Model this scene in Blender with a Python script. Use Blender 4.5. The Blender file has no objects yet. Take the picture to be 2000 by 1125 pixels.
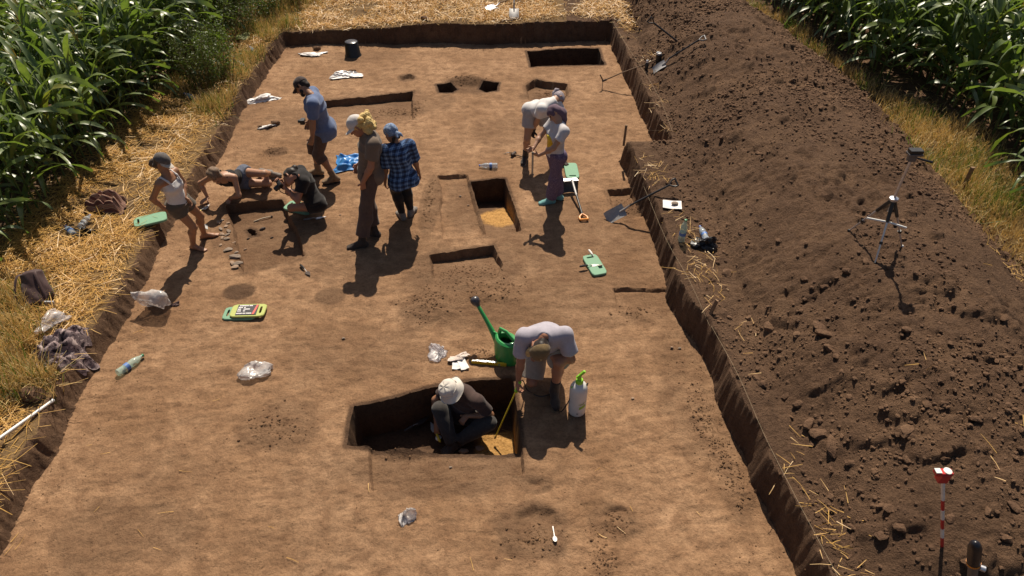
import bpy, math, random
import numpy as np
from mathutils import Vector, Matrix

# ------------------------------------------------------------------ camera, sky, sun, exposure
scene = bpy.context.scene
col = scene.collection
CAM_H, PITCH, FPX = 5.8, math.radians(40.7), 1351.0
cam_data = bpy.data.cameras.new('camera')
cam_data.sensor_width = 36.0
cam_data.lens = 36.0 * FPX / 2000.0
cam_data.clip_end = 2000.0
cam_data.clip_start = 0.05
cam = bpy.data.objects.new('camera', cam_data)
cam.location = (0, 0, CAM_H)
cam.rotation_euler = (math.pi / 2 - PITCH, 0, 0)
col.objects.link(cam)
scene.camera = cam

SUN_DIR = Vector((0.05, 1.0, 1.27)).normalized()      # towards the sun
SUN_EL = math.asin(SUN_DIR.z)
SUN_ROT = math.atan2(SUN_DIR.x, SUN_DIR.y)
world = bpy.data.worlds.new('World')
scene.world = world
world.use_nodes = True
wn = world.node_tree
wn.nodes.clear()
w_out = wn.nodes.new('ShaderNodeOutputWorld')
w_bg = wn.nodes.new('ShaderNodeBackground')
w_sky = wn.nodes.new('ShaderNodeTexSky')
w_sky.sky_type = 'NISHITA'
w_sky.sun_disc = False
w_sky.sun_elevation = SUN_EL
w_sky.sun_rotation = SUN_ROT
w_sky.dust_density = 2.0
w_bg.inputs['Strength'].default_value = 0.05
wn.links.new(w_sky.outputs['Color'], w_bg.inputs['Color'])
wn.links.new(w_bg.outputs['Background'], w_out.inputs['Surface'])
sun_data = bpy.data.lights.new('sun', 'SUN')
sun_data.energy = 5.0
sun_data.angle = math.radians(0.53)
sun_data.color = (1.0, 0.90, 0.74)
sun = bpy.data.objects.new('sun', sun_data)
sun.rotation_euler = SUN_DIR.to_track_quat('Z', 'Y').to_euler()
sun.location = (0, 30, 40)
col.objects.link(sun)
scene.view_settings.view_transform = 'Standard'
scene.view_settings.look = 'None'
scene.view_settings.exposure = 0.30
scene.view_settings.gamma = 1.0
scene.view_settings.use_curve_mapping = False
scene.cycles.max_bounces = 5
scene.cycles.diffuse_bounces = 2
scene.cycles.transparent_max_bounces = 12
scene.cycles.use_denoising = True

random.seed(7)
RNG = np.random.default_rng(11)

# ------------------------------------------------------------------ pixel <-> place
_CP, _SP = math.cos(PITCH), math.sin(PITCH)
def _ray(px, py):
    u, v = (px - 1000.0) / FPX, (562.5 - py) / FPX
    return np.array([u, _CP + v * _SP, -_SP + v * _CP])
def gz(px, py, z=0.0):
    """point on the level z seen at this pixel"""
    d = _ray(px, py); t = (z - CAM_H) / d[2]
    return np.array([d[0] * t, d[1] * t, z])
def gy(px, py, y):
    """point on the upright plane y seen at this pixel"""
    d = _ray(px, py); t = y / d[1]
    return np.array([d[0] * t, y, CAM_H + d[2] * t])
def proj(p):
    x, y, z = p[0], p[1], p[2] - CAM_H
    zc = y * _CP - z * _SP
    return 1000 + FPX * x / zc, 562.5 - FPX * (y * _SP + z * _CP) / zc

# ------------------------------------------------------------------ object helpers
def link(o, parent=None):
    col.objects.link(o)
    if parent is not None: o.parent = parent
    return o
def tag(o, label=None, cat=None, group=None, kind=None):
    if label: o['label'] = label
    if cat: o['category'] = cat
    if group: o['group'] = group
    if kind: o['kind'] = kind
    return o
def empty(name, loc=(0, 0, 0), label=None, cat=None, group=None):
    o = bpy.data.objects.new(name, None)
    o.empty_display_size = 0.1
    o.location = [float(c) for c in loc]
    col.objects.link(o)
    return tag(o, label, cat, group)
def mesh_np(name, V, F, mat=None, smooth=True, attrs=None):
    """V (n,3); F: (m,3) or (m,4) int array"""
    V = np.asarray(V, dtype=np.float32); F = np.asarray(F, dtype=np.int32)
    me = bpy.data.meshes.new(name)
    n, k = F.shape
    me.vertices.add(len(V)); me.vertices.foreach_set('co', V.ravel())
    me.loops.add(n * k); me.loops.foreach_set('vertex_index', F.ravel())
    me.polygons.add(n)
    me.polygons.foreach_set('loop_start', np.arange(0, n * k, k, dtype=np.int32))
    me.polygons.foreach_set('use_smooth', np.full(n, smooth, dtype=bool))
    if attrs:
        for an, av in attrs.items():
            a = me.attributes.new(an, 'FLOAT', 'POINT')
            a.data.foreach_set('value', np.asarray(av, dtype=np.float32))
    me.update(calc_edges=True)
    if mat: me.materials.append(mat)
    return me
def obj(name, me, parent=None, loc=None):
    """links a mesh; world-space verts, parent's location subtracted when it has one"""
    o = bpy.data.objects.new(name, me)
    if parent is not None:
        o.parent = parent
        pl = Vector(parent.location) if parent.parent is None else Vector(parent.location) + Vector(parent.parent.location)
        o.location = -pl if loc is None else loc
        if loc is None and parent.parent is not None:
            o.location = -(Vector(parent.location) + Vector(parent.parent.location))
    elif loc is not None:
        o.location = loc
    col.objects.link(o)
    return o
def nrm(v):
    v = np.asarray(v, float); return v / (np.linalg.norm(v) + 1e-12)
def frame_from(axis, ref=(0, 0, 1)):
    a = nrm(axis); r = np.asarray(ref, float)
    if abs(np.dot(a, nrm(r))) > 0.97: r = np.array([0.0, 1.0, 0.0]) if abs(a[1]) < 0.9 else np.array([1.0, 0, 0])
    s = nrm(np.cross(a, r)); u = np.cross(s, a)
    return s, u, a

class MB:
    """collects shapes in world space and links them as one mesh"""
    def __init__(self): self.v = []; self.f = []
    def add(self, V, F):
        b = len(self.v); self.v.extend([tuple(map(float, p)) for p in V])
        self.f.extend([tuple(i + b for i in q) for q in F]); return self
    def tube(self, pts, rad, n=8, cap=True, ref=(0, 0, 1), flat=1.0):
        pts = [np.asarray(p, float) for p in pts]; m = len(pts)
        if not hasattr(rad, '__len__'): rad = [rad] * m
        V = []; F = []
        for i, p in enumerate(pts):
            t = pts[min(i + 1, m - 1)] - pts[max(i - 1, 0)]
            s, u, _ = frame_from(t, ref)
            for k in range(n):
                a = 2 * math.pi * k / n
                V.append(p + rad[i] * (math.cos(a) * s + flat * math.sin(a) * u))
        for i in range(m - 1):
            for k in range(n):
                k2 = (k + 1) % n
                F.append((i * n + k, i * n + k2, (i + 1) * n + k2, (i + 1) * n + k))
        if cap:
            F.append(tuple(range(n - 1, -1, -1))); F.append(tuple((m - 1) * n + k for k in range(n)))
        return self.add(V, F)
    def box(self, c, size, R=None, bevel=0.0):
        c = np.asarray(c, float); h = np.asarray(size, float) / 2
        R = np.eye(3) if R is None else np.asarray(R)
        if bevel <= 0:
            V = [c + R @ (h * np.array(s)) for s in ((-1,-1,-1),(1,-1,-1),(1,1,-1),(-1,1,-1),(-1,-1,1),(1,-1,1),(1,1,1),(-1,1,1))]
            F = [(3,2,1,0),(4,5,6,7),(0,1,5,4),(1,2,6,5),(2,3,7,6),(3,0,4,7)]
            return self.add(V, F)
        b = bevel
        prof = [(-1, b), (-1, 0), (1, 0), (1, b)]
        V = []; F = []
        def ring(z, ins):
            out = []
            for sx, sy in ((1, 1), (-1, 1), (-1, -1), (1, -1)):
                a0 = {(1, 1): 0, (-1, 1): 90, (-1, -1): 180, (1, -1): 270}[(sx, sy)]
                for k in range(3):
                    a = math.radians(a0 + 45 * k); rr = b - ins
                    out.append(c + R @ np.array([sx * (h[0] - b) + rr * math.cos(a), sy * (h[1] - b) + rr * math.sin(a), z]))
            return out
        rings = [ring(-h[2], b * .5), ring(-h[2] + b * .5, 0), ring(h[2] - b * .5, 0), ring(h[2], b * .5)]
        for r in rings: V += r
        n = 12
        for i in range(3):
            for k in range(n):
                k2 = (k + 1) % n
                F.append((i * n + k, i * n + k2, (i + 1) * n + k2, (i + 1) * n + k))
        F.append(tuple(range(n - 1, -1, -1))); F.append(tuple(3 * n + k for k in range(n)))
        return self.add(V, F)
    def lathe(self, base, axis, prof, n=16, cap=True, ref=(0, 1, 0), ell=1.0):
        s, u, a = frame_from(axis, ref); base = np.asarray(base, float)
        V = []; F = []; m = len(prof)
        for r, z in prof:
            for k in range(n):
                t = 2 * math.pi * k / n
                V.append(base + a * z + r * (math.cos(t) * s + ell * math.sin(t) * u))
        for i in range(m - 1):
            for k in range(n):
                k2 = (k + 1) % n
                F.append((i * n + k, i * n + k2, (i + 1) * n + k2, (i + 1) * n + k))
        if cap:
            F.append(tuple(range(n - 1, -1, -1))); F.append(tuple((m - 1) * n + k for k in range(n)))
        return self.add(V, F)
    def ball(self, c, r, n=10, m=6, R=None):
        c = np.asarray(c, float); r = np.asarray(r, float) * np.ones(3); R = np.eye(3) if R is None else np.asarray(R)
        V = [c + R @ (r * np.array([0, 0, -1.0]))]; F = []
        for i in range(1, m):
            t = math.pi * i / m
            for k in range(n):
                a = 2 * math.pi * k / n
                V.append(c + R @ (r * np.array([math.sin(t) * math.cos(a), math.sin(t) * math.sin(a), -math.cos(t)])))
        V.append(c + R @ (r * np.array([0, 0, 1.0])))
        for k in range(n): F.append((0, 1 + (k + 1) % n, 1 + k))
        for i in range(m - 2):
            for k in range(n):
                k2 = (k + 1) % n
                F.append((1 + i * n + k, 1 + i * n + k2, 1 + (i + 1) * n + k2, 1 + (i + 1) * n + k))
        L = len(V) - 1; b = 1 + (m - 2) * n
        for k in range(n): F.append((b + k, b + (k + 1) % n, L))
        return self.add(V, F)
    def plate(self, outline, thick, normal=(0, 0, 1)):
        """flat polygon with thickness below it"""
        nn = nrm(normal) * thick; m = len(outline)
        top = [np.asarray(p, float) for p in outline]; bot = [p - nn for p in top]
        F = [tuple(range(m)), tuple(range(2 * m - 1, m - 1, -1))]
        for k in range(m):
            k2 = (k + 1) % m
            F.append((k, m + k, m + k2, k2))
        return self.add(top + bot, F)
    def mesh(self, name, mat, smooth=True, angle=40):
        me = bpy.data.meshes.new(name)
        me.from_pydata(self.v, [], self.f)
        me.validate(); me.update()
        import bmesh
        b = bmesh.new(); b.from_mesh(me); bmesh.ops.recalc_face_normals(b, faces=b.faces); b.to_mesh(me); b.free()
        if smooth:
            me.polygons.foreach_set('use_smooth', np.ones(len(me.polygons), bool))
            try: me.set_sharp_from_angle(angle=math.radians(angle))
            except Exception: pass
        if mat: me.materials.append(mat)
        return me
    def build(self, name, mat, parent=None, smooth=True, angle=40):
        return obj(name, self.mesh(name, mat, smooth, angle), parent)

# ------------------------------------------------------------------ noise (value noise on a hashed lattice)
_TAB = RNG.random((256, 256)).astype(np.float32)
def vnoise(x, y, seed=0):
    x = np.asarray(x, np.float32) + seed * 17.31; y = np.asarray(y, np.float32) + seed * 41.77
    xi = np.floor(x).astype(np.int32); yi = np.floor(y).astype(np.int32)
    fx = x - xi; fy = y - yi
    fx = fx * fx * (3 - 2 * fx); fy = fy * fy * (3 - 2 * fy)
    x0 = xi & 255; x1 = (xi + 1) & 255; y0 = yi & 255; y1 = (yi + 1) & 255
    a = _TAB[x0, y0]; b = _TAB[x1, y0]; c = _TAB[x0, y1]; d = _TAB[x1, y1]
    return (a + (b - a) * fx) * (1 - fy) + (c + (d - c) * fx) * fy
def fbm(x, y, freq, octv=4, seed=0, gain=0.5):
    s = 0; a = 1.0; t = 0
    c, sn = math.cos(0.6), math.sin(0.6)
    for o in range(octv):
        s = s + a * vnoise(x * freq, y * freq, seed + o * 3); t += a
        a *= gain; freq *= 2.03
        x, y = c * x - sn * y, sn * x + c * y
    return s / t
def billow(x, y, freq, octv=3, seed=0, gain=0.55):
    s = 0; a = 1.0; t = 0
    for o in range(octv):
        s = s + a * np.abs(2 * vnoise(x * freq, y * freq, seed + o * 5) - 1); t += a
        a *= gain; freq *= 2.1
        x, y = .8 * x - .6 * y, .6 * x + .8 * y
    return s / t
def sstep(a, b, x):
    t = np.clip((x - a) / (b - a), 0, 1); return t * t * (3 - 2 * t)
def poly_sd(x, y, P):
    """signed distance to polygon P (list of (x,y)); negative inside"""
    P = np.asarray(P, float)[:, :2]; n = len(P)
    d = np.full(x.shape, 1e9); ins = np.zeros(x.shape, bool)
    for i in range(n):
        a = P[i]; b = P[(i + 1) % n]; e = b - a
        wx = x - a[0]; wy = y - a[1]
        t = np.clip((wx * e[0] + wy * e[1]) / (e @ e + 1e-12), 0, 1)
        d = np.minimum(d, (wx - e[0] * t) ** 2 + (wy - e[1] * t) ** 2)
        c = ((a[1] <= y) & (b[1] > y)) | ((b[1] <= y) & (a[1] > y))
        with np.errstate(divide='ignore', invalid='ignore'):
            xc = a[0] + (y - a[1]) / (b[1] - a[1] if b[1] != a[1] else 1e-9) * e[0]
        ins ^= c & (x < xc)
    return np.where(ins, -1, 1) * np.sqrt(d)
def line_dist(x, y, P):
    """distance to an open polyline, and the running parameter along it"""
    P = np.asarray(P, float)[:, :2]
    d = np.full(x.shape, 1e9); tt = np.zeros(x.shape); L = 0
    for i in range(len(P) - 1):
        a = P[i]; e = P[i + 1] - a; l = math.hypot(*e)
        t = np.clip(((x - a[0]) * e[0] + (y - a[1]) * e[1]) / (l * l), 0, 1)
        dd = np.hypot(x - a[0] - e[0] * t, y - a[1] - e[1] * t)
        m = dd < d
        d = np.where(m, dd, d); tt = np.where(m, L + t * l, tt); L += l
    return d, tt

# ------------------------------------------------------------------ materials
def new_mat(name):
    m = bpy.data.materials.new(name); m.use_nodes = True
    nt = m.node_tree; nt.nodes.clear()
    out = nt.nodes.new('ShaderNodeOutputMaterial')
    bs = nt.nodes.new('ShaderNodeBsdfPrincipled')
    nt.links.new(bs.outputs['BSDF'], out.inputs['Surface'])
    return m, nt, bs, out
def n_noise(nt, scale, detail=4, rough=0.55, vec=None, dist=0.0):
    n = nt.nodes.new('ShaderNodeTexNoise')
    n.inputs['Scale'].default_value = scale; n.inputs['Detail'].default_value = detail
    n.inputs['Roughness'].default_value = rough; n.inputs['Distortion'].default_value = dist
    if vec is not None: nt.links.new(vec, n.inputs['Vector'])
    return n.outputs['Fac']
def n_ramp(nt, fac, stops):
    r = nt.nodes.new('ShaderNodeValToRGB'); e = r.color_ramp.elements
    while len(e) < len(stops): e.new(0.5)
    for el, (p, c) in zip(e, stops):
        el.position = p; el.color = (c[0], c[1], c[2], 1) if hasattr(c, '__len__') else (c, c, c, 1)
    nt.links.new(fac, r.inputs['Fac']); return r.outputs['Color']
def n_mix(nt, fac, a, b, mode='MIX'):
    m = nt.nodes.new('ShaderNodeMix'); m.data_type = 'RGBA'; m.blend_type = mode
    for s, v in ((m.inputs['Factor'], fac), (m.inputs['A'], a), (m.inputs['B'], b)):
        if isinstance(v, (int, float)): s.default_value = v
        elif isinstance(v, (tuple, list)): s.default_value = (v[0], v[1], v[2], 1)
        else: nt.links.new(v, s)
    return m.outputs['Result']
def n_math(nt, op, a, b=0.0, clamp=False):
    m = nt.nodes.new('ShaderNodeMath'); m.operation = op; m.use_clamp = clamp
    for s, v in ((m.inputs[0], a), (m.inputs[1], b)):
        if isinstance(v, (int, float)): s.default_value = v
        else: nt.links.new(v, s)
    return m.outputs[0]
def n_attr(nt, name):
    a = nt.nodes.new('ShaderNodeAttribute'); a.attribute_name = name; return a.outputs['Fac']
def n_bump(nt, bs, h, strength=0.4, dist=0.02):
    b = nt.nodes.new('ShaderNodeBump'); b.inputs['Strength'].default_value = strength; b.inputs['Distance'].default_value = dist
    nt.links.new(h, b.inputs['Height']); nt.links.new(b.outputs['Normal'], bs.inputs['Normal'])
def n_coord(nt, which='Object'):
    c = nt.nodes.new('ShaderNodeTexCoord'); return c.outputs[which]
def n_pos(nt):
    return nt.nodes.new('ShaderNodeNewGeometry').outputs['Position']
def simple(name, colr, rough=0.6, metal=0.0, var=0.12, scale=30.0, bump=0.0, spec=0.5, coat=0.0, trans=0.0):
    """plain material with a little uneven tone and roughness"""
    m, nt, bs, out = new_mat(name)
    f = n_noise(nt, scale, 4, 0.6, n_coord(nt))
    c = n_ramp(nt, f, [(0.3, [k * (1 - var) for k in colr]), (0.7, [min(1, k * (1 + var)) for k in colr])])
    nt.links.new(c, bs.inputs['Base Color'])
    r = n_ramp(nt, f, [(0.3, max(0, rough - .07)), (0.7, min(1, rough + .07))])
    nt.links.new(r, bs.inputs['Roughness'])
    bs.inputs['Metallic'].default_value = metal
    bs.inputs['Specular IOR Level'].default_value = spec
    bs.inputs['Coat Weight'].default_value = coat
    if trans: bs.inputs['Transmission Weight'].default_value = trans
    if bump: n_bump(nt, bs, f, bump, 0.01)
    return m

# ================================================================== THE SETTING: trench, verges, spoil heap
def G0(x):
    """level of the old field surface: lower along the left verge"""
    return 0.27 + 0.14 * sstep(-4.2, -1.0, x)
GR = 0.41
LEFT_PX = [(-70, 1200), (20, 1056), (45, 990), (82, 925), (112, 878), (137, 822), (164, 762), (197, 702), (236, 645), (262, 600),
           (297, 522), (322, 470), (352, 418), (386, 384), (405, 350), (436, 300), (474, 222), (512, 158), (560, 90)]
BACK_PX = [(700, 86), (850, 85), (960, 87), (1080, 82), (1188, 80)]
RA_PX = [(1207, 122), (1226, 165), (1246, 210), (1262, 246)]
RB_PX = [(1203, 308), (1218, 335), (1237, 380), (1247, 405), (1276, 470), (1297, 530), (1305, 585), (1332, 640), (1362, 672), (1384, 722),
         (1404, 790), (1428, 842), (1454, 892), (1468, 935), (1492, 988), (1521, 1046), (1546, 1088), (1575, 1150), (1600, 1215)]
TRENCH = [gz(*p)[:2] for p in LEFT_PX + BACK_PX + RA_PX] + [np.array([2.50, 9.97]), np.array([1.73, 9.88])] + [gz(*p)[:2] for p in RB_PX]
TRENCH = [TRENCH[0] + np.array([-.3, -1.2])] + TRENCH + [TRENCH[-1] + np.array([.1, -1.2])]

RIDGE = [gz(1290, -40, 1.15), gz(1400, 20, 1.15), gz(1500, 110, 1.2), gz(1600, 215, 1.25), gz(1690, 330, 1.25), gz(1760, 450, 1.2), gz(1850, 620, 1.1), gz(1960, 820, 1.0), gz(2080, 1060, .95)]
HEAP_L = [gz(1180, -60, GR), gz(1225, 40, GR), gz(1262, 125, GR), gz(1300, 215, GR), gz(1335, 300, GR), gz(1385, 410, GR), gz(1425, 510, GR), gz(1455, 600, GR), gz(1500, 720, GR), gz(1555, 850, GR), gz(1610, 960, GR), gz(1690, 1110, GR), gz(1760, 1240, GR)]
HEAP_R = [gz(1345, -60, GR), gz(1425, -5, GR), gz(1520, 50, GR), gz(1620, 125, GR), gz(1715, 200, GR), gz(1800, 295, GR), gz(1885, 400, GR), gz(1975, 505, GR), gz(2060, 620, GR), gz(2200, 850, GR), gz(2350, 1200, GR)]
HEAP = HEAP_L + HEAP_R[::-1]
CORN_L = [gz(-260, 760, .3), gz(-60, 560, .3), gz(70, 440, .3), gz(185, 325, .3), gz(262, 240, .3), gz(330, 175, .3), gz(400, 95, .3), gz(455, 35, .3), gz(500, -20, .3), gz(560, -90, .3)]
CORN_R = [gz(1440, -60, GR), gz(1520, 5, GR), gz(1600, 70, GR), gz(1690, 138, GR), gz(1780, 200, GR), gz(1870, 265, GR), gz(1960, 345, GR), gz(2060, 440, GR), gz(2200, 590, GR)]

def px_poly(pts, z=0.0): return [gz(a, b, z)[:2] for a, b in pts]
# pits: outline on the floor, depth, width of the wall, slope (0 flat floor .. 1 runs out to nothing at the front)
PITS = [
    (px_poly([(1029, 99), (1100, 95), (1169, 94), (1180, 127), (1110, 128), (1037, 131)]), .62, .035, 0.0),
    (px_poly([(852, 166), (880, 162), (893, 176), (882, 183), (858, 182)]), .26, .03, 0.0),
    (px_poly([(945, 163), (974, 161), (971, 178), (950, 182), (934, 176)]), .24, .03, 0.0),
    (px_poly([(1026, 168), (1045, 155), (1075, 160), (1108, 164), (1112, 182), (1096, 205), (1060, 206), (1030, 195)]), .14, .05, 0.8),
    (px_poly([(630, 198), (690, 193), (740, 188), (806, 180), (809, 236), (740, 244), (640, 250)]), .16, .035, 1.0),
    (px_poly([(918, 354), (985, 349), (1003, 395), (1018, 452), (985, 457), (948, 461), (934, 410)]), .42, .03, 0.75),
    (px_poly([(856, 345), (914, 340), (947, 461), (863, 468)]), .055, .03, 0.3),
    (px_poly([(838, 500), (900, 489), (964, 480), (985, 520), (960, 560), (850, 565)]), .16, .03, 1.0),
    (px_poly([(1196, 565), (1255, 563), (1305, 562), (1330, 630), (1210, 626)]), .05, .03, 1.0),
    (px_poly([(692, 795), (770, 775), (850, 755), (920, 745), (1000, 739), (1010, 800), (1020, 879), (900, 877), (720, 873), (678, 870)]), .50, .035, 0.0),
    (px_poly([(722, 850), (880, 850), (1017, 850), (1026, 925), (960, 930), (880, 944), (800, 958), (724, 964)]), .075, .025, 0.25),
    (px_poly([(440, 400), (505, 392), (552, 388), (575, 440), (598, 502), (560, 514), (476, 533), (455, 460)]), .15, .03, 0.35),
    (px_poly([(1000, 1005), (1040, 988), (1085, 995), (1095, 1030), (1060, 1075), (1005, 1070)]), .06, .08, 0.5),
    (px_poly([(1178, 988), (1225, 992), (1245, 1030), (1210, 1055), (1180, 1045)]), .05, .05, 0.5),
    (px_poly([(1185, 372), (1245, 366), (1262, 398), (1255, 425), (1195, 420)]), .10, .05, 0.7),
    (px_poly([(779, 150), (800, 146), (812, 152), (800, 158), (782, 157)]), .07, .05, 0.2),
    (px_poly([(476, 436), (484, 432), (497, 436), (499, 445), (486, 449), (482, 442)]), .24, .03, 0.0),
    (px_poly([(1025, 938), (1060, 932), (1065, 950), (1035, 958)]), .04, .06, 0.3),
]
# loose, crumbly spots: centre, half axes in metres, height of the loose soil
LOOSE = [((835, 597), .30, .34, .035), ((815, 215), .15, .30, .0), ((915, 160), .42, .22, .09), ((1225, 400), .28, .26, .03), ((1205, 1020), .17, .16, .03),
         ((1180, 1085), .14, .30, .03), ((1050, 1050), .30, .22, .02), ((905, 530), .5, .3, .03), ((1075, 180), .35, .25, .03), ((770, 215), .5, .22, .02),
         ((840, 392), .10, .70, .025), ((1490, 760), .12, .4, .03), ((1370, 800), .18, .5, .018), ((960, 570), .5, .25, .02), ((940, 690), .15, .1, .01), ((790, 855), .40, .2, .10), ((1240, 610), .22, .16, .02), ((545, 833), .34, .26, .006), ((535, 296), .2, .14, .01), ((1395, 860), .2, .4, .02), ((1435, 940), .14, .4, .015)]
# soil stains that are darker than the loess around them
STAINS = [((467, 571), .17, .13, .95), ((1000, 540), 1.6, .9, .34), ((1120, 450), .8, .9, .28), ((900, 600), .9, .5, .36), ((1200, 500), .8, 1.2, .28), ((620, 480), .8, .6, .28), ((760, 200), 1.4, .5, .28), ((1350, 760), .4, 1.0, .32), ((1000, 260), .9, .6, .22), ((560, 230), .5, .6, .25),
          ((467, 571), .20, .155, .85), ((645, 580), .19, .17, .6), ((535, 296), .22, .16, .6), ((545, 835), .48, .34, .42), ((835, 600), .38, .45, .45), ((915, 170), .60, .36, .55),
          ((1065, 185), .5, .4, .5), ((750, 215), .8, .4, .4), ((905, 525), .75, .55, .55), ((1045, 1030), .40, .33, .55), ((1205, 1020), .26, .24, .4), ((640, 510), .6, .5, .3), ((700, 110), .9, .3, .22),
          ((870, 915), 1.1, .36, .5), ((520, 455), .85, .55, .5), ((905, 400), .34, .8, .35), ((1230, 400), .35, .4, .45), ((1260, 600), .5, .4, .38), ((240, 1040), .7, .45, .36), ((330, 930), .5, .3, .2),
          ((1340, 700), .5, .9, .25), ((620, 960), .5, .35, .18), ((1120, 600), .9, .5, .3), ((1000, 590), .6, .4, .3), ((700, 690), .9, .5, .2), ((840, 400), .16, .8, .4), ((795, 152), .2, .2, .6), ((1045, 945), .18, .12, .5), ((620, 1060), .8, .3, .15), ((1420, 870), .25, 1.1, .3), ((760, 490), 1.0, .5, .2), ((490, 210), .3, .6, .25)]
SANDS = [((985, 862), .33, .22), ((975, 440), .32, .35)]

def pit_sd(x, y, k):
    P, dep, ww, slope = PITS[k]
    return poly_sd(x, y, P) + (fbm(x, y, 3.5, 2, 50 + k) - .5) * (.06 if dep < .2 else .04) + (fbm(x, y, 16, 2, 70 + k) - .5) * .012
def trench_sd(x, y):
    sd = poly_sd(x, y, TRENCH); left = np.clip((-2.6 - x) / 1.0, 0, 1)
    rag = (fbm(x, y, 3.0, 3, 3) - .5) * .13 + (fbm(x, y, 13.0, 3, 8) - .5) * .075
    return sd + rag * np.clip(.6 + .15 * left, 0, 1), sd, left
def height(x, y, detail=True):
    """returns z, zone, dark, sand, loose"""
    s2, sd, left = trench_sd(x, y)                       # ragged lip
    g = G0(x) + (fbm(x, y, .9, 3, 21) - .5) * .07
    w = .07 + .025 * left
    wall = np.clip(s2 / w, 0, 1)
    wall = wall * wall * (3 - 2 * wall) * .6 + wall * .4
    # the wall is a bit stepped and scraped
    z = g * wall
    # floor
    fl = (fbm(x, y, .55, 3, 31) - .5) * .07 + (fbm(x + .3 * y, y, 2.2, 4, 33) - .5) * .030
    scr = fbm(x * 1.3 + y * .25, y * 3.2 - x * .2, 5.0, 3, 35) - .5
    fl = fl + scr * .024 + (fbm(x, y, 22, 3, 36) - .5) * .012
    floor_m = 1 - wall
    dark = np.zeros_like(x); sand = np.zeros_like(x); loose = np.zeros_like(x)
    inb = sd < .15
    for (c, ax, ay, hgt) in LOOSE:
        p = gz(*c)
        q = np.hypot((x - p[0]) / ax, (y - p[1]) / ay) + (fbm(x, y, 5, 2, 41) - .5) * .8
        m = np.clip(1.2 - q, 0, 1)
        loose = np.maximum(loose, m)
        fl = fl + hgt * sstep(0, 1, m)
    for (c, ax, ay, a) in STAINS:
        p = gz(*c)
        q = np.hypot((x - p[0]) / ax, (y - p[1]) / ay) + (fbm(x, y, 3.5, 4, 43) - .5) * (.9 if ax > .2 else .25)
        dark = np.maximum(dark, a * sstep(1.1, .75 if ax > .2 else .95, q))
    pit_d = np.zeros_like(x)
    for k, (P, dep, ww, slope) in enumerate(PITS):
        A = np.asarray(P); lo = A.min(0) - .3; hi = A.max(0) + .3
        m = (x > lo[0]) & (x < hi[0]) & (y > lo[1]) & (y < hi[1])
        if not m.any(): continue
        xs, ys = x[m], y[m]
        s = pit_sd(xs, ys, k)
        t = np.clip(-s / ww, 0, 1)
        t = t * t * (3 - 2 * t)
        yy = np.clip((hi[1] - .3 - ys) / (hi[1] - lo[1] - .6), 0, 1)
        dd = dep * t * (1 - slope * yy)
        pit_d[m] = np.maximum(pit_d[m], dd)
        dk = np.clip(dep / .2, 0, 1) ** 1.5 * sstep(.07, .03, s) * (1 - slope * yy * .8)  # pit shade painted into the soil colour: walls, floor and lip go near black
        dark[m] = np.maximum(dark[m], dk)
    for (c, ax, ay) in SANDS:
        p = gz(c[0], c[1], -.4)
        q = np.hypot((x - p[0]) / ax, (y - p[1]) / ay) + (fbm(x, y, 6, 3, 71) - .5) * .5
        sand = np.maximum(sand, sstep(1.1, .8, q) * (pit_d > .15))
    z = z + floor_m * fl - pit_d * (sd < 0)
    lo_d = billow(x, y, 11, 3, 61) * .035 + (fbm(x, y, 40, 2, 63) - .5) * .016
    z = z + floor_m * loose * lo_d
    # spoil heap
    hs = poly_sd(x, y, HEAP)
    dr, _ = line_dist(x, y, RIDGE)
    ins = np.clip(-hs, 0, 9)
    prof = ins / (ins + dr + 1e-6)                       # 0 at the foot, 1 on the ridge
    zr = .80 + .10 * (fbm(x, y, .7, 2, 81) - .5) - .22 * sstep(5.5, 2.5, y)
    hp = zr * (prof * (1.5 - .5 * prof * prof)) * (1 - .12 * sstep(.6, 1, prof))
    on = sstep(.06, -.10, hs)
    rough = billow(x, y, 2.2, 3, 83) * .10 + billow(x, y, 7.5, 3, 85) * .06 + (1 - billow(x, y, 17, 2, 87)) * .040 - .08
    lumps = sstep(.60, .75, fbm(x, y, 3.2, 3, 89)) * .06
    big = (fbm(x, y, 1.1, 3, 91) - .5) * .16
    smooth_patch = sstep(.52, .62, fbm(x, y, .8, 2, 95))
    hh = hp + (rough * (1 - .55 * smooth_patch) + lumps + big * np.clip(prof * 3, 0, 1)) * on
    z = z + np.where(hs < .06, hh, 0) * on
    # strip of trodden soil between heap and trench
    strip = (x > 1.2) & (hs > 0) & (sd > .05)
    zs = billow(x, y, 9, 3, 97) * .05 + (fbm(x, y, 25, 2, 99) - .5) * .015
    z = z + np.where(strip, zs * sstep(.05, .15, sd), 0)
    # verge
    vg = (sd > .05) & (hs > 0) & ~strip
    z = z + np.where(vg, ((fbm(x, y, 2.5, 3, 101) - .5) * .10 + billow(x, y, 9, 2, 103) * .03) * sstep(.05, .3, sd), 0)
    # scars and slumps on the trench wall
    z = z + np.where((wall > .02) & (wall < .98), (fbm(x, y, 10, 3, 105) - .5) * .10 * wall * (1 - wall) * 4, 0)
    zone = np.full(x.shape, 3, np.int8)
    zone[hs < .02] = 2
    zone[strip] = 2
    zone[(s2 > 0) & (wall < .999)] = 1
    zone[s2 <= 0] = 0
    return z, zone, dark, sand, loose

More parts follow.
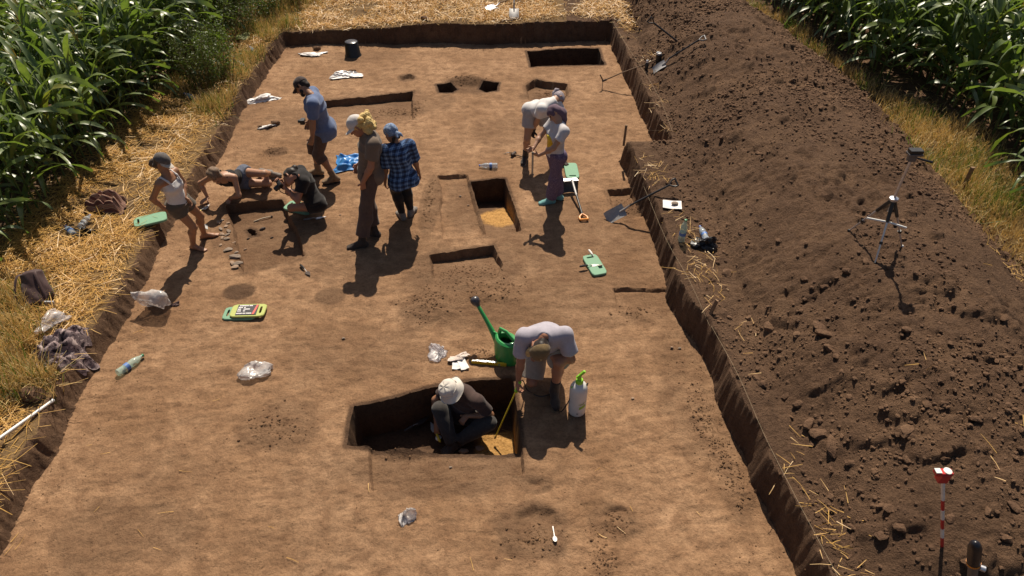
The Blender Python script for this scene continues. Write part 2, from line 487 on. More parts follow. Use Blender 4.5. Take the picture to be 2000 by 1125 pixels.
def build_axis(lo, hi, fn):
    v = [lo]
    while v[-1] < hi: v.append(v[-1] + fn(v[-1]))
    return np.array(v)
TX0, TX1, TY0, TY1 = -15.0, 15.0, 1.2, 22.0
gxs = build_axis(TX0, TX1, lambda v: .021 if abs(v) < 4.6 else min(.021 + (abs(v) - 4.6) * .012, .10))
gys = build_axis(TY0, TY1, lambda v: .014 + max(0, v - 2) * .0019 if v < 16 else .06)
TX1 = float(gxs[-1]); TY1 = float(gys[-1])
XX, YY = np.meshgrid(gxs, gys)
ZZ, ZN, DK, SD, LO = height(XX, YY)
# settle to one level at the rim so the wide field sheet meets it
rim = np.minimum.reduce([XX - TX0, TX1 - XX, TY1 - YY, (YY - TY0) * 4 + 0 * XX])
ZZ = np.where(rim < .8, .34 + (ZZ - .34) * sstep(0, .8, rim), ZZ)
# draw the sheet's vertices onto the cut edges so walls run straight instead of in steps
WX, WY = XX.copy(), YY.copy()
HX = np.broadcast_to(np.gradient(gxs)[None, :], XX.shape); HY = np.broadcast_to(np.gradient(gys)[:, None], XX.shape)
moved = np.zeros(XX.shape, bool)
def snap(fn, levels, box=None):
    m = np.ones(XX.shape, bool) if box is None else (XX > box[0]) & (XX < box[1]) & (YY > box[2]) & (YY < box[3])
    if not m.any(): return
    x, y = XX[m], YY[m]; s = fn(x, y); e = .004
    h = np.maximum(HX[m], HY[m])
    near_ = np.abs(s) < .3
    gx_ = np.zeros_like(s); gy_ = np.zeros_like(s)
    gx_[near_] = (fn(x[near_] + e, y[near_]) - s[near_]) / e; gy_[near_] = (fn(x[near_], y[near_] + e) - s[near_]) / e
    g2 = gx_ ** 2 + gy_ ** 2 + 1e-6
    nx_, ny_ = WX[m], WY[m]; mv = moved[m]
    hh = (np.abs(gx_) * HX[m] + np.abs(gy_) * HY[m]) / np.sqrt(g2)
    for lv, lo_, hi_ in levels:
        t = near_ & ~mv & (s > lv + lo_ * hh) & (s <= lv + hi_ * hh) & (g2 > .3)
        nx_[t] = x[t] + (lv - s[t]) * gx_[t] / g2[t]; ny_[t] = y[t] + (lv - s[t]) * gy_[t] / g2[t]; mv |= t
    WX[m] = nx_; WY[m] = ny_; moved[m] = mv
for k, (P, dep, ww, slope) in enumerate(PITS):
    if dep < .04: continue
    A = np.asarray(P); lo = A.min(0) - .25; hi = A.max(0) + .25
    snap(lambda x, y, k=k: pit_sd(x, y, k), ((0.003, -.35, .65), (-ww, -.9, .35)), (lo[0], hi[0], lo[1], hi[1]))
snap(lambda x, y: trench_sd(x, y)[0], ((0.0, -.5, .5),))
if moved.any():
    q = height(WX[moved], WY[moved])
    ZW = ZZ.copy(); ZW[moved] = q[0]; ZN[moved] = np.where(ZN[moved] == 0, np.where(q[1] == 0, 0, q[1]), ZN[moved]); DK[moved] = q[2]; SD[moved] = q[3]
else: ZW = ZZ
def ground_z(x, y):
    """height of the finished ground by lookup in the sheet"""
    i = int(np.clip(np.searchsorted(gxs, x) - 1, 0, len(gxs) - 2)); j = int(np.clip(np.searchsorted(gys, y) - 1, 0, len(gys) - 2))
    fx = (x - gxs[i]) / (gxs[i + 1] - gxs[i]); fy = (y - gys[j]) / (gys[j + 1] - gys[j])
    return float((ZZ[j, i] * (1 - fx) + ZZ[j, i + 1] * fx) * (1 - fy) + (ZZ[j + 1, i] * (1 - fx) + ZZ[j + 1, i + 1] * fx) * fy)
def ground_zv(x, y):
    i = np.clip(np.searchsorted(gxs, x) - 1, 0, len(gxs) - 2); j = np.clip(np.searchsorted(gys, y) - 1, 0, len(gys) - 2)
    fx = (x - gxs[i]) / (gxs[i + 1] - gxs[i]); fy = (y - gys[j]) / (gys[j + 1] - gys[j])
    return (ZZ[j, i] * (1 - fx) + ZZ[j, i + 1] * fx) * (1 - fy) + (ZZ[j + 1, i] * (1 - fx) + ZZ[j + 1, i + 1] * fx) * fy
def hit(px, py):
    """where the line of sight through a pixel meets the ground sheet"""
    d = _ray(px, py); t = 3.5; prev = t
    while t < 40:
        p = np.array([0, 0, CAM_H]) + d * t
        if TY0 < p[1] < TY1 and TX0 < p[0] < TX1 and p[2] < ground_z(p[0], p[1]):
            a, b = prev, t
            for _ in range(14):
                m = (a + b) / 2; q = np.array([0, 0, CAM_H]) + d * m
                if q[2] < ground_z(q[0], q[1]): b = m
                else: a = m
            return np.array([0, 0, CAM_H]) + d * b
        prev = t; t += .03
    return gz(px, py, .35)
def on_ground(px, py, z0=0.0):
    p = hit(px, py); return p

def soil_mat(name, c1, c2, c3, dark, bumps, floor=False):
    m, nt, bs, out = new_mat(name)
    P = n_pos(nt)
    big = n_noise(nt, 0.9, 5, .6, P)
    mid = n_noise(nt, 6.0, 6, .65, P, .4)
    fine = n_noise(nt, 38.0, 5, .7, P)
    grit = n_noise(nt, 170.0, 3, .6, P)
    c = n_ramp(nt, big, [(.32, c1), (.66, c2)])
    c = n_mix(nt, n_ramp(nt, mid, [(.40, 0.0), (.66, .8)]), c, c3)
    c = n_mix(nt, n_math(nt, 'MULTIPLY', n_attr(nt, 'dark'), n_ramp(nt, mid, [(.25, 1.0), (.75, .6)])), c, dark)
    c = n_mix(nt, n_attr(nt, 'sand'), c, n_ramp(nt, fine, [(.3, (.34, .18, .055)), (.7, (.50, .28, .10))]))
    c = n_mix(nt, .85, c, n_ramp(nt, fine, [(.28, .62), (.5, 1.0), (.75, 1.22)]), 'MULTIPLY')
    c = n_mix(nt, .6, c, n_ramp(nt, grit, [(.3, .78), (.7, 1.15)]), 'MULTIPLY')
    if floor:
        # damp footprints, scraped streaks and trowel marks
        mp = nt.nodes.new('ShaderNodeMapping'); mp.inputs['Scale'].default_value = (1.0, 3.4, 1.0); mp.inputs['Rotation'].default_value = (0, 0, .2)
        nt.links.new(P, mp.inputs['Vector'])
        st = n_noise(nt, 4.5, 6, .7, mp.outputs['Vector'], .8)
        c = n_mix(nt, .9, c, n_ramp(nt, st, [(.30, .80), (.5, 1.0), (.68, 1.13)]), 'MULTIPLY')
    nt.links.new(c, bs.inputs['Base Color'])
    bs.inputs['Roughness'].default_value = .95
    bs.inputs['Specular IOR Level'].default_value = .15
    h = n_math(nt, 'ADD', n_math(nt, 'MULTIPLY', fine, bumps[0]), n_math(nt, 'MULTIPLY', grit, bumps[1]))
    h = n_math(nt, 'ADD', h, n_math(nt, 'MULTIPLY', mid, bumps[2]))
    n_bump(nt, bs, h, 1.0, .02)
    return m
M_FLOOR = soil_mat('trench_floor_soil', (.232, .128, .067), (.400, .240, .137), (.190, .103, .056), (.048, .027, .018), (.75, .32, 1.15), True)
M_WALL = soil_mat('trench_wall_soil', (.115, .066, .040), (.170, .100, .060), (.085, .049, .031), (.070, .042, .030), (1.0, .5, 1.5))
M_HEAP = soil_mat('spoil_soil', (.140, .080, .049), (.225, .132, .078), (.108, .062, .039), (.07, .04, .03), (2.6, 1.2, 2.2))
M_VERGE = soil_mat('verge_soil', (.160, .098, .046), (.240, .150, .070), (.120, .075, .040), (.08, .05, .03), (1.0, .5, 1.0))
M_FIELD = soil_mat('field_soil', (.120, .075, .045), (.170, .105, .062), (.09, .056, .036), (.08, .05, .03), (1.0, .5, 1.0))

ny, nx = XX.shape
idx = np.arange(ny * nx).reshape(ny, nx)
quads = np.stack([idx[:-1, :-1], idx[:-1, 1:], idx[1:, 1:], idx[1:, :-1]], -1).reshape(-1, 4)
cornL_poly = [p[:2] for p in CORN_L] + [np.array([-40, 60]), np.array([-40, -5])]
cornR_poly = [p[:2] for p in CORN_R] + [np.array([40, -5]), np.array([40, 60])]
def side_of(P, x, y):
    return poly_sd(x, y, P)
qz = ZN.reshape(-1)[quads]
S2 = trench_sd(WX, WY)[0].ravel(); S2 = np.where(np.abs(S2) < .009, 0, S2); sm = S2[quads].mean(1)
fz = np.where(sm <= 0, 0, np.where((qz <= 1).any(1), 1, np.where((qz == 2).any(1), 2, 3)))
fcx = XX.reshape(-1)[quads[:, 0]]; fcy = YY.reshape(-1)[quads[:, 0]]
fz = np.where((fz == 3) & ((poly_sd(fcx, fcy, cornL_poly) < 0) | (poly_sd(fcx, fcy, cornR_poly) < 0)), 4, fz)
allV = np.stack([WX.ravel(), WY.ravel(), ZW.ravel()], -1)
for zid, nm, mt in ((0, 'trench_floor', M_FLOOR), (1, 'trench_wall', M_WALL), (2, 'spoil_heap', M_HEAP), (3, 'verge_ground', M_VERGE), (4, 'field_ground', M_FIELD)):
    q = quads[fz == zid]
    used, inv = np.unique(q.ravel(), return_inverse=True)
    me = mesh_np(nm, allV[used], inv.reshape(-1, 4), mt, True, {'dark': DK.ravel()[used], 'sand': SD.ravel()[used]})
    if zid in (0, 1): me.set_sharp_from_angle(angle=math.radians(48))
    o = obj(nm, me); tag(o, kind='structure')
    o.cycles.shadow_terminator_geometry_offset = 0.0; o.cycles.shadow_terminator_offset = 0.0
# the wide field around, out to the horizon
B = 900.0
rx = [-B, TX0, TX1, B]; ry = [-B, TY0, TY1, B]
V = [(a, b, .34) for b in ry for a in rx]; F = []
for j in range(3):
    for i in range(3):
        if i == 1 and j == 1: continue
        F.append((j * 4 + i, j * 4 + i + 1, (j + 1) * 4 + i + 1, (j + 1) * 4 + i))
o = obj('outer_field', mesh_np('outer_field', V, F, M_FIELD, False)); tag(o, kind='structure')

# ================================================================== VEGETATION
def leaf_mat(name, c_lo, c_hi, rough, trans, sheen_spec=.5, obj_var=True, tint=(1.3, 1.5, .55)):
    m, nt, bs, out = new_mat(name)
    f = n_noise(nt, 9, 4, .6, n_pos(nt))
    oi = nt.nodes.new('ShaderNodeObjectInfo')
    c = n_ramp(nt, f, [(.3, c_lo), (.7, c_hi)])
    if obj_var:
        c = n_mix(nt, .8, c, n_ramp(nt, oi.outputs['Random'], [(0, (.72, .80, .65)), (.6, (1.0, 1.0, 1.0)), (.93, (1.15, 1.08, .9)), (1.0, (1.5, 1.1, .75))]), 'MULTIPLY')
    nt.links.new(c, bs.inputs['Base Color'])
    bs.inputs['Roughness'].default_value = rough
    bs.inputs['Specular IOR Level'].default_value = sheen_spec
    tr = nt.nodes.new('ShaderNodeBsdfTranslucent')
    nt.links.new(n_mix(nt, 1.0, c, tint, 'MULTIPLY'), tr.inputs['Color'])
    mx = nt.nodes.new('ShaderNodeMixShader'); mx.inputs[0].default_value = trans
    nt.links.new(bs.outputs['BSDF'], mx.inputs[1]); nt.links.new(tr.outputs['BSDF'], mx.inputs[2])
    nt.links.new(mx.outputs['Shader'], out.inputs['Surface'])
    return m
M_CORN = leaf_mat('corn_leaf', (.098, .150, .044), (.190, .240, .086), .40, .38, 1.0, True, (1.2, 1.35, .5))
M_STALK = leaf_mat('corn_stalk', (.07, .11, .03), (.14, .16, .05), .5, .1, .4)
M_TASSEL = leaf_mat('corn_tassel', (.22, .15, .05), (.34, .24, .09), .7, .2, .3)
M_STRAW = leaf_mat('straw', (.46, .25, .060), (.74, .46, .14), .45, .2, .5, False, (1.15, .9, .5))
M_DRY = leaf_mat('dry_grass', (.44, .31, .125), (.72, .55, .27), .6, .25, .3, False, (1.15, .95, .6))
M_GREEN = leaf_mat('grass_green', (.06, .10, .02), (.12, .16, .035), .5, .35, .4, False)
M_WEED = leaf_mat('weed_leaf', (.055, .080, .022), (.11, .13, .04), .55, .35, .4, False)
M_WSTEM = simple('weed_stem', (.16, .12, .05), .7)

def corn_leaf_arrays(rng, length, width, rise, droop, twist=0.0, segs=8):
    """a blade from the origin along +X that rises, arches over and hangs; folded along the midrib"""
    V = []; F = []
    x = z = 0.0; ang = rise
    ds = length / segs
    ph = rng.uniform(0, 6)
    for i in range(segs + 1):
        t = i / segs
        w = width * (1.0 - t) ** .55 * (.55 + .45 * min(1, t * 6)) if t < 1 else .002
        wob = .018 * math.sin(ph + 9 * t) * t
        side = twist * t * t * .25
        tw = twist * t
        nx, nz = -math.sin(ang), math.cos(ang)
        fold = .22 * w * (1 - .6 * t)
        for s, f in ((-1, fold), (0, 0), (1, fold)):
            yy = side + s * w / 2 * math.cos(tw)
            lift = f + s * w / 2 * math.sin(tw) + (wob * s)
            V.append((x + nx * lift, yy, z + nz * lift))
        x += ds * math.cos(ang); z += ds * math.sin(ang)
        ang -= droop / segs * (.35 + 1.3 * t)
    for i in range(segs):
        for s in (0, 1):
            a = i * 3 + s
            F.append((a, a + 1, a + 4, a + 3))
    return np.array(V), np.array(F)
_rl = np.random.default_rng(5)
LEAVES = []
for i in range(9):
    LEAVES.append(corn_leaf_arrays(_rl, _rl.uniform(.62, .92), _rl.uniform(.072, .105), math.radians(_rl.uniform(48, 72)), math.radians(_rl.uniform(70, 150)), _rl.uniform(-1.1, 1.1)))
LEAF_ME = [mesh_np('corn_leaf', v, f, M_CORN) for v, f in LEAVES]
def stalk_arrays():
    V = []; F = []; n = 6
    for i, (z, r) in enumerate(((0, .014), (.5, .013), (1.0, .011), (1.45, .007))):
        for k in range(n):
            a = k * math.pi * 2 / n; V.append((r * math.cos(a), r * math.sin(a), z))
    for i in range(3):
        for k in range(n): F.append((i * n + k, i * n + (k + 1) % n, (i + 1) * n + (k + 1) % n, (i + 1) * n + k))
    return np.array(V), np.array(F)
STV, STF = stalk_arrays()
STALK_ME = mesh_np('corn_stalk', STV, STF, M_STALK)
def tassel_arrays(rng):
    V = []; F = []
    for k in range(8):
        a = rng.uniform(0, 6.28); b = rng.uniform(.1, .75) if k else 0.0; L = rng.uniform(.16, .28)
        d = np.array([math.cos(a) * math.sin(b), math.sin(a) * math.sin(b), math.cos(b)])
        s = nrm(np.cross(d, (0.3, .7, .1))) * .006
        o = np.array([0, 0, .02 * k]); m = o + d * L * .6; e = o + d * L + np.array([d[0], d[1], -.3]) * .05
        c = len(V); V += [o - s, o + s, m + s, m - s, e + s * .4, e - s * .4]
        F += [(c, c + 1, c + 2, c + 3), (c + 3, c + 2, c + 4, c + 5)]
    return np.array(V), np.array(F)
TSV, TSF = tassel_arrays(_rl)
TASSEL_ME = mesh_np('corn_tassel', TSV, TSF, M_TASSEL)

def corn_layout(rng):
    """rows of maize on both sides; returns positions in view, nearest first"""
    out = []
    for side, P in ((0, cornL_poly), (1, cornR_poly)):
        E = CORN_L if side == 0 else CORN_R
        e0, e1 = E[1][:2], E[-2][:2]
        d = nrm(np.append(e1 - e0, 0))[:2]; n = np.array([-d[1], d[0]])
        for r in range(14):
            for k in range(110):
                p = e0 + d * (-4.0 + k * .19 + rng.uniform(-.05, .05)) + n * (-.6 + r * .70 + rng.uniform(-.06, .06))
                sdv = float(poly_sd(np.array([p[0]]), np.array([p[1]]), P)[0])
                if sdv > -.03: continue
                if r < 3 and rng.random() < .08: continue
                out.append((p[0], p[1], side, r, sdv))
    return out
def in_view(p, m=160):
    if p[1] < 1.0: return False
    a = proj(p); return -m < a[0] < 2000 + m and -m < a[1] < 1125 + m
cl = []
_rc = np.random.default_rng(23)
for x, y, side, r, sdv in corn_layout(_rc):
    z = .3 if side == 0 else .41
    if not (TX0 + .2 < x < TX1 - .2 and TY0 + .2 < y < TY1 - .2): zz = .34
    else: zz = ground_z(x, y)
    if in_view((x, y, z + 1.9)) or in_view((x, y, z + .3)) or in_view((x, y, z + 1.1)):
        cl.append((x, y, zz - .02, side, sdv))
def corn_rank(c):
    hid = max(0, -c[4] - .7) * 3.0
    return math.hypot(c[0], c[1]) + hid * (1 if c[3] == 1 else .6)
cl.sort(key=corn_rank)
def plant_spec(rng):
    h = rng.uniform(.96, 1.22); base = rng.uniform(0, 6.28); n = int(rng.integers(9, 12)); L = []
    for i in range(n):
        t = (i + .6) / n
        z = .16 + 1.22 * t ** 1.05
        a = base + (i % 2) * math.pi + rng.uniform(-.5, .5)
        sc = (.55 + .75 * math.sin(math.pi * min(1, .15 + .75 * t))) * rng.uniform(.85, 1.1)
        tilt = rng.uniform(-.12, .12) + (.28 if t > .85 else 0)
        if t < .3: tilt -= .35
        L.append((int(rng.integers(0, len(LEAVES))), z, a, sc, tilt))
    return h, L
n_ind = 0
rest_V = []; rest_F = []; rest_n = 0
rst_V = []; rst_F = []; rst_n = 0
where = {0: 'left', 1: 'right'}
def ordinal(n): return '%d%s' % (n, 'th' if 10 <= n % 100 <= 20 else {1: 'st', 2: 'nd', 3: 'rd'}.get(n % 10, 'th'))
edge_no = {}
for sd_i in (0, 1):
    ee = sorted([ci for ci in range(min(300, len(cl))) if cl[ci][3] == sd_i and cl[ci][4] > -.75], key=lambda c: cl[c][1])
    for r_i, c_i in enumerate(ee): edge_no[c_i] = r_i + 1
for ci, (x, y, z, side, sdv) in enumerate(cl):
    rng = np.random.default_rng(1000 + ci)
    h, L = plant_spec(rng)
    tas = rng.random() < .25
    lean = Matrix.Rotation(rng.uniform(-.07, .07), 4, 'X') @ Matrix.Rotation(rng.uniform(-.07, .07), 4, 'Y')
    if ci < 300:
        root = empty('corn_plant', (x, y, z))
        root.rotation_euler = lean.to_euler()
        root.scale = (h, h, h)
        edge = 'at the edge of' if sdv > -.75 else 'deep in'
        tag(root, ('green maize plant at the %s field edge, %s from the near end' % (where[side], ordinal(edge_no[ci]))) if ci in edge_no else 'green maize plant with arching leaves %s %s' % (edge, 'the left field' if side == 0 else 'the field behind the heap'),
            'corn plant', 'maize plants %s the field on the %s' % (edge, where[side]))
        link(bpy.data.objects.new('stalk', STALK_ME), root)
        for (li, lz, a, sc, tilt) in L:
            o = link(bpy.data.objects.new('leaf', LEAF_ME[li]), root)
            o.location = (0, 0, lz); o.rotation_euler = (0, -tilt, a); o.scale = (sc, sc, sc)
        if tas:
            o = link(bpy.data.objects.new('tassel', TASSEL_ME), root); o.location = (0, 0, 1.42)
    else:
        Mx = np.array(Matrix.Translation((x, y, z)) @ lean @ Matrix.Scale(h, 4))
        for (li, lz, a, sc, tilt) in L:
            V, F = LEAVES[li]
            T = np.array(Matrix.Translation((0, 0, lz)) @ Matrix.Rotation(a, 4, 'Z') @ Matrix.Rotation(-tilt, 4, 'Y') @ Matrix.Scale(sc, 4))
            A = Mx @ T
            rest_V.append(V @ A[:3, :3].T + A[:3, 3]); rest_F.append(F + rest_n); rest_n += len(V)
        rst_V.append(STV @ Mx[:3, :3].T + Mx[:3, 3]); rst_F.append(STF + rst_n); rst_n += len(STV)
if rest_V:
    o = empty('corn_stand', (0, 0, 0), 'dense mass of green maize farther back in the fields', 'maize'); tag(o, kind='stuff')
    c = obj('leaf_mass', mesh_np('corn_leaf_mass', np.concatenate(rest_V), np.concatenate(rest_F), M_CORN), o); tag(c, kind='stuff')
    c = obj('stalk_mass', mesh_np('corn_stalk_mass', np.concatenate(rst_V), np.concatenate(rst_F), M_STALK), o); tag(c, kind='stuff')

# ---- blades and straws as merged stuff
def blades(name, pts, dirs, lens, widths, bend, mat, label, cat, lift=None, segs=2):
    """flat strips: pts (n,3) roots, dirs (n,3) unit, bend = sag at the tip"""
    n = len(pts); up = np.array([0, 0, 1.0])
    s = np.cross(dirs, up + RNG.normal(0, .35, (n, 3))); s /= np.linalg.norm(s, axis=1, keepdims=True) + 1e-9
    V = np.zeros((n, (segs + 1) * 2, 3)); F = []
    side = np.cross(s, dirs)
    kink = RNG.normal(0, .12, n)[:, None]
    for i in range(segs + 1):
        t = i / segs
        w = widths * (1 - .55 * t)
        c = pts + dirs * (lens * t)[:, None] - up * (bend * t * t)[:, None] + s * (kink * lens[:, None] * t * t)
        V[:, i * 2] = c - s * (w / 2)[:, None]; V[:, i * 2 + 1] = c + s * (w / 2)[:, None]
    q = np.concatenate([np.array([[i * 2, i * 2 + 1, i * 2 + 3, i * 2 + 2]]) for i in range(segs)])
    F = (q[None] + (np.arange(n) * (segs + 1) * 2)[:, None, None]).reshape(-1, 4)
    o = obj(name, mesh_np(name, V.reshape(-1, 3), F, mat, True)); tag(o, label, cat, kind='stuff'); return o
def rand_in(n, x0, x1, y0, y1): return RNG.uniform(x0, x1, n), RNG.uniform(y0, y1, n)
def flat_dirs(n, tilt_sd, lo=-.2, hi=.6):
    a = RNG.uniform(0, 2 * math.pi, n); e = np.clip(RNG.normal(.06, tilt_sd, n), lo, hi)
    return np.stack([np.cos(a) * np.cos(e), np.sin(a) * np.cos(e), np.sin(e)], -1)
# left verge straw
def verge_mask(x, y):
    sdt = poly_sd(x, y, TRENCH); cs = poly_sd(x, y, cornL_poly)
    return sdt, cs
x, y = rand_in(120000, -9.5, -2.4, 2.2, 14.8)
sdt, cs = verge_mask(x, y)
dens = fbm(x, y, 1.1, 4, 201)
keep = (sdt > .10) & (cs > -.45) & (RNG.random(len(x)) < np.clip((dens - .22) * 3.4, .22, 1) * np.where(y > 11.5, .45, 1.0) * sstep(.06, .35, sdt) * sstep(-.5, .1, cs))
for (a_, b_, r_) in ((165, 450, .24), (134, 452, .22), (214, 404, .30), (80, 575, .28), (124, 683, .34), (93, 640, .22), (70, 775, .16), (100, 803, .10), (60, 835, .12), (20, 868, .12), (300, 433, .22), (367, 188, .2)):
    p_ = gz(a_, b_, .28); keep &= ~((np.hypot(x - p_[0], y - p_[1]) < r_) & (RNG.random(len(x)) < .85))
x, y = x[keep], y[keep]; n = len(x)
z = ground_zv(x, y) + RNG.uniform(.0, .06, n) * np.clip((fbm(x, y, 1.1, 4, 201) - .25) * 3, .2, 1.2)
blades('straw_litter', np.stack([x, y, z], -1), flat_dirs(n, .16), RNG.uniform(.10, .34, n), RNG.uniform(.0045, .010, n), RNG.uniform(0, .03, n), M_STRAW,
       'golden straw litter strewn along the verge beside the left trench edge', 'straw')
# stubble and straw beyond the back wall
x, y = rand_in(110000, -7.0, 3.2, 14.0, 21.0)
sdt = poly_sd(x, y, TRENCH); hs = poly_sd(x, y, HEAP); cs = poly_sd(x, y, cornL_poly)
dn = fbm(x, y, 1.3, 4, 211)
keep = (sdt > .10) & (hs > -.1) & (cs > .2) & (RNG.random(len(x)) < np.clip((dn - .26) * 4.5, .05, 1) * sstep(.06, .35, sdt))
x, y = x[keep], y[keep]; n = len(x)
z = ground_zv(x, y) + RNG.uniform(0, .05, n)
d = flat_dirs(n, .35, -.1, 1.3)
blades('stubble_straw', np.stack([x, y, z], -1), d, RNG.uniform(.06, .22, n), RNG.uniform(.006, .014, n), RNG.uniform(0, .03, n), M_STRAW,
       'bright yellow cut straw and stubble beyond the far trench wall', 'straw')
# straw wisps on the soil strip along the right edge
WISPS = [(1262, 118, .25, 60), (1285, 205, .30, 40), (1268, 170, .2, 25), (1262, 330, .28, 70), (1280, 350, .25, 60), (1265, 310, .3, 20), (1315, 425, .2, 18), (1348, 460, .22, 70), (1385, 505, .25, 45), (1380, 540, .30, 70), (1355, 530, .2, 30), (1415, 585, .22, 14), (1395, 590, .2, 10), (1440, 640, .25, 12),
         (1480, 680, .3, 8), (1560, 910, .3, 22), (1545, 935, .25, 14), (1590, 970, .3, 14), (1615, 1015, .25, 30), (1620, 1040, .28, 34), (1640, 1085, .28, 26), (1655, 1110, .25, 18), (1640, 1120, .2, 10), (1800, 715, .2, 4), (1960, 910, .2, 6), (1905, 415, .3, 30), (1965, 520, .35, 50), (1990, 540, .3, 40), (1975, 800, .25, 4), (1300, 262, .1, 40), (1540, 845, .3, 8)]
px, dr = [], []
for (a, b, rr, k) in WISPS:
    c = hit(a, b)
    for _ in range(max(3, int(k * .42))):
        q = c[:2] + RNG.normal(0, rr * .45, 2); px.append((q[0], q[1]))
px = np.array(px); n = len(px)
sdt = poly_sd(px[:, 0], px[:, 1], TRENCH); px = px[sdt > .04]; n = len(px)
z = ground_zv(px[:, 0], px[:, 1]) + RNG.uniform(.012, .045, n)
blades('straw_wisps', np.column_stack([px, z]), flat_dirs(n, .13), RNG.uniform(.06, .20, n), RNG.uniform(.005, .008, n), RNG.uniform(-.01, .02, n), M_STRAW,
       'scattered pale straw wisps on the dark soil strip along the right edge', 'straw')
# a few straws lying on the trench floor
pts = []
for (a, b) in [(195, 990), (22, 1060), (30, 1075), (10, 1085), (1172, 915), (1230, 990), (720, 945), (525, 1030), (280, 645), (275, 650), (1178, 1050), (1185, 1052), (1205, 1030), (430, 780), (270, 1035), (350, 920), (560, 1090), (300, 1070), (1000, 1095), (925, 1115), (980, 840), (180, 870), (215, 885), (340, 1000), (730, 330), (1360, 1000)]:
    p = hit(a, b); pts.append((p[0], p[1], p[2] + .012))
pts = np.array(pts); n = len(pts)
blades('straw_bits', pts, flat_dirs(n, .05), RNG.uniform(.04, .14, n), RNG.uniform(.004, .007, n), np.zeros(n), M_STRAW, 'single straws lying on the bare trench floor', 'straw')

def tufts(name, centers, per, mat, label, cat, hmin, hmax, spread, wid=(.005, .011), lean=.5):
    P = []; D = []; Ls = []
    for (cx, cy, rr) in centers:
        m = int(per * max(.3, rr * rr * 12))
        q = np.array([cx, cy]) + RNG.normal(0, rr * .5, (m, 2))
        a = RNG.uniform(0, 6.28, m); e = np.abs(RNG.normal(0, lean, m)).clip(0, 1.3)
        P.append(q); D.append(np.stack([np.cos(a) * np.sin(e), np.sin(a) * np.sin(e), np.cos(e)], -1)); Ls.append(RNG.uniform(hmin, hmax, m))
    P = np.concatenate(P); D = np.concatenate(D); Ls = np.concatenate(Ls)
    jk = gz(124, 683, .3); pk = gz(60, 835, .3); ok = (np.hypot(P[:, 0] - jk[0], P[:, 1] - jk[1]) > .34) & (np.hypot(P[:, 0] - pk[0], (P[:, 1] - pk[1]) * 1.3) > .42) & (poly_sd(P[:, 0], P[:, 1], TRENCH) > .08) & (P[:, 0] > TX0) & (P[:, 0] < TX1) & (P[:, 1] < TY1 - .1)
    P, D, Ls = P[ok], D[ok], Ls[ok]
    z = ground_zv(P[:, 0], P[:, 1]) - .01
    return blades(name, np.column_stack([P, z]), D, Ls, RNG.uniform(wid[0], wid[1], len(P)), Ls * RNG.uniform(.05, .45, len(P)), mat, label, cat, segs=3)
# dry grass along the far foot of the heap
cts = []
for a, b, rr in [(1440, 5, .25), (1470, 20, .3), (1515, 40, .35), (1560, 70, .3), (1590, 100, .28), (1625, 125, .3), (1660, 150, .26), (1690, 172, .25), (1725, 195, .25), (1755, 215, .35), (1790, 235, .5), (1800, 265, .45), (1840, 290, .5), (1850, 330, .5), (1890, 350, .5), (1900, 385, .4), (1940, 410, .45), (1960, 440, .4), (1990, 465, .4), (1985, 420, .4), (2030, 500, .5), (1870, 260, .4), (1910, 310, .45), (1960, 370, .5), (1765, 240, .3), (1420, -20, .3)]:
    p = gz(a, b, GR); cts.append((p[0], p[1], rr))
tufts('dry_grass', cts, 230, M_DRY, 'tawny dry grass along the foot of the spoil heap by the corn', 'grass', .08, .32, .3)
tufts('green_grass', [c for i, c in enumerate(cts) if i % 3 == 1] + [(gz(1545, 58, GR)[0], gz(1545, 58, GR)[1], .3), (gz(1950, 380, GR)[0], gz(1950, 380, GR)[1], .5)], 160, M_GREEN, 'fresh green grass blades among the dry grass by the corn', 'grass', .10, .35, .3)
# left verge: rank grass at the lower left, along the trench lip and under the weeds
cts = []
for a, b, rr in [(20, 650, .35), (45, 690, .4), (15, 700, .35), (70, 715, .35), (30, 745, .3), (90, 740, .25), (10, 600, .4), (-30, 660, .5), (60, 740, .3), (100, 790, .2), (0, 790, .3), (40, 570, .3)]:
    p = gz(a, b, .3); cts.append((p[0], p[1], rr))
tufts('verge_grass', cts, 210, M_DRY, 'rank yellow grass on the verge beside the camouflage jacket', 'grass', .15, .45, .3)
tufts('verge_green_grass', cts, 60, M_GREEN, 'green grass blades among the yellow grass on the left verge', 'grass', .12, .42, .3)
cts = []
for a, b, rr in [(455, 140, .4), (500, 60, .4), (480, 110, .35), (430, 200, .3), (540, 20, .5), (590, 0, .5), (560, 45, .35), (515, 100, .25), (470, 180, .25), (620, -20, .5), (450, 225, .22), (530, 70, .3), (350, 170, .3), (400, 210, .3)]:
    p = gz(a, b, .33); cts.append((p[0], p[1], rr))
tufts('field_margin_grass', cts, 300, M_DRY, 'dry field margin grass below the weeds at the far left', 'grass', .12, .40, .3)
tufts('field_margin_green_grass', cts, 150, M_GREEN, 'green field margin grass below the weeds at the far left', 'grass', .12, .38, .3)
# dead straws and leaves under the corn edge
x, y = rand_in(26000, -11, 13, 3, 20)
csl = poly_sd(x, y, cornL_poly); csr = poly_sd(x, y, cornR_poly)
keep = ((csl < 0) & (csl > -1.6)) | ((csr < .15) & (csr > -1.6))
x, y = x[keep], y[keep]; n = len(x)
blades('corn_row_litter', np.stack([x, y, ground_zv(x, y) + .01], -1), flat_dirs(n, .3), RNG.uniform(.08, .3, n), RNG.uniform(.005, .014, n), RNG.uniform(0, .03, n), M_DRY, 'dry leaf litter on the soil between the maize stalks', 'litter')

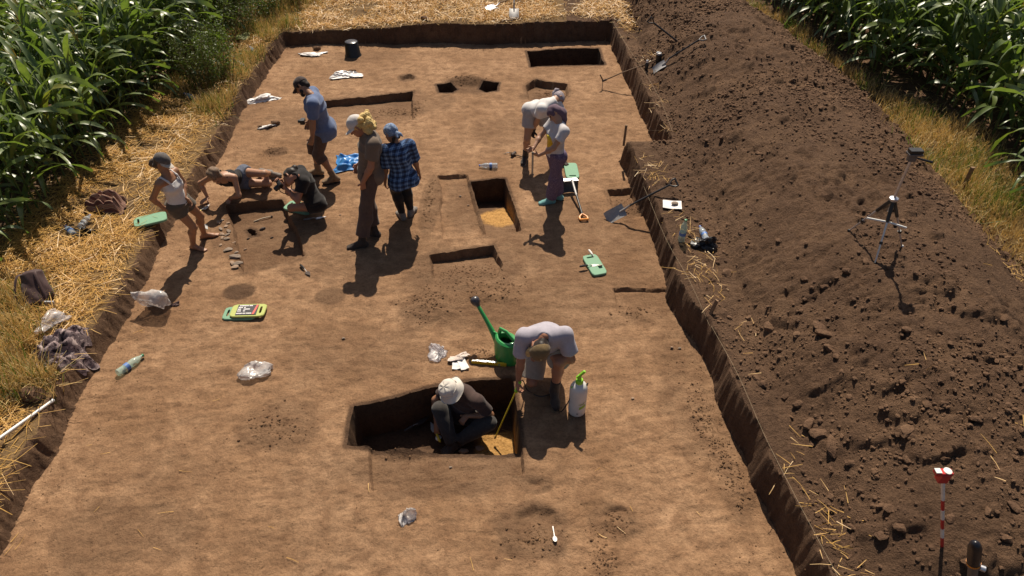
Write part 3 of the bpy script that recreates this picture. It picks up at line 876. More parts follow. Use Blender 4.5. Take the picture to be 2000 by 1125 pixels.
# ---- weeds: stems with many small leaves
def weed(loc, height, spread, n_stems, n_leaves, label, group, seed, leafsize=.03, mat=None):
    rng = np.random.default_rng(seed)
    root = empty('weed_bush', loc, label, 'weed', group)
    st = MB(); LV = []; 
    for s in range(n_stems):
        a = rng.uniform(0, 6.28); r0 = rng.uniform(0, spread * .45)
        b = np.array([r0 * math.cos(a), r0 * math.sin(a), -.03])
        top = b + np.array([math.cos(a) * spread * rng.uniform(.2, .7), math.sin(a) * spread * rng.uniform(.2, .7), height * rng.uniform(.6, 1.05)])
        mid = (b + top) / 2 + rng.normal(0, .04, 3)
        st.tube([b, mid, top], [.006, .004, .002], 4, False)
        for k in range(n_leaves):
            t = rng.uniform(.12, 1.0)
            p = b * (1 - t) ** 2 + 2 * mid * t * (1 - t) + top * t * t + rng.normal(0, .055 * (1.3 - t * .6), 3)
            LV.append(p)
    LV = np.array(LV); m = len(LV)
    d = rng.normal(0, 1, (m, 3)); d[:, 2] = d[:, 2] * .5 + .2; d /= np.linalg.norm(d, axis=1, keepdims=True)
    s = np.cross(d, rng.normal(0, 1, (m, 3))); s /= np.linalg.norm(s, axis=1, keepdims=True)
    L = rng.uniform(.6, 1.5, m)[:, None] * leafsize; W = L * .22
    V = np.stack([LV, LV + d * L * .5 + s * W, LV + d * L, LV + d * L * .5 - s * W], 1).reshape(-1, 3)
    F = np.arange(m * 4).reshape(-1, 4)
    st_o = link(bpy.data.objects.new('stems', st.mesh('weed_stems', M_WSTEM)), root)
    lf = link(bpy.data.objects.new('foliage', mesh_np('weed_foliage', V, F, mat or M_WEED, False)), root)
    return root
WEEDS = [((395, 165), 1.15, .55, 'tall grey green weed bush at the corn edge, nearest to the straw'), ((430, 150), 1.0, .5, 'bushy olive weed between the maize and two discarded bottles'),
         ((365, 130), 1.2, .5, 'dark green weed bush pressed against the maize'), ((415, 100), 1.1, .55, 'feathery weed bush in the row at the far maize edge'),
         ((470, 60), 1.0, .55, 'loose green weed bush above the pale wrapper'), ((520, 25), 1.05, .6, 'rank weed bush beside the far left trench corner'), ((565, 5), .8, .5, 'weed clump at the top left end of the yellow stubble'),
         ((440, 30), 1.15, .6, 'weed bush behind the others near the top of the maize edge')]
for i, ((a, b), h, s, lb) in enumerate(WEEDS):
    p = gz(a, b, .33); p[2] = ground_z(p[0], p[1])
    weed(p, h, s, 42, 75, lb, 'weed bushes at the left corn edge', 300 + i, .038, M_WEED if i % 2 == 0 else M_GREEN)

# ---- clods
ICO_V = None
def ico(sub=0):
    t = (1 + 5 ** .5) / 2
    V = [nrm(v) for v in ((-1, t, 0), (1, t, 0), (-1, -t, 0), (1, -t, 0), (0, -1, t), (0, 1, t), (0, -1, -t), (0, 1, -t), (t, 0, -1), (t, 0, 1), (-t, 0, -1), (-t, 0, 1))]
    F = [(0, 11, 5), (0, 5, 1), (0, 1, 7), (0, 7, 10), (0, 10, 11), (1, 5, 9), (5, 11, 4), (11, 10, 2), (10, 7, 6), (7, 1, 8), (3, 9, 4), (3, 4, 2), (3, 2, 6), (3, 6, 8), (3, 8, 9), (4, 9, 5), (2, 4, 11), (6, 2, 10), (8, 6, 7), (9, 8, 1)]
    for _ in range(sub):
        cache = {}; G = []
        def mid(a, b):
            k = (min(a, b), max(a, b))
            if k not in cache: V.append(nrm(V[a] + V[b])); cache[k] = len(V) - 1
            return cache[k]
        for a, b, c in F:
            ab, bc, ca = mid(a, b), mid(b, c), mid(c, a); G += [(a, ab, ca), (b, bc, ab), (c, ca, bc), (ab, bc, ca)]
        F = G
    return np.array(V), np.array(F)
def clod_shapes(n, sub, seed):
    rng = np.random.default_rng(seed); out = []
    for _ in range(n):
        V, F = ico(sub); V = V.copy()
        # chop with random planes for broken faces
        for _k in range(6):
            d = nrm(rng.normal(0, 1, 3)); h = rng.uniform(.55, .85)
            s = V @ d; V = V - np.outer(np.clip(s - h, 0, None), d)
        V *= rng.uniform(.88, 1.12, (len(V), 1)) * np.array([1, rng.uniform(.6, 1), rng.uniform(.4, .75)])
        out.append((V, F))
    return out
CL0 = clod_shapes(10, 0, 77); CL1 = clod_shapes(10, 1, 78)
def rotz_np(a):
    c, s = np.cos(a), np.sin(a); return np.array([[c, -s, 0], [s, c, 0], [0, 0, 1]])
def clod_stuff(name, xs, ys, sizes, mat, label, cat, sink=.25):
    Vs = []; Fs = []; b = 0
    zs = ground_zv(xs, ys)
    for i in range(len(xs)):
        V, F = CL0[i % 10]
        W = (V @ rotz_np(RNG.uniform(0, 6.28)).T) * sizes[i] + np.array([xs[i], ys[i], zs[i] + sizes[i] * sink])
        Vs.append(W); Fs.append(F + b); b += len(W)
    o = obj(name, mesh_np(name, np.concatenate(Vs), np.concatenate(Fs), mat, False)); tag(o, label, cat, kind='stuff')
M_CLOD = soil_mat('clod_soil', (.145, .083, .051), (.235, .138, .082), (.112, .064, .041), (.07, .04, .03), (1.0, .6, .6))
M_CLODF = soil_mat('floor_clod_soil', (.19, .105, .056), (.30, .175, .095), (.15, .085, .047), (.09, .05, .03), (1.0, .6, .6))
x, y = rand_in(100000, .9, 9.5, 2.3, 21)
hs = poly_sd(x, y, HEAP); sdt = poly_sd(x, y, TRENCH)
dn = fbm(x, y, 1.0, 4, 231) + .25 * sstep(.5, 0, -hs) * 0
near = sstep(14, 4, y)
keep = (hs < .45) & (sdt > .09) & (RNG.random(len(x)) < np.clip((dn - .34) * 3.2, .06, 1) * np.where(hs < 0, 1, .8)) & (poly_sd(x, y, cornR_poly) > .1)
x, y = x[keep], y[keep]
pr = np.array([in_view((a, b, .8), 60) for a, b in zip(x, y)]); x, y = x[pr], y[pr]
sz = np.exp(RNG.normal(math.log(.0125), .50, len(x))).clip(.004, .045) * (1 + .3 * sstep(5, 14, y))
clod_stuff('spoil_crumbs', x, y, sz, M_CLOD, 'countless dark soil crumbs covering the spoil heap', 'soil crumbs')
# crumbs on the loose spots of the floor
xs = []; ys = []; ss = []
for (c, ax, ay, h) in LOOSE:
    p = gz(*c); m = int(150 * ax * ay / .09) + 20
    q = RNG.normal(0, .5, (m, 2)) * np.array([ax, ay]) + p[:2]
    xs.append(q[:, 0]); ys.append(q[:, 1]); ss.append(np.exp(RNG.normal(math.log(.008), .5, m)).clip(.004, .020))
q = rand_in(2600, -5, 3.2, 2.5, 14.5); xs.append(q[0]); ys.append(q[1]); ss.append(RNG.uniform(.003, .009, 2600))
for pxl in LEFT_PX[1:] + RB_PX[:-1]:
    p = gz(*pxl); m = 26; q = p[:2] + RNG.normal(0, .22, (m, 2)); xs.append(q[:, 0]); ys.append(q[:, 1]); ss.append(RNG.uniform(.003, .011, m))
xs = np.concatenate(xs); ys = np.concatenate(ys); ss = np.concatenate(ss)
ok = poly_sd(xs, ys, TRENCH) < .0
clod_stuff('floor_crumbs', xs[ok], ys[ok], ss[ok], M_CLODF, 'small soil crumbs scattered over the trench floor', 'soil crumbs')
# single clods big enough to be picked out
CLOD1_ME = [mesh_np('earth_clod', V, F, M_CLOD, False) for V, F in CL1]
CLODS = [(1503, 640, .085, 'long reddish flake of earth lying below the tripod'), (1600, 640, .10, 'pale slab clod standing on edge right of the heap foot'), (1612, 655, .115, 'dark split clod beside the pale slab on the heap'), (1558, 655, .06, None), (1620, 682, .07, None), (1770, 645, .07, 'flat pale stone like clod on the open heap slope'),
         (1420, 535, .10, 'big pale topped clod right of the black bag'), (1625, 870, .13, 'largest dark clod at the heap foot near the pole'), (1600, 850, .10, None), (1770, 845, .10, 'pale broad clod above the red and white pole'), (1773, 900, .055, None), (1855, 1012, .055, 'tan stone just right of the ranging pole'), (1580, 830, .08, None),
         (1560, 790, .075, None), (1535, 775, .06, None), (1720, 990, .05, None), (1735, 992, .06, None), (1757, 1030, .075, None), (1720, 1045, .06, None), (1990, 740, .07, None), (1960, 620, .06, None), (1810, 790, .06, None), (1905, 820, .07, None), (1490, 750, .06, None), (1477, 738, .055, None), (1395, 470, .055, None), (1345, 390, .06, None), (1330, 225, .07, 'black clod below the straw at the heap foot'), (1660, 905, .06, None),
         (1395, 300, .05, None), (1480, 300, .05, None), (1520, 470, .05, None), (1570, 545, .06, None), (1655, 530, .06, None), (1690, 510, .06, None), (1950, 395, .08, None), (1920, 410, .09, 'broad clod at the heap crest beside the dry grass'), (1840, 400, .06, None), (1880, 345, .06, None), (1425, 620, .05, None), (1965, 1050, .06, None), (1400, 150, .06, None), (1290, 60, .06, None), (1250, 55, .05, None), (1450, 90, .06, None), (1930, 1000, .05, None), (1890, 1100, .06, None), (1980, 990, .07, None), (1610, 560, .05, None), (1500, 600, .05, None)]
rc = np.random.default_rng(9)
for i, (a, b, s, lb) in enumerate(CLODS):
    p = hit(a, b)
    o = obj('earth_clod', CLOD1_ME[i % 10], None, (p[0], p[1], p[2] + s * .12))
    o.scale = (s, s * rc.uniform(.6, 1), s * rc.uniform(.55, .85)); o.rotation_euler = (rc.uniform(-.3, .3), rc.uniform(-.3, .3), rc.uniform(0, 6.28))
    tag(o, lb or 'rough brown clod of earth among the crumbs on the spoil heap', 'clod', 'large clods on the spoil heap')
o_p = hit(70, 775)
o = obj('earth_clod', CLOD1_ME[3], None, (o_p[0], o_p[1], o_p[2] + .05)); o.scale = (.15, .11, .13); tag(o, 'brown clod on the straw just above the white pipe', 'clod')
p = hit(640 + 190, 40); o = obj('earth_clod', CLOD1_ME[5], None, (p[0], p[1], p[2] + .04)); o.scale = (.10, .09, .10); tag(o, 'dark clod on the yellow stubble behind the far trench wall', 'clod')

# ================================================================== PEOPLE (smooth blended volumes, meshed once per figure)
class Vol:
    """a field of blended round shapes, polygonised with surface nets"""
    def __init__(self, res=.012, k=.03): self.res = res; self.k = k; self.pr = []
    def rc(self, a, b, ra, rb, k=None, flat_b=False, flat_a=False):
        self.pr.append(('rc', np.asarray(a, float), np.asarray(b, float), ra, rb, k, flat_a, flat_b)); return self
    def chain(self, pts, rads, k=None):
        for i in range(len(pts) - 1): self.rc(pts[i], pts[i + 1], rads[i], rads[i + 1], k)
        return self
    def ell(self, c, R, r, k=None, sub=False):
        self.pr.append(('el', np.asarray(c, float), np.asarray(R, float), np.asarray(r, float), k, sub)); return self
    def ec(self, a, b, side, ra, rb, k=None, flat_a=True, flat_b=True):
        """tapered elliptic tube a->b; ra, rb = (half width along side, half depth)"""
        self.pr.append(('ec', np.asarray(a, float), np.asarray(b, float), np.asarray(side, float), ra, rb, k, flat_a, flat_b)); return self
    def cut(self, p, n):
        """keep only the side the normal points away from"""
        self.pr.append(('cut', np.asarray(p, float), nrm(n))); return self
    def _bb(self, p):
        if p[0] == 'rc': r = max(p[3], p[4]); return np.minimum(p[1], p[2]) - r, np.maximum(p[1], p[2]) + r
        if p[0] == 'el': r = p[3].max(); return p[1] - r, p[1] + r
        if p[0] == 'ec': r = max(max(p[4]), max(p[5])); return np.minimum(p[1], p[2]) - r, np.maximum(p[1], p[2]) + r
        return None
    def mesh(self, noise=0.0, nfreq=9.0, seed=0, stretch=(1, 1, .45)):
        res = self.res; bbs = [self._bb(p) for p in self.pr if p[0] != 'cut']
        lo = np.min([b[0] for b in bbs], 0) - .05; hi = np.max([b[1] for b in bbs], 0) + .05
        N = np.ceil((hi - lo) / res).astype(int) + 1
        ax = [lo[i] + res * np.arange(N[i]) for i in range(3)]
        D = np.full(N, .2, np.float32)
        for p in self.pr:
            if p[0] == 'cut':
                X, Y, Z = np.meshgrid(*ax, indexing='ij', sparse=True)
                d = ((X - p[1][0]) * p[2][0] + (Y - p[1][1]) * p[2][1] + (Z - p[1][2]) * p[2][2]).astype(np.float32)
                D = np.maximum(D, d); continue
            b0, b1 = self._bb(p)
            k = p[5] if p[0] == 'rc' else p[4] if p[0] == 'el' else p[6]
            k = self.k if k is None else k
            m = k + 3 * res
            i0 = np.clip(np.floor((b0 - m - lo) / res).astype(int), 0, N - 1); i1 = np.clip(np.ceil((b1 + m - lo) / res).astype(int) + 1, 1, N)
            sl = tuple(slice(i0[i], i1[i]) for i in range(3))
            X, Y, Z = np.meshgrid(*[ax[i][sl[i]] for i in range(3)], indexing='ij', sparse=True)
            if p[0] == 'rc':
                a, b = p[1], p[2]; e = b - a; L2 = e @ e + 1e-9; L = math.sqrt(L2)
                t0 = ((X - a[0]) * e[0] + (Y - a[1]) * e[1] + (Z - a[2]) * e[2]) / L2
                t = np.clip(t0, 0, 1)
                d = np.sqrt((X - a[0] - e[0] * t) ** 2 + (Y - a[1] - e[1] * t) ** 2 + (Z - a[2] - e[2] * t) ** 2) - (p[3] + (p[4] - p[3]) * t)
                if p[7]: d = np.maximum(d, (t0 - 1) * L)
                if p[6]: d = np.maximum(d, -t0 * L)
            elif p[0] == 'el':
                R = p[2]; q = [(X - p[1][0]) * R[0, i] + (Y - p[1][1]) * R[1, i] + (Z - p[1][2]) * R[2, i] for i in range(3)]
                k0 = np.sqrt(sum((q[i] / p[3][i]) ** 2 for i in range(3))); k1 = np.sqrt(sum((q[i] / p[3][i] ** 2) ** 2 for i in range(3))) + 1e-6
                d = k0 * (k0 - 1) / k1
            else:
                a, b = p[1], p[2]; e = b - a; L = math.sqrt(e @ e) + 1e-9; ex = e / L
                sd_ = p[3] - ex * (p[3] @ ex); sd_ = nrm(sd_); up = np.cross(ex, sd_)
                x, y, z = X - a[0], Y - a[1], Z - a[2]
                t0 = (x * ex[0] + y * ex[1] + z * ex[2]) / L; t = np.clip(t0, 0, 1)
                u = x * sd_[0] + y * sd_[1] + z * sd_[2]; v = x * up[0] + y * up[1] + z * up[2]
                rw = p[4][0] + (p[5][0] - p[4][0]) * t; rd = p[4][1] + (p[5][1] - p[4][1]) * t
                over = (t0 - t) * L
                k0 = np.sqrt((u / rw) ** 2 + (v / rd) ** 2); k1 = np.sqrt((u / rw ** 2) ** 2 + (v / rd ** 2) ** 2) + 1e-6
                d = k0 * (k0 - 1) / k1
                fl = np.where(t0 > 1, p[8], p[7])
                d = np.where(over == 0, d, np.where(fl, np.maximum(d, np.abs(over)), np.sqrt(np.maximum(d, 0) ** 2 + over ** 2) + np.minimum(d, 0) * (1 - np.clip(np.abs(over) / np.minimum(rw, rd), 0, 1))))
            d = d.astype(np.float32); A = D[sl]
            if p[0] == 'el' and p[5]: D[sl] = np.maximum(A, -d); continue
            if k > 1e-5:
                h = np.clip(.5 + .5 * (A - d) / k, 0, 1); D[sl] = A + (d - A) * h - k * h * (1 - h)
            else: D[sl] = np.minimum(A, d)
        if noise:
            X, Y, Z = np.meshgrid(*ax, indexing='ij')
            s = stretch
            wv = np.sin(nfreq * (X * s[0] * 1.7 + Y * s[1] * .6 + Z * s[2]) + seed) * np.sin(nfreq * 1.31 * (Y * s[1] - X * s[0] * .4 + .7 * Z * s[2]) + 2.1 * seed) + .5 * np.sin(nfreq * 2.6 * (X + .8 * Y * s[1] + Z * .6) + 3 * seed) * np.sin(nfreq * 2.2 * (Y - .5 * Z))
            D = D + (noise * wv).astype(np.float32)
        return self._nets(D, lo, res)
    @staticmethod
    def _nets(D, lo, res):
        S = D < 0
        c = [S[i:S.shape[0] - 1 + i, j:S.shape[1] - 1 + j, k:S.shape[2] - 1 + k] for i in (0, 1) for j in (0, 1) for k in (0, 1)]
        allc = np.stack(c); act = allc.any(0) & ~allc.all(0)
        ids = np.argwhere(act); n = len(ids)
        vid = np.full(act.shape, -1, np.int32); vid[tuple(ids.T)] = np.arange(n)
        acc = np.zeros((n, 3)); cnt = np.zeros(n)
        cor = np.array([(i, j, k) for i in (0, 1) for j in (0, 1) for k in (0, 1)])
        vals = np.stack([D[ids[:, 0] + q[0], ids[:, 1] + q[1], ids[:, 2] + q[2]] for q in cor], 1)
        for a in range(8):
            for b in range(a + 1, 8):
                if np.abs(cor[a] - cor[b]).sum() != 1: continue
                va, vb = vals[:, a], vals[:, b]; m = (va < 0) != (vb < 0)
                t = np.where(m, va / np.where(m, va - vb, 1), 0)
                acc += np.where(m[:, None], cor[a] + t[:, None] * (cor[b] - cor[a]), 0); cnt += m
        V = lo + res * (ids + acc / np.maximum(cnt, 1)[:, None])
        F = []
        for axi in range(3):
            o = [i for i in range(3) if i != axi]
            sl0 = [slice(1, -1)] * 3; sl1 = [slice(1, -1)] * 3
            sl0[axi] = slice(0, -1); sl1[axi] = slice(1, None)
            s0 = S[tuple(sl0)]; s1 = S[tuple(sl1)]
            e = np.argwhere(s0 != s1)
            if not len(e): continue
            fl = s0[tuple(e.T)]
            base = e.copy(); base[:, o[0]] += 1; base[:, o[1]] += 1
            def cell(d0, d1):
                q = base.copy(); q[:, o[0]] += d0; q[:, o[1]] += d1; return vid[tuple(q.T)]
            q = np.stack([cell(-1, -1), cell(0, -1), cell(0, 0), cell(-1, 0)], 1)
            if axi == 1: fl = ~fl
            q = np.where(fl[:, None], q, q[:, ::-1])
            F.append(q[(q >= 0).all(1)])
        return V, np.concatenate(F)
def vol_mesh(name, vols, mat, **kw):
    Vs = []; Fs = []; b = 0
    for v in vols:
        V, F = v.mesh(**kw) if not isinstance(v, tuple) else v
        Vs.append(V); Fs.append(F + b); b += len(V)
    return mesh_np(name, np.concatenate(Vs), np.concatenate(Fs), mat, True)

def ik(a, b, l1, l2, pole):
    """middle joint of a two bone limb from a to b, bent towards pole"""
    a = np.asarray(a, float); b = np.asarray(b, float); d = b - a; L = np.linalg.norm(d)
    if L >= (l1 + l2) * .995:
        return a + d * l1 / (l1 + l2)
    x = (L * L + l1 * l1 - l2 * l2) / (2 * L); h = math.sqrt(max(l1 * l1 - x * x, 0))
    e = d / L; p = np.asarray(pole, float); p = nrm(p - e * (p @ e))
    return a + e * x + p * h

M_SKIN = {}
def skin(name, c):
    m, nt, bs, out = new_mat(name)
    f = n_noise(nt, 14, 4, .6, n_pos(nt)); g = n_noise(nt, 90, 3, .6, n_pos(nt))
    cc = n_ramp(nt, f, [(.3, [k * .86 for k in c]), (.7, c)])
    cc = n_mix(nt, .5, cc, n_ramp(nt, g, [(.3, .85), (.7, 1.1)]), 'MULTIPLY')
    nt.links.new(cc, bs.inputs['Base Color']); bs.inputs['Roughness'].default_value = .52
    bs.inputs['Subsurface Weight'].default_value = .08; bs.inputs['Subsurface Radius'].default_value = (.02, .008, .004)
    return m
SK_TAN = skin('skin_tan', (.36, .175, .095)); SK_PALE = skin('skin_fair', (.44, .235, .145)); SK_RED = skin('skin_sunburnt', (.38, .17, .10))
def cloth(name, c, var=.15, rough=.85, scale=26, dirt=None):
    m, nt, bs, out = new_mat(name)
    P = n_pos(nt); f = n_noise(nt, scale, 5, .6, P); g = n_noise(nt, 260, 2, .6, P)
    cc = n_ramp(nt, f, [(.28, [k * (1 - var) for k in c]), (.72, [min(1, k * (1 + var)) for k in c])])
    if dirt: cc = n_mix(nt, n_ramp(nt, n_noise(nt, 6, 5, .65, P), [(.5, 0.0), (.75, .55)]), cc, dirt)
    cc = n_mix(nt, .4, cc, n_ramp(nt, g, [(.3, .85), (.7, 1.12)]), 'MULTIPLY')
    nt.links.new(cc, bs.inputs['Base Color']); bs.inputs['Roughness'].default_value = rough
    bs.inputs['Specular IOR Level'].default_value = .2; bs.inputs['Sheen Weight'].default_value = .15
    n_bump(nt, bs, g, .25, .003)
    return m

class Person:
    """joints in world space -> one continuous body mesh, clothing and hair as its parts"""
    def __init__(s, label, root, H=1.70, skin_m=None, fat=1.0, female=False, group=None):
        s.H = H; s.k = H / 1.72; s.fat = fat; s.fem = female; s.skin = skin_m or SK_TAN
        s.root = empty('person', root, label, 'person', group)
        s.J = {}
    # ---- pose
    def pose(s, pelvis, chest, head, face, hip_side, sho_side, hands, feet, poles_a, poles_l, neck=None, toes=None, hand_dir=None, sho_drop=(0, 0)):
        """chest = point between the shoulder joints; face = direction the face looks; *_side = unit vector to the figure's right"""
        k = s.k; J = s.J
        A = lambda v: np.asarray(v, float)
        J['pelvis'] = A(pelvis); J['chest'] = A(chest); J['head'] = A(head); J['face'] = nrm(face)
        s.hs = nrm(hip_side); s.ss = nrm(sho_side)
        sw = (.172 if s.fem else .190) * k * (1 + .7 * max(0, s.fat - 1)); hw = .092 * k
        up = nrm(J['chest'] - J['pelvis']); s.up = up
        s.tf = nrm(np.cross(up, s.ss)) if True else None      # chest front (up x right = front)
        J['shR'] = J['chest'] + s.ss * sw + up * -.005 + up * sho_drop[1]; J['shL'] = J['chest'] - s.ss * sw + up * sho_drop[0]
        J['hipR'] = J['pelvis'] + s.hs * hw; J['hipL'] = J['pelvis'] - s.hs * hw
        ua, fa, th, sh = .29 * k, .255 * k, .425 * k, .425 * k
        for S, h, p in (('R', hands[1], poles_a[1]), ('L', hands[0], poles_a[0])):
            w = A(h); a = J['sh' + S]; d = w - a; L = np.linalg.norm(d)
            if L > (ua + fa): w = a + d * (ua + fa) * .999 / L
            J['wr' + S] = w; J['el' + S] = ik(a, w, ua, fa, p)
        for S, f, p in (('R', feet[1], poles_l[1]), ('L', feet[0], poles_l[0])):
            an = A(f); a = J['hip' + S]; d = an - a; L = np.linalg.norm(d)
            if L > th + sh: print('LEG STRETCH', s.root.name, S, round(L / (th + sh), 2))
            J['an' + S] = an; J['kn' + S] = ik(a, an, th, sh, p)
        s.toes = [nrm(t) for t in (toes or [s.tf * np.array([1, 1, 0])] * 2)]
        s.hand_dir = hand_dir or [None, None]
        J['neck'] = A(neck) if neck is not None else J['chest'] + up * .055 * k + s.tf * .01
        return s
    def torso_sections(s, add=0.0):
        k, f = s.k, s.fat; J = s.J
        def P(t, fwd=0.0):
            # gentle spine curve
            a, b = J['pelvis'], J['chest']
            return a + (b - a) * t + s.tf * (fwd * k)
        def side(t): return nrm(s.hs * (1 - t) + s.ss * t)
        hipw = .158 if s.fem else .152; wst = .118 if s.fem else .138; chw = .142 if s.fem else .160
        sec = [(P(-.13), side(0), (hipw * .86 * k * f, .108 * k * f)), (P(.08), side(.1), (hipw * k * f, .118 * k * f)), (P(.38, .012), side(.4), (wst * k * f, .098 * k * f)),
               (P(.72, .008), side(.8), (chw * k * f, .112 * k * f)), (P(.92), side(1), ((chw - .012) * k * f, .098 * k * f)), (P(1.04), side(1), (.095 * k, .070 * k))]
        return [(c, sd_, (r[0] + add, r[1] + add)) for c, sd_, r in sec]
    def add_torso(s, v, add=0.0, i0=0, i1=6, k=.035, flat0=False):
        sec = s.torso_sections(add)
        for i in range(max(i0, 0), min(i1, 5)):
            v.ec(sec[i][0], sec[i + 1][0], sec[i][1], sec[i][2], sec[i + 1][2], k, flat_a=(flat0 and i == i0), flat_b=False)
    def body(s, barefoot=(False, False), glove=None):
        k, J, f = s.k, s.J, .5 + .5 * s.fat
        v = Vol(.013, .03)
        s.add_torso(v, 0)
        v.rc(J['shL'], J['shR'], .052 * k * f, .052 * k * f, .05)
        v.rc(J['neck'], J['head'] - nrm(J['head'] - J['neck']) * .03, .056 * k, .050 * k, .03)
        if s.fem:
            for sg in (-1, 1):
                v.ell(J['pelvis'] + (J['chest'] - J['pelvis']) * .70 + s.tf * .072 * k + s.ss * sg * .066 * k, np.eye(3), [.050 * k] * 3, .05)
        for S in 'LR':
            v.rc(J['sh' + S], J['el' + S], .050 * k * f, .040 * k * f)
            m = J['el' + S] + (J['wr' + S] - J['el' + S]) * .3
            v.rc(J['el' + S], m, .039 * k * f, .040 * k * f); v.rc(m, J['wr' + S], .040 * k * f, .026 * k)
            v.rc(J['hip' + S], J['kn' + S], .086 * k * f, .055 * k * f, .045)
            d = J['an' + S] - J['kn' + S]; bk = -np.asarray(s.calf_back(S))
            v.rc(J['kn' + S], J['kn' + S] + d * .3 + bk * .018, .053 * k * f, .056 * k * f); v.rc(J['kn' + S] + d * .3 + bk * .018, J['an' + S], .056 * k * f, .036 * k)
            # buttock
            v.ell(J['pelvis'] - s.tf * .055 * k + s.hs * (.07 * k if S == 'R' else -.07 * k) - s.up * .02, np.eye(3), [.085 * k] * 3, .05)
        vols = [v, s.head_vol()]
        for i, S in enumerate('LR'): vols.append(s.hand_vol(S, i))
        for i, S in enumerate('LR'):
            if barefoot[i]: vols.append(s.foot_vol(S, i, 0.0, .009))
        o = obj('body', vol_mesh('body', vols, s.skin), s.root)
        if hasattr(s, 'eyes'):
            for e in s.eyes:
                mb = MB(); mb.ball(e, .011 * k, 8, 5); mb.build('eye', M_EYE, s.root)
        return o
    def calf_back(s, S):
        a, b, c = s.J['hip' + S], s.J['kn' + S], s.J['an' + S]
        n = (a + c) / 2 - b
        return nrm(n) * -1 if np.linalg.norm(n) > .03 else nrm(s.tf)
    def head_frame(s):
        J = s.J; f = J['face']; upv = nrm(J['head'] - J['neck'])
        r = nrm(np.cross(f, upv)); u = np.cross(r, f)
        return np.stack([r, f, u], 1)
    def head_vol(s):
        k = s.k * .98; J = s.J; R = s.head_frame(); r, f, u = R[:, 0], R[:, 1], R[:, 2]; c = J['head']
        v = Vol(.007, .02)
        v.ell(c + u * .022 * k - f * .012 * k, R, np.array([.076, .096, .098]) * k)
        v.ell(c - u * .045 * k + f * .022 * k, R, np.array([.060, .070, .078]) * k, .03)          # jaw
        v.rc(c - u * .098 * k + f * .052 * k, c - u * .090 * k + f * .070 * k, .022 * k, .018 * k, .02)   # chin
        v.rc(c + u * .004 * k + f * .085 * k, c - u * .030 * k + f * .108 * k, .011 * k, .015 * k, .012)  # nose
        v.rc(c - u * .058 * k + f * .086 * k - r * .02 * k, c - u * .058 * k + f * .086 * k + r * .02 * k, .009 * k, .009 * k, .008)   # lips
        v.rc(c + u * .020 * k + f * .084 * k - r * .03 * k, c + u * .020 * k + f * .084 * k + r * .03 * k, .010 * k, .010 * k, .012)   # brow
        for sg in (-1, 1):
            v.rc(c + r * sg * .076 * k - f * .005 * k + u * .012 * k, c + r * sg * .080 * k - f * .012 * k - u * .028 * k, .017 * k, .012 * k, .01)
        v.rc(J['neck'] - nrm(J['head'] - J['neck']) * .02, c - u * .05 * k - f * .02 * k, .054 * k, .052 * k, .03)
        s.eyes = [c + u * .004 * k + f * .083 * k + r * sg * .031 * k for sg in (-1, 1)]
        return v
    def hand_vol(s, S, i):
        k = s.k; J = s.J; w = J['wr' + S]; fd = nrm(w - J['el' + S])
        hd = s.hand_dir[i]
        if hd is None: d = fd; curl = .55; palm = None
        else:
            d = nrm(hd[0]); curl = hd[1]; palm = hd[2] if len(hd) > 2 else None
        pn = np.asarray(palm if palm is not None else (-s.ss if S == 'R' else s.ss), float)
        pn = pn - d * (pn @ d); pn = nrm(pn)                      # palm normal (where fingers curl to)
        sd_ = np.cross(d, pn) * (1 if S == 'R' else -1)             # towards the thumb
        v = Vol(.0055, .010)
        v.rc(w - fd * .05, w, .027 * k, .024 * k, .012)
        kn = w + d * .085 * k
        for q in (-.024, -.008, .008, .024):
            v.rc(w + d * .008 * k + sd_ * q * .7 * k, kn + sd_ * q * k, .015 * k, .0125 * k, .012)
        for q, L in ((.027, .072), (.009, .080), (-.009, .075), (-.026, .060)):
            b = kn + sd_ * q * k; c1 = curl; L = L * k
            d1 = nrm(d * math.cos(c1 * .7) + pn * math.sin(c1 * .7) + sd_ * q * 3); m = b + d1 * L * .45
            d2 = nrm(d * math.cos(c1 * 1.6) + pn * math.sin(c1 * 1.6)); m2 = m + d2 * L * .32
            d3 = nrm(d * math.cos(c1 * 2.3) + pn * math.sin(c1 * 2.3))
            v.chain([b, m, m2, m2 + d3 * L * .25], [.0092 * k, .0086 * k, .008 * k, .0072 * k], .004)
        tb = w + d * .025 * k + sd_ * .024 * k
        t1 = tb + nrm(d * .6 + sd_ * .8 + pn * .35) * .040 * k; t2 = t1 + nrm(d * .85 + sd_ * .25 + pn * .5 * (1 + curl)) * .034 * k
        v.chain([tb, t1, t2], [.014 * k, .0105 * k, .009 * k], .008)
        return v
    def foot_vol(s, S, i, add=0.0, res=.010, boot=0.0, heel=.0):
        k = s.k; a = s.J['an' + S]; t = s.toes[i]; t = np.array([t[0], t[1], t[2]])
        sd_ = nrm(np.cross(t, (0, 0, 1))); dn = nrm(np.cross(sd_, t)) * -1
        dn = dn if dn[2] < 0 else -dn
        v = Vol(res, .022)
        hb = a + dn * .048 * k - t * .045 * k; bl = a + dn * .058 * k + t * .115 * k; tp = a + dn * .062 * k + t * .175 * k
        v.rc(hb, bl, .034 * k + add, .026 * k + add); v.rc(a + dn * .01, bl - dn * .006, .038 * k + add, .026 * k + add)
        for q in (-.022, .022):
            v.rc(bl + sd_ * q * k, tp + sd_ * q * .8 * k, .021 * k + add, .015 * k + add)
        shin = nrm(s.J['kn' + S] - a)
        v.rc(a + dn * .02, a + shin * (.03 + boot) * k, .040 * k + add, (.036 + boot * .06) * k + add, flat_b=boot > 0)
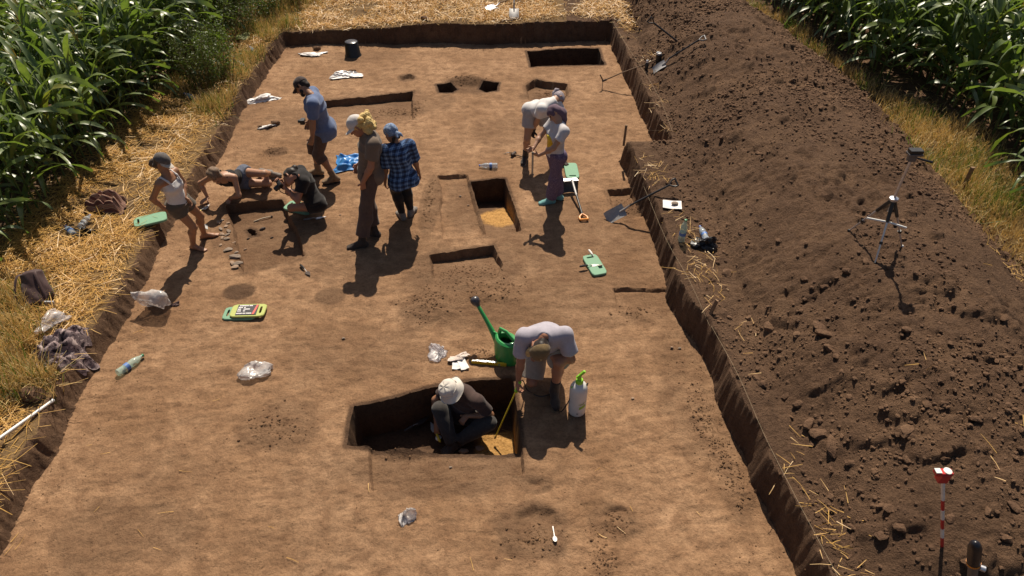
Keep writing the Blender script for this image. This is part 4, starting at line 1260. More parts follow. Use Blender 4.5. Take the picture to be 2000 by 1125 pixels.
        if add == 0.0:
            for q in range(5):
                o = (-.030 + q * .015) * k
                v.rc(tp + sd_ * o * .9 - t * .006, tp + sd_ * o + t * (.028 - abs(q - 1) * .004) * k - dn * -.002, .010 * k, .0085 * k, .004)
        v.cut(hb + dn * (.036 * k + add * .6), dn)
        return v
    def shoes(s, mat, name='shoe', boot=0.0, which=(0, 1), add=.010, sole=None):
        for i in which:
            S = 'LR'[i]
            o = obj(name, vol_mesh(name, [s.foot_vol(S, i, add, .009, boot)], mat), s.root)
            if sole:
                k = s.k; a = s.J['an' + S]; t = s.toes[i]; sd_ = nrm(np.cross(t, (0, 0, 1))); dn = -np.abs(np.cross(sd_, t)) if False else nrm(np.cross(t, sd_)); dn = dn if dn[2] < 0 else -dn
                b = a + dn * (.048 + .036) * k + dn * add * .6
                mb = MB(); out = []
                for q in range(16):
                    an = q / 16 * 2 * math.pi; L = .128 * k + add; W = (.034 + .008 * math.cos(an)) * k + add * .7
                    out.append(b + t * (.055 * k + L * math.cos(an)) + sd_ * W * math.sin(an) + dn * .004)
                mb.plate(out, .014, -dn); mb.build('sole', sole, o)
    # ---- clothing
    def shirt(s, mat, sleeve=.55, add=.020, hem=.0, noise=.006, loose=0.0, name='shirt', straps=False, seed=1.0, neck_k=.5, hemflare=.0):
        k, J = s.k, s.J; v = Vol(.012, .03); sec = s.torso_sections(add + loose * .4)
        # hem: how far the shirt falls below the pelvis joint (fraction of torso)
        base = J['pelvis'] + (J['pelvis'] - J['chest']) * (hem + .0)
        r1 = s.torso_sections(add + loose)[1][2]
        v.ec(base, sec[1][0], sec[1][1], (r1[0] + hemflare, r1[1] + hemflare), r1, .03, flat_a=True, flat_b=False)
        for i in range(1, 4 if straps else 5):
            v.ec(sec[i][0], sec[i + 1][0], sec[i][1], sec[i][2], sec[i + 1][2], .035, flat_a=False, flat_b=False)
        if s.fem:
            for sg in (-1, 1):
                v.ell(J['pelvis'] + (J['chest'] - J['pelvis']) * .70 + s.tf * (.072 * k + add * .6) + s.ss * sg * .066 * k, np.eye(3), [.052 * k + add * .5] * 3, .06)
        if hem > .03:
            for sg in (-1, 1): v.ell(J['pelvis'] - s.tf * .055 * k + s.hs * sg * .07 * k - s.up * .02, np.eye(3), [.086 * k * max(1, s.fat) + add + .012] * 3, .05)
        if not straps:
            v.rc(J['chest'], J['neck'] + (J['neck'] - J['chest']) * .25, .085 * k, .062 * k, .03, flat_b=True)
            v.rc(J['shL'], J['shR'], .053 * k + add, .053 * k + add, .045)
            for S in 'LR':
                e = J['sh' + S] + (J['el' + S] - J['sh' + S]) * min(sleeve, 1.0)
                if sleeve > 0: v.rc(J['sh' + S], e, .053 * k + add, (.044 + .010) * k + add + loose * .3, .035, flat_b=(sleeve <= 1.0))
                if sleeve > 1.0:
                    w = J['el' + S] + (J['wr' + S] - J['el' + S]) * (sleeve - 1)
                    v.rc(J['el' + S], w, .050 * k + add, .040 * k + add, .03, flat_b=True)
        else:
            c = J['chest']; top = s.up
            v.cut(sec[4][0] + s.up * .0, s.up)
        mshs = [v.mesh(noise=noise, seed=seed)]
        if straps:
            st = Vol(.009, .01)
            for sg in (-1, 1):
                a = sec[3][0] + s.tf * (sec[3][2][1]) + s.ss * sg * .085 * k + s.up * .04; b = J['chest'] + s.ss * sg * .105 * k + s.up * .062 * k; c = sec[3][0] - s.tf * sec[3][2][1] * .95 + s.ss * sg * .075 * k + s.up * .06
                st.chain([a, a * .4 + b * .6 + s.tf * .03, b, b * .5 + c * .5 - s.tf * .02, c], [.013] * 5)
            mshs.append(st.mesh())
        return obj(name, vol_mesh(name, mshs, mat), s.root)
    def trousers(s, mat, length=2.0, add=.020, noise=.005, flare=.0, name='trousers', waist=.20, seed=2.0):
        """length: 0..1 along the thigh, 1..2 down the shin"""
        k, J = s.k, s.J; f = .5 + .5 * s.fat; v = Vol(.012, .03); sec = s.torso_sections(add)
        v.ec(sec[0][0], sec[1][0], sec[0][1], sec[0][2], sec[1][2], .03, flat_a=False, flat_b=False)
        wtop = J['pelvis'] + (J['chest'] - J['pelvis']) * waist
        v.ec(sec[1][0], wtop, sec[1][1], sec[1][2], (sec[2][2][0] * .5 + sec[1][2][0] * .5, sec[2][2][1] * .5 + sec[1][2][1] * .5), .03, flat_a=False, flat_b=True)
        for S in 'LR':
            a, b, c = J['hip' + S], J['kn' + S], J['an' + S]
            v.ell(J['pelvis'] - s.tf * .058 * k + s.hs * (.07 * k if S == 'R' else -.07 * k) - s.up * .02, np.eye(3), [.086 * k + add * .8] * 3, .05)
            if length <= 1:
                e = a + (b - a) * length; v.rc(a, e, .088 * k * f + add, (.088 - .030 * length) * k * f + add + flare, .04, flat_b=True)
            else:
                v.rc(a, b, .088 * k * f + add, .060 * k * f + add, .04)
                bk = -np.asarray(s.calf_back(S))
                if length > 1.5: m = b + (c - b) * .3 + bk * .018; v.rc(b, m, .056 * k * f + add, .058 * k * f + add); v.rc(m, b + (c - b) * .6, .058 * k * f + add, .048 * k * f + add)
                e = b + (c - b) * (length - 1); v.rc(b, e, .060 * k * f + add, (.060 - .020 * (length - 1)) * k * f + add + flare, .03, flat_b=True)
        return obj(name, mesh_np(name, *v.mesh(noise=noise, seed=seed), mat, True), s.root)
    def cap(s, mat, brim_mat=None, brim=.075, name='cap', tilt=0.0, brim_side=None):
        k = s.k; R = s.head_frame(); r, f, u = R[:, 0], R[:, 1], R[:, 2]; c = s.J['head']
        f2 = nrm(f * math.cos(tilt) + u * math.sin(tilt)) ; u2 = np.cross(r, f2)
        v = Vol(.008, .01)
        v.ell(c + u2 * .040 * k - f2 * .012 * k, np.stack([r, f2, u2], 1), np.array([.092, .113, .104]) * k)
        v.cut(c + u2 * .028 * k, -u2)
        o = obj(name, mesh_np(name, *v.mesh(noise=.0015, nfreq=30), mat, True), s.root)
        mb = MB(); n = 11; outer = []; inner = []
        for q in range(n):
            a = math.radians(-72 + 144 * q / (n - 1))
            ib = c + u2 * .032 * k - f2 * .012 * k + r * math.sin(a) * .090 * k + f2 * math.cos(a) * .111 * k
            reach = brim * k * (math.cos(a * 1.15) ** .7 if abs(a * 1.15) < 1.57 else 0)
            ob = ib + f2 * reach - u2 * (.018 * k * (reach / (brim * k + 1e-6)) + .020 * k * abs(math.sin(a)))
            inner.append(ib - f2 * .012); outer.append(ob)
        for lay, dz in ((0, 0.0), (1, -.006)):
            mb.v += [tuple(p + u2 * dz) for p in inner] + [tuple(p + u2 * dz) for p in outer]
        m = 2 * n
        for q in range(n - 1):
            mb.f += [(q, q + 1, n + q + 1, n + q), (m + q, m + n + q, m + n + q + 1, m + q + 1), (n + q, n + q + 1, m + n + q + 1, m + n + q)]
        mb.build('brim', brim_mat or mat, o)
        bt = MB(); bt.ball(c + u2 * .143 * k - f2 * .012 * k, .009 * k, 8, 5); bt.build('button', brim_mat or mat, o)
        return o
    def hair(s, mat, blobs, name='hair', noise=.005, nf=26, res=.009, cover=True, seed=0.3):
        """blobs: list of (right, front, up, radius) in head units; cover adds the scalp"""
        k = s.k; R = s.head_frame(); c = s.J['head']; v = Vol(res, .025)
        if cover:
            v.ell(c + R[:, 2] * .028 * k - R[:, 1] * .022 * k, R, np.array([.086, .100, .100]) * k)
            v.ell(c + R[:, 1] * .085 * k - R[:, 2] * .035 * k, R, np.array([.075, .062, .085]) * k, None, True)
        pts = [(c + R @ (np.array(b[:3]) * k), b[3] * k) for b in blobs]
        for q in pts: v.ell(q[0], R, [q[1]] * 3)
        return obj(name, mesh_np(name, *v.mesh(noise=noise, nfreq=nf, seed=seed, stretch=(1, 1, .8)), mat, True), s.root)
    def scarf(s, mat, name='headscarf', tail=None, noise=.004):
        k = s.k; R = s.head_frame(); r, f, u = R[:, 0], R[:, 1], R[:, 2]; c = s.J['head']; v = Vol(.008, .02)
        v.ell(c + u * .030 * k - f * .016 * k, R, np.array([.092, .112, .106]) * k)
        v.ell(c + f * .090 * k - u * .038 * k, R, np.array([.078, .062, .085]) * k, .01, True)
        v.cut(c - u * .055 * k, -u)
        ms = [v.mesh(noise=noise, nfreq=24)]
        if tail:
            t = Vol(.008, .02)
            for ch in tail:
                pts = [c + R @ (np.array(p[:3]) * k) if len(p) == 4 else c + np.array(p[:3]) * k for p in ch]; t.chain(pts, [p[3] * k for p in ch], .03)
            ms.append(t.mesh(noise=noise, nfreq=24))
        return obj(name, vol_mesh(name, ms, mat), s.root)
M_EYE = simple('eye', (.02, .015, .012), .2)

# ------------------------------------------------------------------ clothing materials
C_WHITE = cloth('white_cotton', (.66, .63, .62), .06); C_WHITE2 = cloth('offwhite_cotton', (.55, .52, .53), .08, dirt=(.35, .27, .2)); C_LILAC = cloth('pale_lilac_cotton', (.40, .37, .42), .08)
C_KHAKI = cloth('khaki_canvas', (.11, .085, .062), .15); C_GREYCAP = cloth('grey_canvas', (.12, .105, .10), .25); C_BRIM = cloth('pale_canvas', (.50, .44, .38), .1)
C_BLACK = cloth('black_jersey', (.016, .013, .013), .2); C_BROWNB = cloth('dark_brown_jersey', (.060, .036, .031), .2); C_BLUE = cloth('faded_blue_jersey', (.125, .165, .285), .12)
C_BROWNS = cloth('brown_canvas', (.115, .070, .050), .15); C_TAUPE = cloth('taupe_jersey', (.165, .120, .090), .1); C_BRTR = cloth('brown_twill', (.105, .064, .048), .15, dirt=(.16, .1, .06))
C_CAPD = cloth('dark_cap', (.055, .038, .034), .2); C_CAPW = cloth('white_cap', (.62, .57, .54), .06); C_CAPO = cloth('olive_brown_cap', (.17, .115, .055), .15); C_CAPOB = cloth('tan_brim', (.48, .36, .18), .1)
C_DENIM = cloth('washed_denim', (.105, .115, .155), .35, scale=40); C_GREYSH = cloth('light_grey_cotton', (.40, .37, .365), .1); C_BEIGE = cloth('beige_canvas', (.33, .28, .23), .12)
C_GREYD = cloth('dark_grey_jersey', (.050, .044, .041), .25); C_LEGG = cloth('black_leggings', (.014, .012, .013), .2, .6); C_HATW = cloth('white_linen', (.66, .60, .53), .06)
C_BOOT = cloth('scuffed_tan_leather', (.22, .145, .085), .2, .7); C_BOOTD = cloth('dark_leather', (.045, .032, .026), .25, .6); C_SNEAK = cloth('grey_sneaker', (.20, .17, .15), .3); C_TEAL = cloth('teal_canvas_shoe', (.17, .38, .37), .1); C_RUB = cloth('pale_rubber', (.5, .47, .42), .1); C_GLOVE = cloth('black_glove', (.03, .022, .02), .2)
H_BLOND = cloth('blond_hair', (.62, .43, .16), .3, .5, 45); H_BROWN = cloth('brown_hair', (.10, .058, .034), .35, .5, 45); H_DARK = cloth('dark_hair', (.022, .014, .011), .3, .45, 45); H_ASH = cloth('ash_brown_hair', (.20, .13, .085), .45, .55, 50)
C_YELLOW = cloth('yellow_print', (.72, .50, .03), .1); C_RED = cloth('red_band', (.30, .04, .03), .1); C_SOCK = cloth('white_sock', (.6, .57, .54), .08)
def pattern_cloth(name, cols, scale, rough=.85, kind='voronoi'):
    m, nt, bs, out = new_mat(name); P = n_pos(nt)
    if kind == 'plaid':
        mp = nt.nodes.new('ShaderNodeMapping'); mp.inputs['Rotation'].default_value = (0, 0, .42); nt.links.new(P, mp.inputs['Vector'])
        sx = nt.nodes.new('ShaderNodeSeparateXYZ'); nt.links.new(mp.outputs['Vector'], sx.inputs[0])
        def stripes(v, f):
            t = n_math(nt, 'FRACT', n_math(nt, 'MULTIPLY', v, f)); return n_ramp(nt, t, [(0, 0.0), (.30, 0.0), (.32, .55), (.62, .55), (.64, 1.0), (.72, 1.0), (.74, .35), (1.0, .35)])
        a = stripes(sx.outputs[0], scale); b = stripes(sx.outputs[2], scale)
        f = n_math(nt, 'MULTIPLY', n_math(nt, 'ADD', a, b), .5)
        c = n_ramp(nt, f, [(.12, cols[0]), (.40, cols[1]), (.62, cols[2]), (.9, cols[3])])
    else:
        f = n_noise(nt, scale, 3, .5, P, 1.5)
        c = n_ramp(nt, f, [(.38, cols[0]), (.46, cols[1]), (.55, cols[2]), (.64, cols[-1])])
    nt.links.new(c, bs.inputs['Base Color']); bs.inputs['Roughness'].default_value = rough; bs.inputs['Specular IOR Level'].default_value = .2
    n_bump(nt, bs, n_noise(nt, 200, 2, .5, P), .3, .003)
    return m
C_PLAID = pattern_cloth('blue_plaid', [(.020, .028, .055), (.045, .085, .19), (.10, .19, .38), (.28, .40, .56)], 15, .85, 'plaid')
C_BANDB = pattern_cloth('blue_bandana', [(.10, .15, .27), (.16, .23, .38), (.22, .30, .45), (.42, .48, .58)], 60)
C_BANDG = pattern_cloth('patterned_bandana', [(.14, .11, .12), (.45, .40, .42), (.28, .22, .26), (.55, .50, .50)], 60)
C_PURP = cloth('purple_scarf', (.135, .085, .115), .12); C_PTR = pattern_cloth('violet_print', [(.10, .07, .12), (.16, .115, .185), (.12, .09, .15), (.24, .18, .25)], 45)
C_CAMO = pattern_cloth('camouflage', [(.025, .018, .022), (.26, .19, .19), (.10, .075, .08), (.46, .36, .34)], 11)

def V3(*a): return np.array(a, float)
ZV = V3(0, 0, 1)
def bucket_hat(s, mat):
    k = s.k; R = s.head_frame(); r, f, u = R[:, 0], R[:, 1], R[:, 2]; c = s.J['head']
    prof = [(.150, .004), (.146, -.002), (.118, .030), (.104, .048), (.101, .075), (.093, .112), (.080, .130), (.060, .141), (.0, .146)]
    mb = MB(); n = 28; V = []; F = []
    for i, (rr, z) in enumerate(prof):
        for q in range(n):
            a = 2 * math.pi * q / n; w = 1 + .035 * math.sin(5 * a + 1) * (rr > .11) + .02 * math.sin(3 * a + i)
            zz = z + (.010 * math.sin(3 * a + .7) if rr > .11 else .004 * math.sin(7 * a + i))
            V.append(c + k * (r * rr * w * math.cos(a) + f * (rr * 1.06 * w * math.sin(a) - .01) + u * (zz - .012)))
    for i in range(len(prof) - 1):
        for q in range(n): F.append((i * n + q, i * n + (q + 1) % n, (i + 1) * n + (q + 1) % n, (i + 1) * n + q))
    mb.add(V, F); o = mb.build('bucket_hat', mat, s.root)
    mb = MB(); mb.tube([V[4 * n + (q % n)] + nrm(V[4 * n + q % n] - c) * .003 for q in range(n + 1)], .004, 5); mb.build('hat_seam', mat, o)
    return o

# ------------------------------------------------------------------ 1 standing woman, left trench edge
def person_tank():
    fL, fR = gz(402, 466, 0), gz(381, 488, 0)
    p = Person('barefoot woman in white tank top standing with hand on hip beside the trench edge', gz(391, 478), 1.56, SK_TAN, .96, True)
    pel = gy(350, 402, 7.58); pel[2] = .80; pel = gz(349, 397, .80)
    ch = gz(326, 346, 1.23); hd = gz(317, 318, 1.42)
    f = nrm(V3(.93, -.30, 0)); rt = np.cross(f, ZV)
    elb = gz(291, 398, .88)
    p.pose(pel, ch, hd, nrm(V3(.86, -.18, -.38)), rt, nrm(rt + f * .05), [gz(352, 400, .88) + V3(.0, .16, 0), gz(323, 409, .80)],
           [fL + ZV * .085, fR + ZV * .085], [nrm(V3(-.2, .9, 0)), nrm(V3(-1, -.35, -.1))], [V3(.9, .3, 0), V3(.9, -.1, 0)], toes=[nrm(V3(.9, .35, 0)), nrm(V3(.95, -.25, 0))],
           hand_dir=[(V3(.4, 0, -.6), .6), (nrm(V3(.75, .1, -.55)), .7, V3(.2, .8, .2))])
    p.body(barefoot=(True, True)); p.shirt(C_WHITE, straps=True, add=.012, hem=-.02, noise=.004, name='tank_top'); p.trousers(C_KHAKI, .38, .018, flare=.012, name='shorts', waist=.12)
    p.cap(C_GREYCAP, C_BRIM, .062); p.hair(H_BROWN, [(0, -.11, -.04, .05), (0, -.13, -.08, .045), (.05, -.06, -.05, .04), (-.05, -.06, -.05, .04)], noise=.004)
    return p
# ------------------------------------------------------------------ 2 reclining woman
def person_reclining():
    p = Person('woman in denim shorts lying on her side reaching into the shallow pit', gz(470, 370), 1.58, SK_PALE, .95, True)
    pel = gz(474, 347, .17); ch = gz(435, 346, .40); hd = gz(421, 345, .52)
    p.pose(pel, ch, hd, nrm(V3(.15, -.72, -.68)), nrm(V3(-.12, -.30, -.85)), nrm(V3(-.90, -.12, .10)), [gz(449, 388, .03), gz(406, 386, .06)],
           [gz(527, 338, .10), gz(510, 333, .10)], [V3(.75, -.3, .5), V3(-.7, .3, .5)], [V3(1, -.6, .3), V3(1, -1.1, -.1)], toes=[nrm(V3(.75, .5, -.15)), nrm(V3(.75, .55, -.1))],
           hand_dir=[(nrm(V3(-.25, -.75, -.5)), .5, V3(0, .4, -.9)), (nrm(V3(-.55, -.75, -.1)), .25, V3(0, 0, -1))], neck=gz(430, 345, .455))
    p.body(); p.shirt(C_BLACK, straps=True, add=.012, hem=-.05, noise=.004, name='tank_top', seed=3); p.trousers(C_DENIM, .26, .014, flare=.010, name='shorts', waist=.30)
    p.hair(H_ASH, [(0, -.09, .05, .065), (.05, -.05, .06, .06), (-.05, -.06, .06, .06), (.02, -.11, .0, .05), (.06, .0, .0, .04), (-.07, -.01, .0, .045)], noise=.006, seed=2)
    p.shoes(C_SNEAK, 'sneaker', sole=C_RUB)
    # bracelet
    w = p.J['wrL']; d = nrm(p.J['wrL'] - p.J['elL']); s_, u_, _ = frame_from(d)
    mb = MB(); mb.tube([w - d * .02 + (s_ * math.cos(a) + u_ * math.sin(a)) * .031 for a in np.linspace(0, 6.283, 13)], .004, 5); mb.build('bracelet', C_RED, p.root)
    return p
# ------------------------------------------------------------------ 3 kneeling photographer
def person_photographer():
    p = Person('photographer in black kneeling on a green pad with camera at the eye', gz(595, 408), 1.66, SK_RED, 1.0, True)
    f = nrm(V3(-.92, -.35, 0)); rt = np.cross(f, ZV)
    pel = gz(616, 396, .27); ch = gz(590, 343, .66); hd = gz(566, 345, .72)
    hL = gz(556, 366, .60); hR = gz(552, 358, .62)
    p.pose(pel, ch, hd, nrm(V3(-.80, -.30, -.50)), rt, rt, [hL, hR], [gz(622, 402, .07), gz(612, 388, .07)], [V3(.1, -.5, -.85), V3(-.3, .6, -.7)], [nrm(V3(-.95, -.35, .15)), nrm(V3(-.95, .2, .2))],
           toes=[nrm(V3(.9, .25, -.3)), nrm(V3(.9, .25, -.3))], hand_dir=[(nrm(V3(-.6, .1, .7)), .9, V3(-.2, .9, .3)), (nrm(V3(-.6, -.1, .7)), .9, V3(-.2, -.9, .3))], neck=gz(577, 345, .735))
    p.body(); p.shirt(C_BLACK, .55, .022, -.02, noise=.006, loose=.01, name='t_shirt', seed=4); p.trousers(C_BLACK, .25, .016, name='shorts', flare=.012, seed=5)
    p.hair(H_DARK, [(0, -.08, .03, .06), (0, -.13, .07, .042), (0, -.05, .07, .05)], noise=.004); p.shoes(C_BOOTD, 'shoe')
    R = p.head_frame(); mb = MB(); c = p.J['head'] + R @ V3(0, -.135, .075); mb.ball(c, .024, 8, 6); mb.build('hair_band', C_RED, p.root)
    return p
# ------------------------------------------------------------------ 4 man in blue
def person_blue():
    f = nrm(V3(-.97, -.20, 0)); rt = np.cross(f, ZV)
    fR, fL = gz(624, 342, 0), gz(655, 356, 0)
    p = Person('man in faded blue t-shirt, brown shorts and dark cap standing bent headed', gz(642, 349), 1.70, SK_TAN, 1.12)
    pel = gz(631, 249, .87); ch = gz(611, 192, 1.36); hd = gz(589, 169, 1.50)
    p.pose(pel, ch, hd, nrm(V3(-.78, -.22, -.58)), rt, rt, [pel - rt * .27 + f * .16 - ZV * .04, pel + rt * .26 + f * .2], [fL + ZV * .10, fR + ZV * .10], [V3(.9, -.75, 0), V3(.6, .7, 0)], [V3(-1, 0, 0), V3(-1, .1, 0)],
           toes=[nrm(V3(-.95, -.30, 0)), nrm(V3(-.98, .1, 0))], hand_dir=[(nrm(V3(-.45, .1, -.85)), .5, rt), None])
    p.body(); p.shirt(C_BLUE, .72, .030, .28, noise=.006, loose=.006, name='t_shirt', seed=1.7); p.trousers(C_BROWNS, 1.30, .018, flare=.022, name='shorts', seed=2.7)
    p.cap(C_CAPD, None, .07); p.hair(H_DARK, [(0, .055, -.105, .035), (.045, .03, -.075, .03), (-.045, .03, -.075, .03), (0, -.09, -.04, .04)], noise=.003, cover=True)
    p.shoes(C_BOOT, 'boot', .09, sole=C_BOOTD)
    return p
# ------------------------------------------------------------------ 5 blond, white cap
def person_blond():
    f = nrm(V3(-.96, -.28, 0)); rt = np.cross(f, ZV)
    fL, fR = gz(708, 484, 0), gz(733, 462, 0)
    p = Person('person with curly blond hair, white cap, taupe t-shirt and brown trousers standing', gz(718, 474), 1.82, SK_RED, .98)
    pel = gz(722, 335, .95); ch = gz(724, 268, 1.47); hd = gz(697, 247, 1.62)
    p.pose(pel, ch, hd, nrm(V3(-.80, -.25, -.55)), rt, rt, [pel - rt * .235 + f * .12 - ZV * .01, pel + rt * .25 + f * .1], [fL + ZV * .10, fR + ZV * .10], [V3(.9, -.5, .1), V3(.7, .6, 0)], [V3(-1, 0, 0), V3(-1, .1, 0)],
           toes=[nrm(V3(-.95, -.22, 0)), nrm(V3(-.9, .3, 0))], hand_dir=[(nrm(V3(-.1, .1, -.98)), .6, rt), None], neck=gz(716, 258, 1.54))
    p.body(); p.shirt(C_TAUPE, .62, .030, .17, noise=.006, loose=.006, name='t_shirt', seed=.6); p.trousers(C_BRTR, 1.80, .024, flare=.026, noise=.006, seed=3.1)
    p.cap(C_CAPW, None, .068)
    rg = np.random.default_rng(4); bl = [(rg.uniform(-.095, .095), rg.uniform(-.20, -.06), rg.uniform(-.13, .05), rg.uniform(.026, .046)) for _ in range(46)]
    p.hair(H_BLOND, bl, noise=.0035, nf=95, res=.007)
    p.shoes(C_BOOTD, 'boot', .10, sole=C_BOOT)
    return p
# ------------------------------------------------------------------ 6 plaid shirt, seen from behind
def person_plaid():
    f = nrm(V3(-.45, .89, 0)); rt = np.cross(f, ZV)
    fL, fR = gz(787, 428, 0), gz(803, 421, 0)
    p = Person('person in loose blue plaid shirt, black leggings and blue bandana seen from behind', gz(795, 425), 1.60, SK_TAN, 1.06, True)
    pel = gz(786, 345, .79); ch = gz(776, 288, 1.26); hd = gz(763, 260, 1.42)
    p.pose(pel, ch, hd, nrm(V3(-.75, .40, -.50)), rt, rt, [gz(752, 358, .72), pel + rt * .26 - ZV * .06 + f * .05], [fL + ZV * .085, fR + ZV * .085], [V3(-.7, -.5, 0), rt * .35 - f], [f, f],
           toes=[nrm(V3(-.5, .8, 0)), nrm(V3(.25, .9, 0))])
    p.body(); p.shirt(C_PLAID, .98, .028, .20, noise=.008, loose=.020, name='plaid_shirt', seed=2.2, hemflare=.025); p.trousers(C_LEGG, 1.93, .012, noise=.001, name='leggings')
    p.scarf(C_BANDB, 'bandana', tail=[[(0, -.10, -.03, .03), (.03, -.14, -.06, .018), (.05, -.16, -.10, .012)], [(0, -.10, -.03, .03), (-.02, -.13, -.09, .014)]])
    p.hair(H_DARK, [(-.05, -.07, -.09, .03), (-.06, -.05, -.13, .022), (.05, -.07, -.08, .03)], cover=False, noise=.003)
    p.shoes(C_SNEAK, 'sneaker', sole=C_RUB); 
    mb = MB()
    for i, S in enumerate('LR'):
        mb = MB(); a = p.J['an' + S]; u = nrm(p.J['kn' + S] - a); mb.tube([a + u * .0, a + u * .05], .044, 12); mb.build('sock', C_SOCK, p.root)
    return p
# ------------------------------------------------------------------ 7 woman bending over
def person_bending():
    f = nrm(V3(.55, -.84, 0)); rt = np.cross(f, ZV)
    fR, fL = gz(1026, 314, 0), gz(1093, 318, 0)
    p = Person('woman in white t-shirt and pale grey shorts bending over with black gloves', gz(1060, 316), 1.66, SK_PALE, .98, True)
    pel = gz(1045, 217, .88); ch = gz(1072, 205, 1.07); hd = gz(1090, 193, 1.10)
    p.pose(pel, ch, hd, nrm(V3(.55, -.45, -.75)), nrm(V3(-.80, -.55, 0)), nrm(V3(-.62, -.70, -.05)), [gz(1080, 250, .75), gz(1040, 258, .55)], [fL + ZV * .095, fR + ZV * .095], [V3(.4, .2, 0), V3(-.3, -.6, .2)], [nrm(V3(.5, -.8, 0)), nrm(V3(-.1, -1, 0))],
           toes=[nrm(V3(.6, -.75, 0)), nrm(V3(-.25, -.95, 0))], hand_dir=[None, (nrm(V3(-.15, 0, -.95)), .5)], neck=gz(1082, 199, 1.10))
    p.body(); p.shirt(C_WHITE, .55, .020, .04, noise=.006, loose=.008, name='t_shirt', seed=5.1); p.trousers(C_GREYSH, .55, .024, flare=.02, name='shorts', seed=1.2)
    p.scarf(C_BANDG, 'bandana', tail=[[(0, -.11, -.01, .03), (.03, -.13, .03, .024), (.05, -.12, .07, .015)]])
    p.shoes(C_BOOTD, 'boot', .12, sole=C_RUB)
    for i, S in enumerate('LR'):
        v = p.hand_vol(S, i); v.pr = [(q[0], q[1], q[2], q[3] + .004, q[4] + .004) + tuple(q[5:]) for q in v.pr]
        v.rc(p.J['wr' + S] - nrm(p.J['wr' + S] - p.J['el' + S]) * .04, p.J['wr' + S], .036, .034)
        obj('glove', vol_mesh('glove', [v], C_GLOVE), p.root)
    return p
# ------------------------------------------------------------------ 8 woman with purple scarf
def person_purple():
    f = nrm(V3(-.90, -.42, 0)); rt = np.cross(f, ZV)
    fL, fR = gz(1075, 398, 0), gz(1091, 390, 0)
    p = Person('woman in purple headscarf, white shirt with yellow front and violet trousers standing', gz(1083, 394), 1.58, SK_PALE, .92, True)
    pel = gz(1085, 301, .855); ch = gz(1092, 247, 1.31); hd = gz(1083, 222, 1.46)
    p.pose(pel, ch, hd, nrm(V3(-.72, -.45, -.55)), rt, rt, [ch + f * .34 - rt * .07 - ZV * .33, ch + f * .36 + rt * .05 - ZV * .28], [fL + ZV * .085, fR + ZV * .085], [-rt - ZV * .6 - f * .3, rt - ZV * .5], [nrm(f + V3(0, 0, .1))] * 2,
           toes=[nrm(V3(-.96, -.2, 0)), nrm(V3(-.9, .3, 0))], hand_dir=[(nrm(V3(-.85, .35, .2)), .8, V3(.1, .8, .4)), (nrm(V3(-.8, -.4, -.1)), .8, V3(0, -.8, .4))])
    p.body(); sh = p.shirt(C_WHITE2, .55, .018, .02, noise=.005, loose=.004, name='t_shirt', seed=.9); p.trousers(C_PTR, 1.90, .024, flare=.022, noise=.006, seed=4.4, waist=.16)
    # yellow printed panel on the chest
    sec = p.torso_sections(.025); v = Vol(.010, .02)
    a = sec[1][0] + p.tf * (sec[1][2][1] - .02) + p.up * .03; b = sec[3][0] + p.tf * (sec[3][2][1] - .012)
    v.ec(a, b, p.ss, (.055, .03), (.068, .036), .01); v.rc(b + p.ss * .05 + p.up * -.02, b - p.ss * .05 + p.up * -.02, .034, .034, .03)
    obj('yellow_panel', mesh_np('yellow_panel', *v.mesh(noise=.002, nfreq=20), C_YELLOW, True), p.root)
    p.scarf(C_PURP, tail=[[(.03, .02, .03, .09, 1), (.10, .03, -.02, .085, 1), (.12, .03, -.10, .072, 1), (.12, .02, -.18, .055, 1), (.11, .0, -.24, .03, 1)]]); p.hair(H_BROWN, [(.06, .02, -.07, .022)], cover=False)
    p.shoes(C_TEAL, 'shoe', sole=C_RUB)
    return p
# ------------------------------------------------------------------ 9 kneeling man with sprayer lance
def person_kneeling():
    p = Person('man in pale lilac t-shirt and olive cap kneeling with the sprayer lance', gz(1062, 760), 1.80, SK_RED, 1.06)
    pel = V3(.37, 5.36, .42); ch = gz(1063, 655, .84); hd = gz(1052, 679, .785)
    kR = gz(1040, 742, .06)
    p.pose(pel, ch, hd, nrm(V3(-.62, .12, -.78)), V3(-1, .06, 0), nrm(V3(-1, -.04, -.06)), [gz(1066, 694, .57), gz(1010, 760, .16)], [gz(1083, 762, .10), V3(.26, 5.50, .10)],
           [V3(.85, -.3, -.3), V3(-.7, .5, .1)], [V3(.06, -1, .35), V3(-.1, -1, -.1)], toes=[nrm(V3(.05, -1, 0)), nrm(V3(0, -.25, -.96))],
           hand_dir=[(nrm(V3(-.95, -.2, .0)), .5, V3(0, .3, -1)), (nrm(V3(-.1, -.65, -.75)), 1.1, V3(.8, .2, -.2))], neck=gz(1062, 660, .87))
    p.body(); p.shirt(C_LILAC, .72, .030, .02, noise=.008, loose=.012, name='t_shirt', seed=3.3); p.trousers(C_BEIGE, .93, .030, flare=.028, name='shorts', seed=2.0)
    p.cap(C_CAPO, C_CAPOB, .075); p.hair(H_DARK, [(0, -.09, -.04, .045)], noise=.003); p.shoes(C_BOOTD, 'boot', .12, sole=C_BOOTD)
    return p
